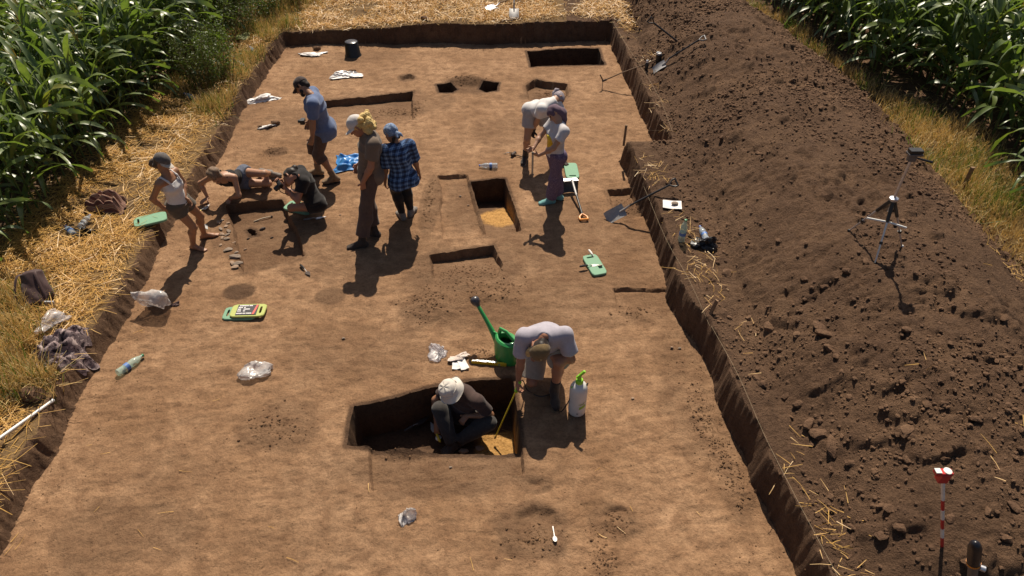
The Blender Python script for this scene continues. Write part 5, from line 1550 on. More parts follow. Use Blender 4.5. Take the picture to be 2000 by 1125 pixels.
# ------------------------------------------------------------------ 10 digger sitting in the pit
def person_digger():
    p = Person('digger in white bucket hat and dark brown t-shirt sitting in the deep pit', gz(915, 855, -.5), 1.70, SK_TAN, .98)
    f = nrm(V3(-.62, -.78, 0)); rt = np.cross(f, ZV)
    zf = -.5
    pel = V3(-.60, 5.03, zf + .13); ch = gz(908, 768, .10); hd = gz(880, 764, .24)
    kR = gz(885, 798, -.02)
    p.pose(pel, ch, hd, nrm(V3(-.55, -.62, -.56)), rt, nrm(rt + V3(-.1, .15, -.1)), [gz(912, 812, -.12), gz(852, 826, -.30)], [gz(893, 862, zf + .10), gz(885, 868, zf + .10)],
           [V3(.7, .1, -.5), V3(-.6, .3, -.2)], [nrm(V3(.70, -.25, .45)), nrm(V3(-.35, -.35, .9))], toes=[nrm(V3(-.8, -.5, 0)), nrm(V3(-.55, -.8, 0))],
           hand_dir=[(nrm(V3(-.55, -.35, -.55)), .9, V3(-.2, .2, -.9)), (nrm(V3(.05, -.7, -.6)), .55, V3(.4, 0, -.8))], neck=gz(893, 763, .19))
    p.body(); p.shirt(C_BROWNB, .70, .022, .02, noise=.006, loose=.006, name='t_shirt', seed=1.1); p.trousers(C_GREYD, 1.93, .022, flare=.01, noise=.005, seed=2.4)
    bucket_hat(p, C_HATW); p.hair(H_DARK, [(0, -.08, -.05, .04)], noise=.003); p.shoes(C_BOOTD, 'shoe', sole=C_BOOTD)
    return p
PEOPLE = {}
for nm, fn in (('tank', person_tank), ('recl', person_reclining), ('photo', person_photographer), ('blue', person_blue), ('blond', person_blond), ('plaid', person_plaid), ('bend', person_bending), ('purple', person_purple), ('kneel', person_kneeling), ('dig', person_digger)):
    PEOPLE[nm] = fn()

# ================================================================== FINDS, TOOLS, BAGS, BOTTLES
def clear_mat(name, tint, op=.35, rough=.12, wh=.0):
    m, nt, bs, out = new_mat(name)
    P = n_pos(nt); f = n_noise(nt, 35, 4, .6, P)
    bs.inputs['Base Color'].default_value = (*tint, 1); bs.inputs['Roughness'].default_value = rough; bs.inputs['Specular IOR Level'].default_value = .6
    n_bump(nt, bs, f, .15, .01)
    tr = nt.nodes.new('ShaderNodeBsdfTransparent'); tr.inputs['Color'].default_value = (*[min(1, .55 + .45 * t / max(tint)) for t in tint], 1)
    mx = nt.nodes.new('ShaderNodeMixShader')
    nt.links.new(n_ramp(nt, f, [(.3, op - .08), (.7, op + .12)]), mx.inputs[0])
    nt.links.new(tr.outputs['BSDF'], mx.inputs[1]); nt.links.new(bs.outputs['BSDF'], mx.inputs[2]); nt.links.new(mx.outputs['Shader'], out.inputs['Surface'])
    return m
T_CLEAR = clear_mat('clear_plastic', (.62, .68, .74), .38); T_GREEN = clear_mat('green_tinted_plastic', (.58, .72, .64), .40); T_BLUEP = clear_mat('blue_tinted_plastic', (.40, .50, .62), .42)
T_BAG = clear_mat('bag_film', (.78, .74, .72), .46, .2); T_BAGW = simple('white_film', (.74, .70, .68), .35, var=.08, scale=40); T_FILM = clear_mat('thin_film', (.66, .63, .64), .36, .3)
M_LABEL = simple('bottle_label', (.10, .20, .48), .5); M_CAPB = simple('blue_cap', (.05, .12, .45), .4); M_CAPG = simple('green_cap', (.05, .22, .10), .4)
M_PAD = simple('foam_pad_green', (.175, .335, .215), .75, var=.10, scale=60, bump=.1); M_PADY = simple('foam_pad_lime', (.42, .46, .13), .7, var=.1, scale=60, bump=.1)
M_STEEL = simple('worn_steel', (.36, .345, .34), .55, .35, var=.2, scale=40); M_ALU = simple('alu', (.62, .62, .66), .35, .8, var=.1); M_SHAFT = simple('black_shaft', (.028, .024, .024), .42, var=.2); M_SHAFTG = simple('grey_shaft', (.16, .15, .15), .4, .4, var=.15)
M_ORANGE = simple('orange_plastic', (.70, .24, .02), .42); M_BLADE = simple('dark_blade', (.07, .065, .065), .4, .5, var=.3); M_WOOD = simple('weathered_wood', (.20, .12, .065), .8, var=.25, scale=20, bump=.2); M_RUST = simple('rusty_iron', (.055, .036, .030), .7, .3, var=.3)
M_YEL = simple('yellow_plastic', (.75, .52, .03), .4); M_WHITE = simple('white_plastic', (.78, .76, .72), .4, var=.04); M_BLK = simple('black_plastic', (.02, .018, .018), .4, var=.2); M_PAPER = simple('paper', (.76, .72, .70), .8, var=.05)
M_SHERD = simple('potsherd', (.30, .20, .135), .85, var=.25, scale=50, bump=.2); M_SHERD2 = simple('potsherd_grey', (.22, .165, .125), .85, var=.25, scale=50, bump=.2); M_BONE = simple('bone', (.42, .33, .23), .7, var=.15)
M_GRN = simple('watering_can_green', (.035, .29, .075), .38, var=.08, scale=12, coat=.1); M_LIME = simple('lime_plastic', (.27, .62, .04), .38); M_SPRAY = simple('milky_plastic', (.66, .64, .61), .42, var=.06, scale=8); M_ROSE = simple('dark_grey_plastic', (.055, .05, .058), .3)
M_TARP = simple('blue_tarp', (.04, .20, .50), .38, var=.15, scale=14); M_STRING = simple('string', (.40, .31, .20), .9); M_REDP = simple('red_paint', (.52, .03, .03), .4); M_REDW = simple('white_paint', (.75, .72, .68), .45)
M_PACK = cloth('maroon_nylon', (.075, .042, .040), .2, .6); M_BLACKB = simple('black_film', (.02, .016, .016), .35, var=.3); M_BRASS = simple('brass_nozzle', (.35, .27, .14), .4, .7)

def ground_thing(px, py): p = hit(px, py); return p
def yaw_of(a, b): return math.atan2(b[1] - a[1], b[0] - a[0])
def bottle(base, axis, L, r, body_m, label, cap_m=None, band=True, group=None, crushed=0.0):
    a = nrm(axis); root = empty('plastic_bottle', base, label, 'bottle', group)
    prof = [(r * .75, 0), (r * .98, L * .03), (r, L * .10), (r * (.93 - crushed), L * .22), (r, L * .32), (r, L * .40), (r * (.90 - crushed), L * .48), (r, L * .56), (r * .97, L * .66), (r * .75, L * .78), (r * .45, L * .88), (r * .36, L * .93), (r * .36, L * .96)]
    mb = MB(); mb.lathe(base, a, prof, 14); mb.build('bottle_body', body_m, root)
    mb = MB(); mb.lathe(base + a * L * .945, a, [(r * .42, 0), (r * .42, L * .055), (r * .34, L * .06)], 10); mb.build('cap', cap_m or M_CAPB, root)
    if band: mb = MB(); mb.lathe(base + a * L * .30, a, [(r * 1.015, 0), (r * 1.02, L * .13)], 14, False); mb.build('label_band', M_LABEL, root)
    return root
def lying_bottle(pa, pb, r, body_m, label, **kw):
    """base at pixel pa, neck at pixel pb, lying on the ground"""
    A, B_ = hit(*pa), hit(*pb); A = A + ZV * r; B_ = B_ + ZV * r * .8
    return bottle(A, B_ - A, max(.16, min(.34, float(np.linalg.norm(B_ - A)))), r, body_m, label, **kw)
lying_bottle((500, 107), (482, 87), .042, T_CLEAR, 'clear bottle lying at the far left trench lip, upper of two')
lying_bottle((476, 133), (456, 118), .040, T_CLEAR, 'clear bottle lying at the far left trench lip, lower of two', band=False)
lying_bottle((382, 198), (352, 180), .042, T_BLUEP, 'clear bottle on the straw below the weed bushes')
lying_bottle((148, 464), (120, 437), .045, T_BLUEP, 'bluish bottle on the straw beside the black bag')
lying_bottle((232, 735), (284, 696), .045, T_GREEN, 'pale green bottle lying on the trench floor at left', cap_m=M_CAPG)
lying_bottle((972, 328), (936, 327), .043, T_CLEAR, 'clear bottle lying behind the sandy pit')
lying_bottle((1380, 474), (1366, 446), .042, T_CLEAR, 'clear crushed bottle leaning beside the black bag', crushed=.12)
p = hit(1330, 470); bottle(p - ZV * .01, V3(.05, .05, 1), .33, .045, T_GREEN, 'pale green bottle standing upright on the right edge strip', cap_m=M_CAPG)
lying_bottle((160, 448), (178, 425), .045, T_CLEAR, 'clear bottle sticking out of the black bag at the corn edge', band=False)

def crumple(name, loc, size, mat, label, cat, seed, amp=.55, sub=3, group=None, flat=.5, yaw=0.0, parts=None, freq=2.6, tail=0.0):
    """a crushed, faceted bag or bundle resting on the ground"""
    rng = np.random.default_rng(seed); V, F = ico(sub); V = V.copy(); n0 = V.copy()
    for _ in range(16):                                             # sharp creases
        d = nrm(rng.normal(0, 1, 3)); h = rng.uniform(-.1, .6); s_ = V @ d
        V += np.outer(np.where(s_ > h, -(s_ - h) * rng.uniform(.4, 1.0), 0), d)
    for k in range(6):
        d = rng.normal(0, freq, 3); V += n0 * (amp * .16 * np.sin(n0 @ d + rng.uniform(0, 6)))[:, None]
    V += rng.normal(0, .03, V.shape)
    if tail: V[:, 0] += np.where(n0[:, 0] > .3, (n0[:, 0] - .3) * tail, 0)
    V *= np.array(size) * 1.75; V[:, 2] = np.where(V[:, 2] < 0, V[:, 2] * .35, V[:, 2])
    V = V @ rotz_np(yaw).T
    W = V - np.array([0, 0, V[:, 2].min()])
    o = obj(name, mesh_np(name, W, F, mat, mat in (T_BAG, T_FILM)), None, loc); tag(o, label, cat, group); return o
def rotz_np(a):
    c, s = np.cos(a), np.sin(a); return np.array([[c, -s, 0], [s, c, 0], [0, 0, 1]])
def bag(px, py, size, mat, label, seed, **kw):
    p = hit(px, py); p = p - ZV * .006; return crumple('plastic_bag', p, size, mat, label, 'bag', seed, **kw)
bag(298, 600, (.20, .13, .15), T_BAG, 'clear crumpled plastic bag at the left trench edge in shadow tip', 1, yaw=-.5, tail=.5)
bag(518, 728, (.16, .09, .09), T_BAG, 'clear plastic bag lying on the open floor left of the deep pit', 2, yaw=.3, tail=.4)
bag(786, 1015, (.085, .13, .10), T_BAG, 'clear plastic bag on the floor in front of the deep pit', 3, yaw=.2)
bag(858, 694, (.125, .10, .10), T_FILM, 'shiny clear finds bag beside the gloves, left of the watering can', 4, yaw=-.1)
bag(93, 642, (.16, .13, .09), T_FILM, 'thin clear bag on the straw above the camouflage jacket', 5, yaw=.7)
bag(511, 197, (.22, .15, .09), T_BAGW, 'white crumpled bag near the left wall, behind the man in blue', 6, yaw=.4)
bag(527, 249, (.20, .12, .06), T_BAGW, 'white bag with dark soil in its mouth at the left wall', 7, yaw=.3)
bag(613, 108, (.30, .16, .05), T_BAGW, 'flat white bag with a soil lump in the far left corner', 8, yaw=.2)
bag(677, 146, (.22, .14, .07), T_BAGW, 'white crumpled bag with sherds in front of the black bucket', 9, yaw=.25)
bag(1365, 482, (.16, .12, .10), M_BLACKB, 'black crumpled bag on the right edge strip', 10, yaw=.2)
bag(165, 452, (.17, .15, .11), M_BLACKB, 'black bag on the straw at the corn edge with bottle', 11, yaw=.9)
bag(487, 72, (.16, .14, .07), simple('pale_yellow_wrap', (.42, .42, .16), .6), 'pale yellow wrapper on the far left verge', 12, yaw=.3)
for (a, b, s_, lb) in ((540, 242, .09, 'dark soil lump spilling from the white bag at the left wall'), (620, 96, .10, 'dark soil lump on the flat white bag in the corner'), (690, 141, .08, 'brown sherd lump on the white bag before the bucket'), (508, 250, .05, 'small brown lump on the left end of the soil bag')):
    p = hit(a, b); o = obj('soil_lump', CLOD1_ME[int(a) % 10] if 'CLOD1_ME' in globals() else mesh_np('soil_lump', *ico(1), M_WALL), None, p + ZV * .035); o.scale = (s_, s_ * .8, s_ * .7); tag(o, lb, 'soil lump')

# ---- foam kneeling pads with a grip slot
def pad(center, yaw, L, W, T, mat, label, group='foam kneeling pads', z_tilt=(0, 0)):
    root_l = np.asarray(center, float)
    c, s = math.cos(yaw), math.sin(yaw); ex = V3(c, s, z_tilt[0]); ey = V3(-s, c, z_tilt[1]); nz = nrm(np.cross(ex, ey))
    n = 32; out = []; inn = []
    rr = min(W, L) * .22
    sx, sw, sl = L * .36, W * .26, L * .035                      # slot centre, half length, half width
    for k in range(n):
        a = 2 * math.pi * (k + .5) / n; ca, sa = math.cos(a), math.sin(a)
        # superellipse for the outline
        q = (abs(ca) ** 7 + abs(sa) ** 7) ** (-1 / 7)
        out.append((L / 2 * ca * q, W / 2 * sa * q))
        q2 = (abs(ca) ** 4 + abs(sa) ** 4) ** (-1 / 4)
        inn.append((sx + sl * ca * q2, sw * sa * q2))
    def P(u, v, h): return root_l + ex * u + ey * v + nz * h
    V = []; F = []
    for h, ins in ((T, .006), (T - .006, 0), (0.0, 0)):
        V += [P(u * (1 - 2 * ins / L), v * (1 - 2 * ins / W), h) for u, v in out]
    V += [P(u, v, T) for u, v in inn] + [P(u, v, 0.0) for u, v in inn]
    # fans between outline and slot by angle about the slot centre: match by nearest index
    order = sorted(range(n), key=lambda k: math.atan2(out[k][1], out[k][0] - sx))
    iord = sorted(range(n), key=lambda k: math.atan2(inn[k][1], inn[k][0] - sx))
    for i in range(n):
        a, b = order[i], order[(i + 1) % n]; ia, ib = iord[i], iord[(i + 1) % n]
        F.append((a, b, 3 * n + ib, 3 * n + ia)); F.append((2 * n + b, 2 * n + a, 4 * n + ia, 4 * n + ib)); F.append((3 * n + ia, 3 * n + ib, 4 * n + ib, 4 * n + ia))
    for j in (0, 1):
        for k in range(n): F.append((j * n + k, (j + 1) * n + k, (j + 1) * n + (k + 1) % n, j * n + (k + 1) % n))
    mb = MB(); mb.add(V, F); o = mb.build('kneeling_pad', mat, None, True, 35); 
    tag(o, label, 'kneeling pad', group); return o, (ex, ey, nz)
pad(hit(296, 434) + ZV * .03, yaw_of(gz(335, 425, .3), gz(283, 437, .3)), .42, .24, .03, M_PAD, 'green foam kneeling pad on the straw behind the woman')
pad(hit(1116, 336) + ZV * .006, -math.pi / 2 + .04, .46, .215, .03, M_PAD, 'green foam kneeling pad just above the orange handled shovel')
pad(hit(1161, 520) + ZV * .006, math.pi / 2 + .28, .43, .21, .03, M_PAD, 'green foam kneeling pad carrying trowels and sherds')
pad(gz(585, 410, .0) + V3(0, .02, .012), yaw_of(gz(600, 412), gz(570, 405)), .44, .24, .03, M_PAD, 'green foam kneeling pad under the photographer')
P0, fr = pad(hit(470, 614) + ZV * .005, math.pi + .03, .40, .23, .025, M_PAD, 'pale green kneeling pad under the finds board')
c0 = hit(484, 612) + V3(.02, 0, .034)
P1, (ex, ey, nz) = pad(c0, .04, .42, .23, .022, M_PADY, 'lime green kneeling pad with letter board and red arrow on it')
# letter board on the lime pad
M_BOARD = simple('letter_board', (.025, .022, .028), .6); M_LET = simple('white_letters', (.82, .78, .78), .5)
bc = c0 + nz * .024 + ex * -.012
board = empty('letter_board', bc, 'black finds board with white letters and red arrow on lime pad', 'sign')
def bp(u, v, h=0.0): return bc + ex * u + ey * v + nz * h
mb = MB(); mb.plate([bp(-.125, -.09, .004), bp(.125, -.09, .004), bp(.125, .09, .004), bp(-.125, .09, .004)], .006, nz); mb.build('panel', M_BOARD, board)
mb = MB(); rg = random.Random(3)
for (v, spans) in ((.072, ((-.105, .0), (.012, .055))), (.040, ((-.112, -.065), (-.045, -.025))), (.010, ((-.115, -.075), (-.045, .035))), (-.022, ((-.115, -.07), (-.045, -.015))), (-.066, ((-.118, -.05), (-.04, -.005), (.0, .065)))):
    for a, b in spans:
        u = a
        while u < b - .004:
            w = rg.uniform(.006, .010); hgt = .0085
            mb.plate([bp(u, v - hgt, .006), bp(u + w, v - hgt, .006), bp(u + w, v + hgt, .006), bp(u, v + hgt, .006)], .0018, nz); u += w + .0022
o = mb.build('lettering', M_LET, board, False); tag(o, kind='stuff')
mb = MB(); mb.plate([bp(.072, -.085, .007), bp(.098, -.085, .007), bp(.124, .085, .007), bp(.098, .085, .007)], .003, nz); mb.build('arrow_bar', simple('red_arrow', (.62, .09, .07), .5), board)

# ---- shovels and spades
def d_handle(mb, top, ax, side, w=.055, h=.11, r=.012):
    pts = [top, top + ax * .03 + side * w * .5, top + ax * .07 + side * w, top + ax * h + side * w]
    q = [top, top + ax * .03 - side * w * .5, top + ax * .07 - side * w, top + ax * h - side * w]
    mb.tube(pts, r, 6); mb.tube(q, r, 6); mb.tube([top + ax * h + side * (w + .005), top + ax * h - side * (w + .005)], r * 1.2, 8)
def spade(name, tip, top, face, Lb, wb, label, blade_m, shaft_m, handle_m, square=True, bend=.02, sr=.015, cat='spade', kink=0.06):
    tip = np.asarray(tip, float); top = np.asarray(top, float); ax = nrm(top - tip); n_ = np.asarray(face, float); n_ = nrm(n_ - ax * (n_ @ ax)); sd_ = np.cross(ax, n_)
    root = empty(name, tip, label, cat)
    mb = MB(); nu, nv = 7, 6; V = []; F = []
    for lay in (0, 1):
        for j in range(nv + 1):
            t = j / nv
            w = wb * (1.0 if t > .25 or square else (.35 + 2.6 * t)) * (.92 if square and t < .05 else 1)
            for i in range(nu):
                u = -1 + 2 * i / (nu - 1)
                V.append(tip + ax * Lb * t + sd_ * u * w / 2 + n_ * (bend * (u * u) + (.012 * math.sin(math.pi * t)) + lay * .004))
    m = nu * (nv + 1)
    for lay in (0, 1):
        for j in range(nv):
            for i in range(nu - 1):
                a = lay * m + j * nu + i; F.append((a, a + 1, a + nu + 1, a + nu))
    for j in range(nv):
        for i in (0, nu - 1): a = j * nu + i; F.append((a, a + nu, m + a + nu, m + a))
    for i in range(nu - 1):
        for j in (0, nv): a = j * nu + i; F.append((a, a + 1, m + a + 1, m + a))
    mb.add(V, F); b = mb.build('blade', blade_m, root)
    L = float(np.linalg.norm(top - tip)); s0 = tip + ax * Lb * .75 + n_ * .012; k0 = tip + ax * (Lb + .10) + n_ * kink; k1 = tip + ax * (L - .11) + n_ * kink * .6
    mb = MB(); mb.tube([tip + ax * (Lb - .02) + sd_ * wb / 2, tip + ax * (Lb - .02) - sd_ * wb / 2], .008, 6); mb.build('tread', blade_m, root)
    mb = MB(); mb.tube([s0, tip + ax * (Lb + .02) + n_ * .018, k0], [.016, .018, sr], 8); mb.build('socket', blade_m, root)
    mb = MB(); mb.tube([k0, (k0 + k1) / 2, k1], sr, 10); mb.build('shaft', shaft_m, root)
    mb = MB(); d_handle(mb, k1, nrm(top - k1), sd_); mb.build('grip', handle_m, root)
    return root
spade('spade', gz(1184, 428, .01), gz(1322, 355, .62), V3(0, -.6, .8), .30, .19, 'long steel spade leaning from the trench floor onto the right edge', M_STEEL, M_SHAFT, M_SHAFT)
a, b = hit(1276, 143), hit(1376, 84); spade('spade', a + ZV * .03, b + ZV * .10, V3(0, -.3, 1), .26, .17, 'steel spade lying on the spoil slope beside the hoe', M_STEEL, M_SHAFT, M_SHAFTG)
a, b = hit(952, 22), gz(1035, -12, .50); spade('spade', a + ZV * .03, b, V3(-.2, -.4, 1), .27, .20, 'spade with pale blade lying on the yellow stubble', M_ALU, M_WOOD, M_SHAFT)
a = gz(1004, 37, .43); spade('spade', a, a + V3(.0, .95, .55), V3(0, -1, .6), .27, .21, 'steel spade with upright shaft stuck in the yellow stubble', M_STEEL, M_SHAFTG, M_SHAFT)
# orange handled shovel on the floor: blade up at the pad, handle towards us
tl, tr_, tp = gz(1089, 354, .20), gz(1130, 352, .20), gz(1112, 379, .015); root = empty('shovel', gz(1115, 380), 'black shovel with orange grip lying upside down beside the green pad', 'shovel')
V = []; F = []; nu, nv = 9, 7
for lay in (0, 1):
    for j_ in range(nv):
        for i_ in range(nu):
            u = i_ / (nu - 1); t = j_ / (nv - 1); q = (tl * (1 - u) + tr_ * u) * (1 - t) + (tp + (tr_ - tl) * (u - .5) * .82) * t
            V.append(q + V3(0, .05 * (1 - (2 * u - 1) ** 2) + .02 * math.sin(math.pi * t) + lay * .004, 0))
m_ = nu * nv
for lay in (0, 1):
    for j_ in range(nv - 1):
        for i_ in range(nu - 1): a = lay * m_ + j_ * nu + i_; F.append((a, a + 1, a + nu + 1, a + nu))
mb = MB(); mb.add(V, F); mb.build('blade', M_BLADE, root)
mb = MB(); mb.plate([tl + V3(0, -.01, .004), tr_ + V3(0, -.01, .004), tr_ + V3(-.03, .06, .006), tl + V3(.03, .06, .006)], .006); mb.build('tread', M_ALU, root)
hs_ = (tl + tr_) / 2 + V3(.06, .0, .0); he = gz(1137, 418, .05); ax = nrm(he - hs_)
mb = MB(); mb.tube([hs_ + V3(-.03, .04, -.02), hs_ + V3(0, 0, .01), hs_ * .55 + he * .45], [.02, .019, .017], 9); mb.build('socket', M_STEEL, root)
mb = MB(); mb.tube([hs_ * .6 + he * .4, he], .017, 10); mb.build('shaft', M_SHAFT, root)
mb = MB(); d_handle(mb, he, nrm(V3(.15, -1, -.05)), V3(1, .12, 0), .055, .13, .015); mb.build('grip', M_ORANGE, root)
# spade standing in the heap: only shaft and grip show
bb = hit(1322, 80); tt = gy(1268, 38, bb[1] + .10); root = empty('digging_fork', bb, 'black shafted tool with D grip stuck upright in the spoil heap', 'garden tool')
ax = nrm(tt - bb); sd_ = nrm(np.cross(ax, V3(0, 1, .3)))
mb = MB(); mb.tube([bb - ax * .12, bb + ax * (np.linalg.norm(tt - bb) - .11)], .017, 10); mb.build('shaft', M_SHAFT, root)
mb = MB(); d_handle(mb, bb + ax * (np.linalg.norm(tt - bb) - .11), ax, sd_); mb.build('grip', M_SHAFT, root)
mb = MB(); mb.tube([bb - ax * .16, bb + ax * .08], .022, 8); mb.build('socket', M_RUST, root)
# hoe leaning on the lip
a, b = gz(1178, 158, .14), gz(1292, 112, .62); root = empty('hoe', gz(1175, 172), 'long wooden hoe with rusty blade leaning on the right trench lip', 'hoe')
mb = MB(); m_ = (a + b) / 2; mb.tube([a, a * .7 + b * .3 + V3(0, 0, .012), m_, a * .25 + b * .75 - V3(0, 0, .01), b], [.014, .013, .014, .014, .015], 8); mb.build('shaft', M_WOOD, root)
mb = MB(); ax = nrm(b - a); t_ = gz(1172, 146, .26); e_ = gz(1176, 176, .005); d_ = nrm(e_ - t_); sd_ = nrm(np.cross(d_, ax))
mb.tube([t_, a], .012, 6); mb.plate([a + sd_ * .02, a - sd_ * .02, e_ - sd_ * .055, e_ + sd_ * .055], .006, ax); mb.build('blade', M_RUST, root)
mb = MB(); mb.tube([a - ax * .02, a + ax * .07], .020, 8); mb.build('collar', M_RUST, root)
# small cup and flask by the hoe
p = hit(1286, 118); root = empty('thermos_cup', p, 'black cup with white rim beside the hoe shaft', 'cup'); mb = MB(); mb.lathe(p - ZV * .01, ZV, [(.05, 0), (.058, .12), (.05, .13)], 14); mb.build('cup_body', M_BLK, root); mb = MB(); mb.lathe(p + ZV * .12 + V3(-.01, .0, 0), ZV, [(.045, 0), (.047, .03), (.02, .035)], 14); mb.build('lid', M_WHITE, root)
p = hit(1262, 137); root = empty('dark_flask', p, 'small dark flask with white top under the hoe shaft', 'flask'); mb = MB(); mb.lathe(p - ZV * .01, ZV, [(.03, 0), (.034, .02), (.034, .14), (.02, .16)], 12); mb.build('flask_body', M_BLK, root); mb = MB(); mb.lathe(p + ZV * .145, ZV, [(.022, 0), (.022, .045)], 10); mb.build('cap', M_WHITE, root)

# ---- trowels, brushes, small tools
def trowel(base, yaw, label, handle_m, blade_m=None, L=.15, w=.065, z=.012, cat='trowel', tilt=0.0):
    c, s = math.cos(yaw), math.sin(yaw); ex = V3(c, s, tilt); ey = V3(-s, c, 0); b = np.asarray(base, float) + ZV * z
    root = empty(cat.replace(' ', '_'), b, label, cat)
    mb = MB(); mb.plate([b + ex * L, b + ex * L * .35 + ey * w / 2, b + ey * w * .42, b - ey * w * .42, b + ex * L * .35 - ey * w / 2], .004); mb.build('blade', blade_m or M_STEEL, root)
    mb = MB(); mb.tube([b + ex * .01, b - ex * .03 + ZV * .02, b - ex * .06 + ZV * .018], .005, 6); mb.build('neck', M_STEEL, root)
    mb = MB(); mb.tube([b - ex * .055 + ZV * .018, b - ex * .10 + ZV * .02, b - ex * .16 + ZV * .018, b - ex * .17 + ZV * .016], [.011, .016, .014, .008], 8); mb.build('handle', handle_m, root)
trowel(hit(399, 412), 1.25, 'yellow handled trowel by the wall beside the lying woman, upper of two', M_YEL, z=.03)
trowel(hit(399, 440), -.9, 'yellow handled trowel by the wall beside the lying woman, lower of two', M_YEL)
trowel(hit(599, 532), -.85, 'small black trowel lying on the floor below the shallow pit', M_BLK, M_RUST, .10, .06)
trowel(gz(850, 845, -.42), 2.0, 'yellow handled trowel at the digger’s hand in the pit', M_YEL, z=.02)
trowel(hit(1160, 508) + ZV * .03, -1.2, 'pale trowel near the grip slot of the loaded pad', M_WHITE, None, .10, .045, .006)
trowel(hit(1155, 523) + ZV * .03, .25, 'dark handled trowel lying across the loaded pad', M_BLK, None, .11, .05, .006)
trowel(hit(617, 428) , .35, 'pale bladed trowel lying in the photographer’s shadow', M_SHAFTG, M_ALU, .15, .05)
o = crumple('glove', hit(1167, 524) + ZV * .034, (.075, .03, .022), simple('pale_glove', (.62, .55, .46), .8), 'pale flat bone tool on the loaded green pad', 'tool', 31, sub=2, yaw=.2)
# spoon
p = hit(1083, 1050); root = empty('spoon', p, 'white plastic spoon on the floor near the bottom edge', 'spoon'); ex = nrm(hit(1081, 1035) - hit(1085, 1058)); ey = np.cross(ZV, ex); z0 = p + ZV * .012
mb = MB(); mb.tube([z0 - ex * .0, z0 + ex * .06 + ZV * .006, z0 + ex * .12 + ZV * .008], [.005, .004, .006], 6, flat=.5); mb.build('handle', M_WHITE, root)
mb = MB(); V = []; F = []
for j in range(4):
    for k in range(12):
        a = 2 * math.pi * k / 12; r_ = (1.0, .85, .5, .05)[j]; V.append(z0 - ex * .025 + ex * math.cos(a) * .034 * r_ + ey * math.sin(a) * .021 * r_ + ZV * (.006 - (1 - r_) * .012))
for j in range(3):
    for k in range(12): F.append((j * 12 + k, j * 12 + (k + 1) % 12, (j + 1) * 12 + (k + 1) % 12, (j + 1) * 12 + k))
mb.add(V, F); mb.build('bowl', M_WHITE, root)
# mallet
p = hit(1003, 304); root = empty('mallet', p, 'small mallet with black head beside the bending woman’s boot', 'mallet'); a = p + ZV * .03; d_ = nrm(V3(.75, -.45, .0))
mb = MB(); mb.tube([a - d_ * .02, a + d_ * .17], [.011, .013], 8); mb.build('handle', M_WOOD, root); s_ = V3(-d_[1], d_[0], 0)
mb = MB(); mb.tube([a - s_ * .055, a + s_ * .055], .028, 10); mb.build('mallet_head', M_RUST, root)
trowel(hit(988, 301), 3.0, 'thin wooden pick lying left of the mallet', M_WOOD, M_WOOD, .06, .015, cat='pick')
# ruler hanging from the scarf woman's hand
h_ = PEOPLE['purple'].J['wrL']; hd_ = h_ + V3(-.07, .02, 0); o = empty('measuring_stick', hd_, 'thin pale measuring stick held by the woman in purple scarf', 'stick')
mb = MB(); mb.box(hd_ + V3(-.01, -.01, -.12), (.028, .006, .34)); mb.build('stick_body', M_BONE, o)
mb = MB(); mb.box(hd_ + V3(-.01, -.014, .03), (.034, .008, .03)); mb.build('end_cap', M_SHAFTG, o)
# papers
def paper(pts_px, label, name='paper_sheet', lift=.012, mat=None, seed=0):
    q = [hit(*a) for a in pts_px]; rg = np.random.default_rng(seed); n = 8; V = []; F = []
    for j in range(n + 1):
        for i in range(n + 1):
            u, v = i / n, j / n; p = q[0] * (1 - u) * (1 - v) + q[1] * u * (1 - v) + q[2] * u * v + q[3] * (1 - u) * v
            V.append(p + ZV * (lift + .006 * math.sin(5 * u + 3 * v + seed) * math.sin(4 * v - 2 * u + seed) + .008 * abs(u - .5)))
    for j in range(n):
        for i in range(n): F.append((j * (n + 1) + i, j * (n + 1) + i + 1, (j + 1) * (n + 1) + i + 1, (j + 1) * (n + 1) + i))
    V2 = [p - ZV * .0025 for p in V]; m = len(V); F2 = [tuple(m + i for i in f[::-1]) for f in F]
    mb = MB(); mb.add(V + V2, F + F2); o = mb.build(name, mat or M_PAPER); tag(o, label, 'paper' if name == 'paper_sheet' else 'cloth'); return o
paper([(1294, 409), (1331, 413), (1330, 397), (1294, 394)], 'white paper sheet on the right edge strip with a sherd on it', lift=.03)
paper([(883, 723), (901, 721), (895, 707), (884, 708)], 'white folded paper slip below the pale gloves, left one', seed=2)
paper([(901, 725), (917, 721), (907, 702), (892, 705)], 'white folded paper slip below the pale gloves, right one', seed=3, lift=.018)
crumple('cloth_gloves', hit(893, 698), (.10, .055, .03), cloth('pale_glove_cloth', (.62, .52, .46), .1), 'crumpled pale work gloves left of the spirit level', 'gloves', 41, yaw=.1)
p = hit(1317, 403); o = obj('potsherd', mesh_np('potsherd', ico(1)[0] * np.array([.05, .04, .02]), ico(1)[1], M_SHERD2, False), None, p + ZV * .05); tag(o, 'brown sherd lying on the white paper at the right edge', 'sherd')
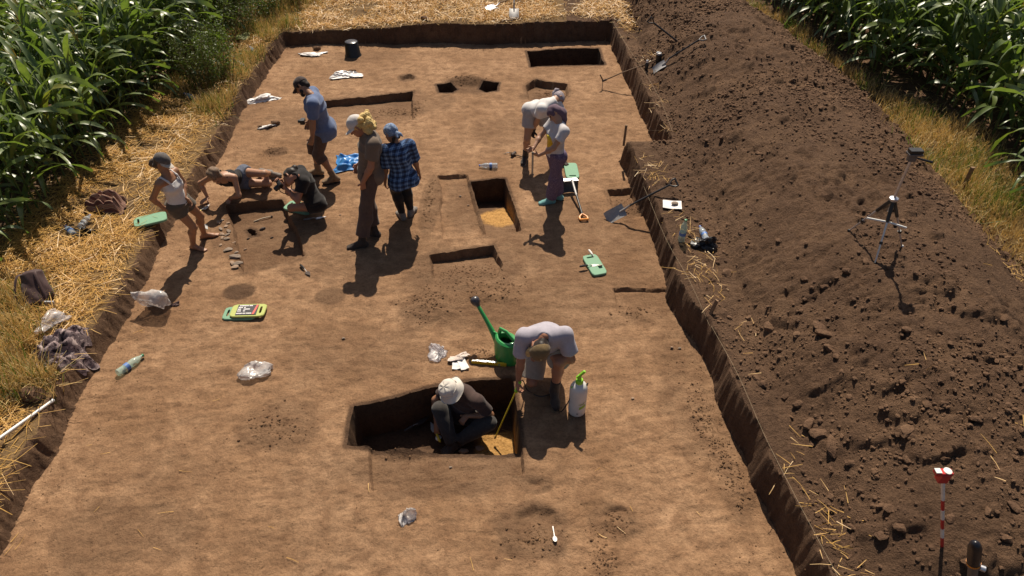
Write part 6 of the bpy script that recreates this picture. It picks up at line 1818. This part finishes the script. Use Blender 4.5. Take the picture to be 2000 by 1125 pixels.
# spirit level
a, b = hit(921, 709) + ZV * .02, hit(989, 715) + ZV * .02; ax = nrm(b - a); sd_ = nrm(np.cross(ZV, ax)); c_ = (a + b) / 2; R = np.stack([ax, sd_, np.cross(ax, sd_)], 1); root = empty('spirit_level', c_, 'yellow spirit level glinting in the sun beside the watering can', 'spirit level')
Lw = float(np.linalg.norm(b - a)); mb = MB(); mb.box(c_ + ZV * .004, (Lw, .022, .048), R, .003); mb.build('level_body', M_YEL, root)
mb = MB(); mb.box(c_ + ZV * .030 - ax * Lw * .12, (Lw * .70, .020, .004), R); mb.build('top_strip', simple('polished_alu', (.85, .84, .82), .12, .9, var=.02), root)
mb = MB(); mb.lathe(c_ + ax * Lw * .30 + ZV * .004 - sd_ * .012, -sd_, [(.012, 0), (.012, .003)], 10); mb.build('end_vial', T_GREEN, root)
mb = MB(); mb.box(c_ + ZV * .030, (.05, .018, .008), R); mb.build('centre_vial', T_GREEN, root)

# ---- sherds laid out beside the shallow pit
rs = np.random.default_rng(17); SH_ME = [mesh_np('potsherd', V * np.array([1, .8, .45]), F, [M_SHERD, M_SHERD2][i % 2], False) for i, (V, F) in enumerate(clod_shapes(6, 1, 90))] if 'clod_shapes' in globals() else [mesh_np('potsherd', ico(1)[0], ico(1)[1], M_SHERD, False)]
for i, (a, b, s_) in enumerate([(427, 436, .05), (434, 431, .04), (446, 436, .035), (431, 448, .045), (441, 443, .04), (447, 452, .045), (433, 458, .05), (444, 459, .045), (434, 465, .04), (443, 467, .05), (431, 479, .03), (446, 489, .065), (458, 474, .03), (460, 503, .085), (453, 515, .055), (465, 516, .075), (461, 522, .06), (462, 493, .03)]):
    p = hit(a, b); o = obj('potsherd', SH_ME[i % len(SH_ME)], None, p + ZV * s_ * .25); o.scale = (s_, s_, s_ * .9); o.rotation_euler = (0, 0, rs.uniform(0, 6.28))
    tag(o, {13: 'round flat sherd, largest in the row left of the shallow pit', 15: 'long brick like sherd near the end of the row', 11: 'pale flat sherd lying alone in the row of finds'}.get(i, 'small broken sherd laid in the row left of the shallow pit'), 'sherd', 'sherds laid out beside the shallow pit')
for i, (a, b, s_, lb) in enumerate([(905, 884, .065, 'curved sherd on the near rim of the deep pit'), (887, 878, .05, 'small flat lump on the near rim of the deep pit, left of the curved sherd'), (935, 877, .06, 'dark crumbly lump on the pit rim at the digger’s foot'), (880, 913, .018, 'tiny dark charcoal bit on the lower step, single'), (665, 420, .02, 'tiny dark bit beside the standing blond person')]):
    p = hit(a, b); o = obj('potsherd', SH_ME[(i + 2) % len(SH_ME)], None, p + ZV * s_ * .3); o.scale = (s_, s_, s_); tag(o, lb, 'sherd')
for i, (a, b, lb) in enumerate([(915, 402, 'small dark stone on the smooth step left of the sandy pit, lower'), (899, 402 - 18, 'small dark stone on the smooth step left of the sandy pit, upper'), (1312, 680, 'small green walnut on the floor near the right wall, left one'), (1327, 681, 'small green walnut on the floor near the right wall, right one'), (1235, 779, 'tiny black pebble right of the sprayer'), (671, 662, 'tiny black pebble on the open floor')]):
    p = hit(a, b); o = obj('pebble', SH_ME[i % len(SH_ME)], None, p + ZV * .012); o.scale = (.022, .022, .03); tag(o, lb, 'pebble')
# dark finds in the shallow pit
p = hit(513, 432); a, b = hit(496, 434), hit(531, 424); root = empty('long_bone', a, 'thin pale bone lying in the shallow pit behind the dark hole', 'bone')
mb = MB(); mb.tube([a + ZV * .012, a * .5 + b * .5 + ZV * .022, b + ZV * .015], [.009, .011, .007], 7); mb.build('bone_shaft', M_BONE, root); mb = MB(); mb.ball(b + ZV * .014, (.02, .012, .012), 8, 5); mb.build('bone_end', M_RUST, root)
for i, (a, b, s_, lb) in enumerate([(513, 448, .05, 'dark elongated charcoal lump right of the small hole'), (485, 467, .025, 'small dark charcoal bit in the shallow pit, left one'), (531, 465, .025, 'small dark charcoal bit in the shallow pit, right one'), (479, 488, .025, 'pale small stone in the shallow pit')]):
    p = hit(a, b); o = obj('charcoal_lump', mesh_np('charcoal_lump', ico(1)[0] * np.array([1, .45, .5]), ico(1)[1], M_RUST if i < 3 else M_SHERD, False), None, p + ZV * .008); o.scale = (s_,) * 3; o.rotation_euler = (0, 0, .7); tag(o, lb, 'lump')

# ---- bucket upside down
p = hit(690, 108) - ZV * .005; root = empty('bucket', p, 'black plastic bucket standing upside down near the far wall', 'bucket')
mb = MB(); mb.lathe(p, ZV, [(.172, 0), (.168, .02), (.160, .03), (.135, .30), (.130, .305), (.122, .298), (0.001, .298)], 28, False); mb.build('bucket_wall', M_BLK, root)
mb = MB(); mb.lathe(p + ZV * .0, ZV, [(.176, .0), (.178, .012), (.170, .02)], 28, False); mb.build('rim', M_BLK, root)
mb = MB(); mb.lathe(p + ZV * .299, ZV, [(.125, 0), (.12, .004), (.001, .004)], 28, False); mb.build('base', M_ROSE, root)
# soil heap beside the bucket is in the ground itself
# ---- watering can
p = hit(990, 702) + V3(0, .03, -.004); root = empty('watering_can', p, 'green plastic watering can with dark rose beside the kneeling man', 'watering can')
R_ = rotz_np(math.radians(-30)); fx = R_ @ V3(-.62, .78, 0); fx = nrm(V3(-.70, .72, 0)); fy = np.cross(ZV, fx)
n = 28; prof = [(.115, .155, 0), (.120, .162, .02), (.122, .166, .12), (.118, .160, .24), (.110, .152, .30)]
V = []; F = []
for (rw, rl, z) in prof:
    for k in range(n):
        a = 2 * math.pi * k / n; V.append(p + fx * rl * math.cos(a) + fy * rw * math.sin(a) + ZV * z)
for i in range(len(prof) - 1):
    for k in range(n): F.append((i * n + k, i * n + (k + 1) % n, (i + 1) * n + (k + 1) % n, (i + 1) * n + k))
F.append(tuple(range(n - 1, -1, -1)))
b0 = len(V)
for s_, z in ((1.0, .30), (.82, .318), (.62, .312), (.58, .25)):                # shoulder turning in to the oval mouth
    for k in range(n):
        a = 2 * math.pi * k / n; V.append(p + fx * (.152 * s_ * math.cos(a) + (1 - s_) * .03) + fy * .110 * s_ * math.sin(a) + ZV * z)
for i in range(3):
    for k in range(n): F.append((b0 + i * n + k, b0 + i * n + (k + 1) % n, b0 + (i + 1) * n + (k + 1) % n, b0 + (i + 1) * n + k))
mb = MB(); mb.add(V, F); mb.build('can_body', M_GRN, root)
mb = MB(); mb.lathe(p + ZV * .20, ZV, [(.001, 0), (.10, 0)], 20, False); mb.build('water', simple('can_water', (.02, .06, .03), .05), root)
mb = MB(); sp0 = p + fx * .12 + ZV * .10; sp1 = p + fx * .30 + ZV * .33; sp2 = p + fx * .47 + ZV * .50; mb.tube([sp0, p + fx * .20 + ZV * .21, sp1, sp2], [.046, .036, .026, .021], 12); mb.build('spout', M_GRN, root)
mb = MB(); d_ = nrm(sp2 - sp1); mb.lathe(sp2 - d_ * .01, d_, [(.019, 0), (.026, .02), (.046, .045), (.056, .075), (.056, .095), (.044, .118), (.022, .130), (.001, .133)], 18); mb.build('rose', M_ROSE, root)
mb = MB(); mb.tube([p + fx * .125 + ZV * .30, p + fx * .10 + ZV * .395, p + ZV * .415, p - fx * .11 + ZV * .36, p - fx * .175 + ZV * .26, p - fx * .185 + ZV * .16, p - fx * .145 + ZV * .08], [.020, .018, .017, .018, .018, .018, .016], 9, flat=1.3); mb.build('handle', M_GRN, root)
mb = MB(); mb.tube([p + fx * .145 + ZV * .285, p + fx * .20 + ZV * .27, p + fx * .235 + ZV * .26], [.012, .010, .012], 6); mb.build('spout_brace', M_GRN, root)
# ---- pressure sprayer
p = hit(1127, 812) + V3(0, .06, -.004); root = empty('pressure_sprayer', p, 'white pressure sprayer bottle with lime green pump grip', 'sprayer')
SC = 1.15
prof = [(r_ * SC, z_ * SC) for r_, z_ in [(.060, 0), (.075, .012), (.080, .03), (.081, .10), (.080, .20), (.081, .30), (.079, .335), (.068, .365), (.050, .385), (.036, .395), (.034, .41)]]
mb = MB(); mb.lathe(p, ZV, prof, 28); mb.build('tank', M_SPRAY, root)
mb = MB(); mb.lathe(p + ZV * .395 * SC, ZV, [(.040, 0), (.041, .035), (.034, .055), (.020, .06), (.018, .095)], 16); mb.build('pump_collar', M_LIME, root)
t_ = p + ZV * .48 * SC; mb = MB(); mb.box(t_ + V3(.008, 0, .03), (.125, .028, .026), np.array([[.60, 0, -.80], [0, 1, 0], [.80, 0, .60]]), .007); mb.tube([p + ZV * .44 * SC, t_ + ZV * .02], .018, 8); mb.build('pump_grip', M_LIME, root)
mb = MB(); mb.lathe(p + V3(.062, .0, .345) * SC, nrm(V3(.3, 0, 1)), [(.010, 0), (.010, .035), (.006, .06)], 8); mb.build('valve', M_BLK, root)
mb = MB(); mb.lathe(p + V3(-.058, -.02, .345) * SC, nrm(V3(-.3, 0, 1)), [(.012, 0), (.012, .022), (.006, .03)], 8); mb.build('hose_port', M_LIME, root)
def wrap_patch(c, r, a0, a1, z0, z1, slope=0.0, n=8):
    V = []; F = []
    for i in range(n + 1):
        t = i / n; a = a0 + (a1 - a0) * t; d_ = V3(math.sin(a), -math.cos(a), 0)
        for z in (z0, z1): V.append(c + d_ * r + ZV * (z + slope * (t - .5)))
    for i in range(n): F.append((2 * i, 2 * i + 2, 2 * i + 3, 2 * i + 1))
    return V, F
mb = MB(); mb.add(*wrap_patch(p, .0945, .10, .90, .150, .188, .024)); mb.build('green_banner', simple('print_green', (.28, .48, .05), .5), root, True)
mb = MB(); mb.add(*wrap_patch(p, .0945, .0, 1.0, .222, .230, .020)); mb.add(*wrap_patch(p, .0947, .15, .65, .208, .217, .012)); o = mb.build('green_swash', simple('print_olive', (.36, .42, .16), .5), root, True); tag(o, kind='stuff')
mb = MB(); mb.add(*wrap_patch(p, .0945, -.15, .05, .062, .082, .0)); mb.build('small_print', simple('print_grey', (.3, .29, .27), .6), root, True)
# hose and lance
hw = PEOPLE['kneel'].J['wrR']; hand = hw + nrm(V3(-.1, -.65, -.75)) * .07
root = empty('spray_lance', hand, 'yellow spray lance with lime trigger held into the pit', 'spray lance')
tip = gz(968, 860, -.47) + ZV * .06; ax = nrm(tip - hand)
mb = MB(); mb.tube([hand + ax * .04, tip], .008, 8); mb.build('lance_tube', M_YEL, root)
mb = MB(); mb.tube([hand - ax * .08, hand + ax * .05], [.018, .016], 8); mb.box(hand + ax * .03 - ZV * .02, (.02, .018, .05)); mb.build('trigger_grip', M_LIME, root)
mb = MB(); mb.lathe(tip - ax * .01, ax, [(.010, 0), (.013, .02), (.008, .035)], 8); mb.build('nozzle', M_BRASS, root)
hp = [hand - ax * .07, hand + V3(.06, .10, .0), V3(.17, 5.02, .0), V3(.30, 4.93, 0), V3(.45, 4.95, 0), p + V3(-.18, .0, 0), p + V3(-.10, -.02, .18), p + V3(-.066, -.02, .37)]
for i in (2, 3, 4, 5): hp[i][2] = ground_z(hp[i][0], hp[i][1]) + .012
def smooth_path(P, n=6):
    P = [np.asarray(q, float) for q in P]; out = []
    for i in range(len(P) - 1):
        a = P[max(i - 1, 0)]; b = P[i]; c = P[i + 1]; d = P[min(i + 2, len(P) - 1)]
        for k in range(n):
            t = k / n; out.append(.5 * ((2 * b) + (c - a) * t + (2 * a - 5 * b + 4 * c - d) * t * t + (3 * b - a - 3 * c + d) * t ** 3))
    out.append(P[-1]); return out
mb = MB(); mb.tube(smooth_path(hp), .006, 6); mb.build('hose', M_BLK, root)
# ---- camera of the photographer, camera of the man in blue
ph = PEOPLE['photo']; R = ph.head_frame(); c_ = ph.J['head'] + R @ V3(0, .165, -.02); root = empty('photo_camera', c_, 'black camera held to the kneeling photographer’s eye', 'camera')
mb = MB(); mb.box(c_, (.135, .06, .095), R, .012); mb.build('camera_body', M_BLK, root)
mb = MB(); mb.lathe(c_ + R[:, 1] * .03, R[:, 1], [(.036, 0), (.038, .03), (.034, .08), (.03, .082)], 14); mb.build('lens', M_SHAFT, root)
mb = MB(); s0 = ph.J['neck']; mb.tube(smooth_path([c_ - R[:, 0] * .07, c_ - R[:, 0] * .06 - ZV * .14, c_ + R[:, 0] * .0 - ZV * .2 - R[:, 1] * .1, s0 - ZV * .05 - R[:, 0] * .08]), .006, 5); mb.build('strap', M_SHAFT, root)
c_ = PEOPLE['blue'].J['wrR'] + V3(-.10, -.02, .0); root = empty('photo_camera', c_, 'small black camera hanging in front of the man in blue', 'camera'); mb = MB(); mb.box(c_, (.07, .10, .07), None, .01); mb.build('camera_body', M_BLK, root); mb = MB(); mb.lathe(c_ - V3(.03, 0, 0), V3(-1, 0, 0), [(.025, 0), (.025, .04)], 12); mb.build('lens', M_SHAFT, root)

# ---- sheets of cloth: tarp, jacket, striped towel
def sheet(name, center, L, W, yaw, mat, label, cat, seed, amp, n=34, freq=7.0, squash=None):
    rg = np.random.default_rng(seed); u = np.linspace(-.5, .5, n); U, Vv = np.meshgrid(u, u)
    X = U * L; Y = Vv * W
    # ragged outline
    ang = np.arctan2(Vv, U); X = X * (1 + .14 * np.sin(3 * ang + seed) + .08 * np.sin(7 * ang)); Y = Y * (1 + .14 * np.sin(2 * ang + 1.3 * seed) + .09 * np.sin(5 * ang + 1))
    c, s = math.cos(yaw), math.sin(yaw); WX = center[0] + X * c - Y * s; WY = center[1] + X * s + Y * c
    h = np.abs(np.sin(freq * (U * 1.3 + .35 * np.sin(4 * Vv + seed)) + seed)) * .6 + np.abs(np.sin(freq * 1.4 * (Vv + .3 * U * U) + 2 * seed)) * .5 + .4 * billow(U, Vv, 5, 2, 301 + seed)
    edge = np.clip((.5 - np.maximum(np.abs(U), np.abs(Vv))) * 6, .12, 1)
    Z = ground_zv(WX.ravel(), WY.ravel()).reshape(WX.shape) + .012 + (.04 if amp > .1 else 0) * edge + amp * h * edge
    V = np.stack([WX.ravel(), WY.ravel(), Z.ravel()], -1); idx_ = np.arange(n * n).reshape(n, n)
    F = np.stack([idx_[:-1, :-1], idx_[:-1, 1:], idx_[1:, 1:], idx_[1:, :-1]], -1).reshape(-1, 4)
    V2 = V - np.array([0, 0, .005]); F = np.concatenate([F, F[:, ::-1] + n * n])
    o = obj(name, mesh_np(name, np.concatenate([V, V2]), F, mat, True)); tag(o, label, cat); return o
c_ = hit(692, 320); sheet('tarpaulin', c_, .62, .52, .15, M_TARP, 'crumpled blue tarpaulin on the floor behind the blond person', 'tarpaulin', 2, .075)
c_ = hit(748, 306); sheet('tarpaulin', c_, .30, .5, .5, M_TARP, 'blue tarpaulin edge showing between the blond and plaid persons', 'tarpaulin', 4, .06)
c_ = hit(124, 680); sheet('jacket', c_, .50, .42, .4, C_CAMO, 'crumpled camouflage jacket on the straw at left', 'jacket', 5, .11); 
c_ = hit(118, 706); sheet('jacket_sleeve', c_, .26, .30, 1.3, C_CAMO, 'camouflage sleeve spread below the crumpled jacket', 'jacket', 7, .06)
m, nt, bs, out = new_mat('striped_cloth'); wv = nt.nodes.new('ShaderNodeTexWave'); wv.inputs['Scale'].default_value = 7.0; wv.inputs['Distortion'].default_value = 2.0; nt.links.new(n_pos(nt), wv.inputs['Vector'])
wv.bands_direction = 'Y'; nt.links.new(n_ramp(nt, wv.outputs['Fac'], [(.0, (.10, .035, .03)), (.45, (.16, .07, .05)), (.6, (.48, .36, .24)), (.75, (.12, .05, .04)), (1.0, (.30, .16, .11))]), bs.inputs['Base Color']); bs.inputs['Roughness'].default_value = .9
c_ = hit(214, 404); sheet('striped_towel', c_, .46, .34, -.15, m, 'brown and cream striped towel heaped on the straw', 'towel', 9, .14)
# ---- backpack
p = hit(80, 590); root = empty('backpack', p, 'dark maroon backpack slumped on the straw at the corn edge', 'backpack')
v = Vol(.014, .04); up_ = nrm(V3(-.25, .55, .8)); sd_ = V3(.95, .25, 0); sd_ = nrm(sd_ - up_ * (sd_ @ up_))
v.ec(p + ZV * .05, p + up_ * .36, sd_, (.17, .10), (.13, .07), .05, False, False); v.ec(p + V3(0, -.10, .05), p + V3(0, -.07, .0) + up_ * .18, sd_, (.12, .05), (.11, .05), .03, False, False)
obj('pack_body', mesh_np('pack_body', *v.mesh(noise=.008, nfreq=14, seed=2), M_PACK, True), root)
for s_ in (-1, 1):
    mb = MB(); mb.tube(smooth_path([p + up_ * .36 + sd_ * s_ * .06, p + up_ * .40 + sd_ * s_ * .10 + V3(0, -.10, 0), p + up_ * .20 + sd_ * s_ * .15 + V3(0, -.15, 0), p + sd_ * s_ * .15 + V3(0, -.12, .02)]), .016, 6, flat=.4); mb.build('shoulder_strap', M_PACK, root)
mb = MB(); mb.box(p + V3(.17, -.08, .05), (.11, .02, .07), None, .006); mb.build('pale_buckle_tag', simple('grey_tag', (.42, .42, .45), .5), root)
# ---- white pipe on the verge
a, b = hit(112, 794) + ZV * .10, hit(-30, 912) + ZV * .18; root = empty('white_pipe', a, 'straight white plastic pipe lying on the verge at lower left', 'pipe'); mb = MB(); mb.tube([a, b], .016, 10); mb.build('pipe_body', M_WHITE, root); mb = MB(); mb.tube([a - nrm(b - a) * .004, a + nrm(b - a) * .03], .0185, 10); mb.build('pipe_collar', M_WHITE, root)
# ---- pegs and strings
PEGS = [((1210, 282), .34, 'wooden peg at the corner of the stepped trench wall'), ((1388, 612), .22, 'leaning wooden peg on the soil strip by the right wall')]
ptop = []
for (pp, h, lb) in PEGS:
    p = hit(*pp) if h < .3 else V3(1.78, 9.84, .38); ln = nrm(V3(.02, .05, 1)) if h > .3 else nrm(V3(.28, .18, 1)); root = empty('wooden_peg', p, lb, 'peg')
    mb = MB(); mb.box(p + ln * (h * .5 - .05), (.035, .022, h), np.stack(frame_from(ln), 1)); mb.build('peg_body', M_WOOD, root); mb = MB(); mb.box(p + ln * (h - .045), (.040, .027, .012), np.stack(frame_from(ln), 1)); mb.build('peg_head', M_WOOD, root)
def string_line(pxs, label, r=.0012, lift=.05):
    P = [hit(*q) + ZV * lift for q in pxs]; root = empty('guide_string', P[0], label, 'string'); mb = MB(); mb.tube(smooth_path(P, 4), r, 5); mb.build('cord', M_STRING, root)
string_line([(1196, 44), (1228, 98), (1262, 150), (1290, 200), (1312, 258)], 'taut string along the far right trench lip', lift=.03)
string_line([(1218, 280), (1258, 370), (1300, 470), (1345, 550), (1385, 640)], 'taut string along the right trench lip from peg to peg', lift=.03)
string_line([(1388, 640), (1440, 735), (1490, 850), (1545, 960), (1600, 1065), (1640, 1140)], 'taut string along the nearest stretch of the right lip', lift=.03)
P = [hit(1208, 276) + ZV * .22, hit(1310, 262) + ZV * .06]; root = empty('guide_string', P[0], 'string across the step of the trench wall', 'string'); mb = MB(); mb.tube(P, .0012, 5); mb.build('cord', M_STRING, root)
a = hit(842, 689); 
# ---- tripod with camera head
fa, fb, fc = hit(1658, 450), hit(1709, 514), hit(1762, 481); apex = gy(1746, 388, (fa[1] + fb[1] + fc[1]) / 3 - .02); root = empty('camera_tripod', fb, 'light metal camera tripod standing on top of the spoil heap', 'tripod')
for f_ in (fa, fb, fc):
    mid = apex + (f_ - apex) * .36; lg = MB(); lg.tube([mid, f_ - ZV * .01], [.012, .009], 8); lo_ = lg.build('leg', M_ALU, root)
    up_m = MB(); up_m.tube([apex, mid], [.022, .019], 8); up_m.build('leg_grip', M_BLK, lo_)
    cl = MB(); q = apex + (f_ - apex) * .68; cl.tube([q - (f_ - apex) * .02, q + (f_ - apex) * .02], .020, 8); cl.build('leg_clamp', M_BLK, lo_)
    ft = MB(); ft.ball(f_, .018, 8, 5); ft.build('foot', M_WHITE if f_ is fc else M_BLK, lo_)
top = gy(1768, 338, apex[1] + .0); top = apex + nrm(top - apex) * .46
mb = MB(); mb.tube([apex - (top - apex) * .35, top], .013, 10); mb.build('centre_column', M_ALU, root)
mb = MB(); mb.lathe(apex - ZV * .03, ZV, [(.03, 0), (.045, .015), (.045, .04), (.02, .05)], 12); mb.build('crown', M_ALU, root)
q = apex + (fb - apex) * .36; mb = MB(); mb.tube([q + V3(-.20, .05, .02), q + V3(.02, 0, .0), q + V3(.21, -.03, -.05)], .011, 6); mb.build('brace_bar', M_WHITE, root)
mb = MB(); mb.box(top + ZV * .03, (.08, .06, .07), None, .01); mb.box(top + V3(.01, 0, .075), (.14, .09, .02), None, .004); mb.build('pan_head', M_SHAFTG, root)
mb = MB(); mb.tube([top + V3(.03, 0, .03), top + V3(.20, -.04, .0)], [.008, .014], 8); mb.build('pan_handle', M_BLK, root)
mb = MB(); mb.box(top + V3(.01, 0, .105), (.13, .08, .035), None, .006); mb.build('mount_plate', M_BLK, root)
# ---- ranging pole with red prism
b_ = hit(1840, 1066); t_ = gy(1842, 936, b_[1] + .02); root = empty('ranging_pole', b_, 'red and white banded survey pole with red prism on top', 'survey pole'); L = float(np.linalg.norm(t_ - b_)); ax = nrm(t_ - b_); nb = 7
for i in range(nb):
    mb = MB(); mb.tube([b_ - ax * (.06 if i == 0 else 0) + ax * L * i / nb, b_ + ax * L * (i + 1) / nb], .0125, 10); mb.build('red_band' if i % 2 == 0 and i < nb - 1 else 'white_band', M_REDP if i % 2 == 0 and i < nb - 1 else M_REDW, root)
mb = MB(); mb.box(t_ + ax * .035, (.07, .06, .09), None, .008); mb.build('prism_holder', M_REDP, root)
mb = MB(); mb.box(t_ + ax * .085 + V3(-.0, 0, 0), (.12, .05, .03), None, .006); mb.build('prism_arm', M_REDP, root)
mb = MB(); mb.lathe(t_ + ax * .098 + V3(.03, 0, 0), ZV, [(.028, 0), (.028, .008), (.02, .01)], 12); mb.box(t_ + ax * .104 + V3(-.035, 0, 0), (.04, .04, .008)); mb.build('level_bubble', M_WHITE, root)
# ---- dark capped pole at the lower right corner
t_ = gz(1905, 1062, 1.75); b2 = gz(1893, 1190, .85); ax = nrm(b2 - t_); root = empty('capped_pole', b2, 'grey pole with glossy black tube cap at the lower right corner', 'pole')
b2 = t_ + ax * .95
mb = MB(); mb.tube([t_ - ax * .02, t_ - ax * .012, t_ + ax * .01, t_ + ax * .05, t_ + ax * .26], [.006, .020, .032, .040, .040], 16); mb.build('tube_cap', simple('gloss_black', (.014, .013, .018), .32), root)
mb = MB(); mb.tube([t_ + ax * .26, b2], .030, 12); mb.build('pole_shaft', M_SHAFTG, root)
mb = MB(); mb.tube([t_ + ax * .245, t_ + ax * .262], .0425, 16); mb.build('orange_ring', M_ORANGE, root)
mb = MB(); mb.lathe(t_ + ax * .28 + V3(.03, -.02, 0), V3(.9, -.4, 0), [(.02, 0), (.022, .03), (.012, .035)], 10); mb.build('clamp_knob', M_ALU, root)
# ---- stake in the dry grass
p = hit(1878, 372); root = empty('wooden_stake', p, 'brown wooden stake standing in the dry grass by the corn', 'stake'); mb = MB(); mb.box(p + ZV * .16, (.045, .03, .40)); mb.build('stake_body', M_WOOD, root); mb = MB(); mb.box(p + ZV * .37, (.051, .036, .02)); mb.build('stake_head', M_WOOD, root)
# ---- loose wooden lath beside the far spades
a, b = hit(974, 41), hit(1000, 43); root = empty('wooden_lath', a, 'short wooden lath lying on the lip of the far wall', 'lath'); mb = MB(); mb.tube([a + ZV * .03, b + ZV * .03], .018, 6, flat=.6); mb.build('lath_body', M_WOOD, root); mb = MB(); mb.tube([b + ZV * .03 - V3(.03, 0, 0), b + ZV * .03], .021, 6, flat=.65); mb.build('lath_end', M_RUST, root)
# ---- sandal by the clear bag, white cup in the pit, boards in the shade
p = hit(340, 597); crumple('sandal', p, (.11, .04, .03), M_PACK, 'worn brown strap lying by the clear bag at left', 'strap', 51, sub=2, yaw=.1)
p = gz(859, 853, -.42); crumple('plaster_lump', p, (.05, .045, .05), M_WHITE, 'white lump beside the digger’s knee in the pit', 'lump', 52, sub=2)
p = gz(815, 832, -.46); trowel(p, .7, 'dark hand pick lying in the shade of the deep pit', M_SHAFT, M_RUST, .18, .06, .03, 'hand pick')
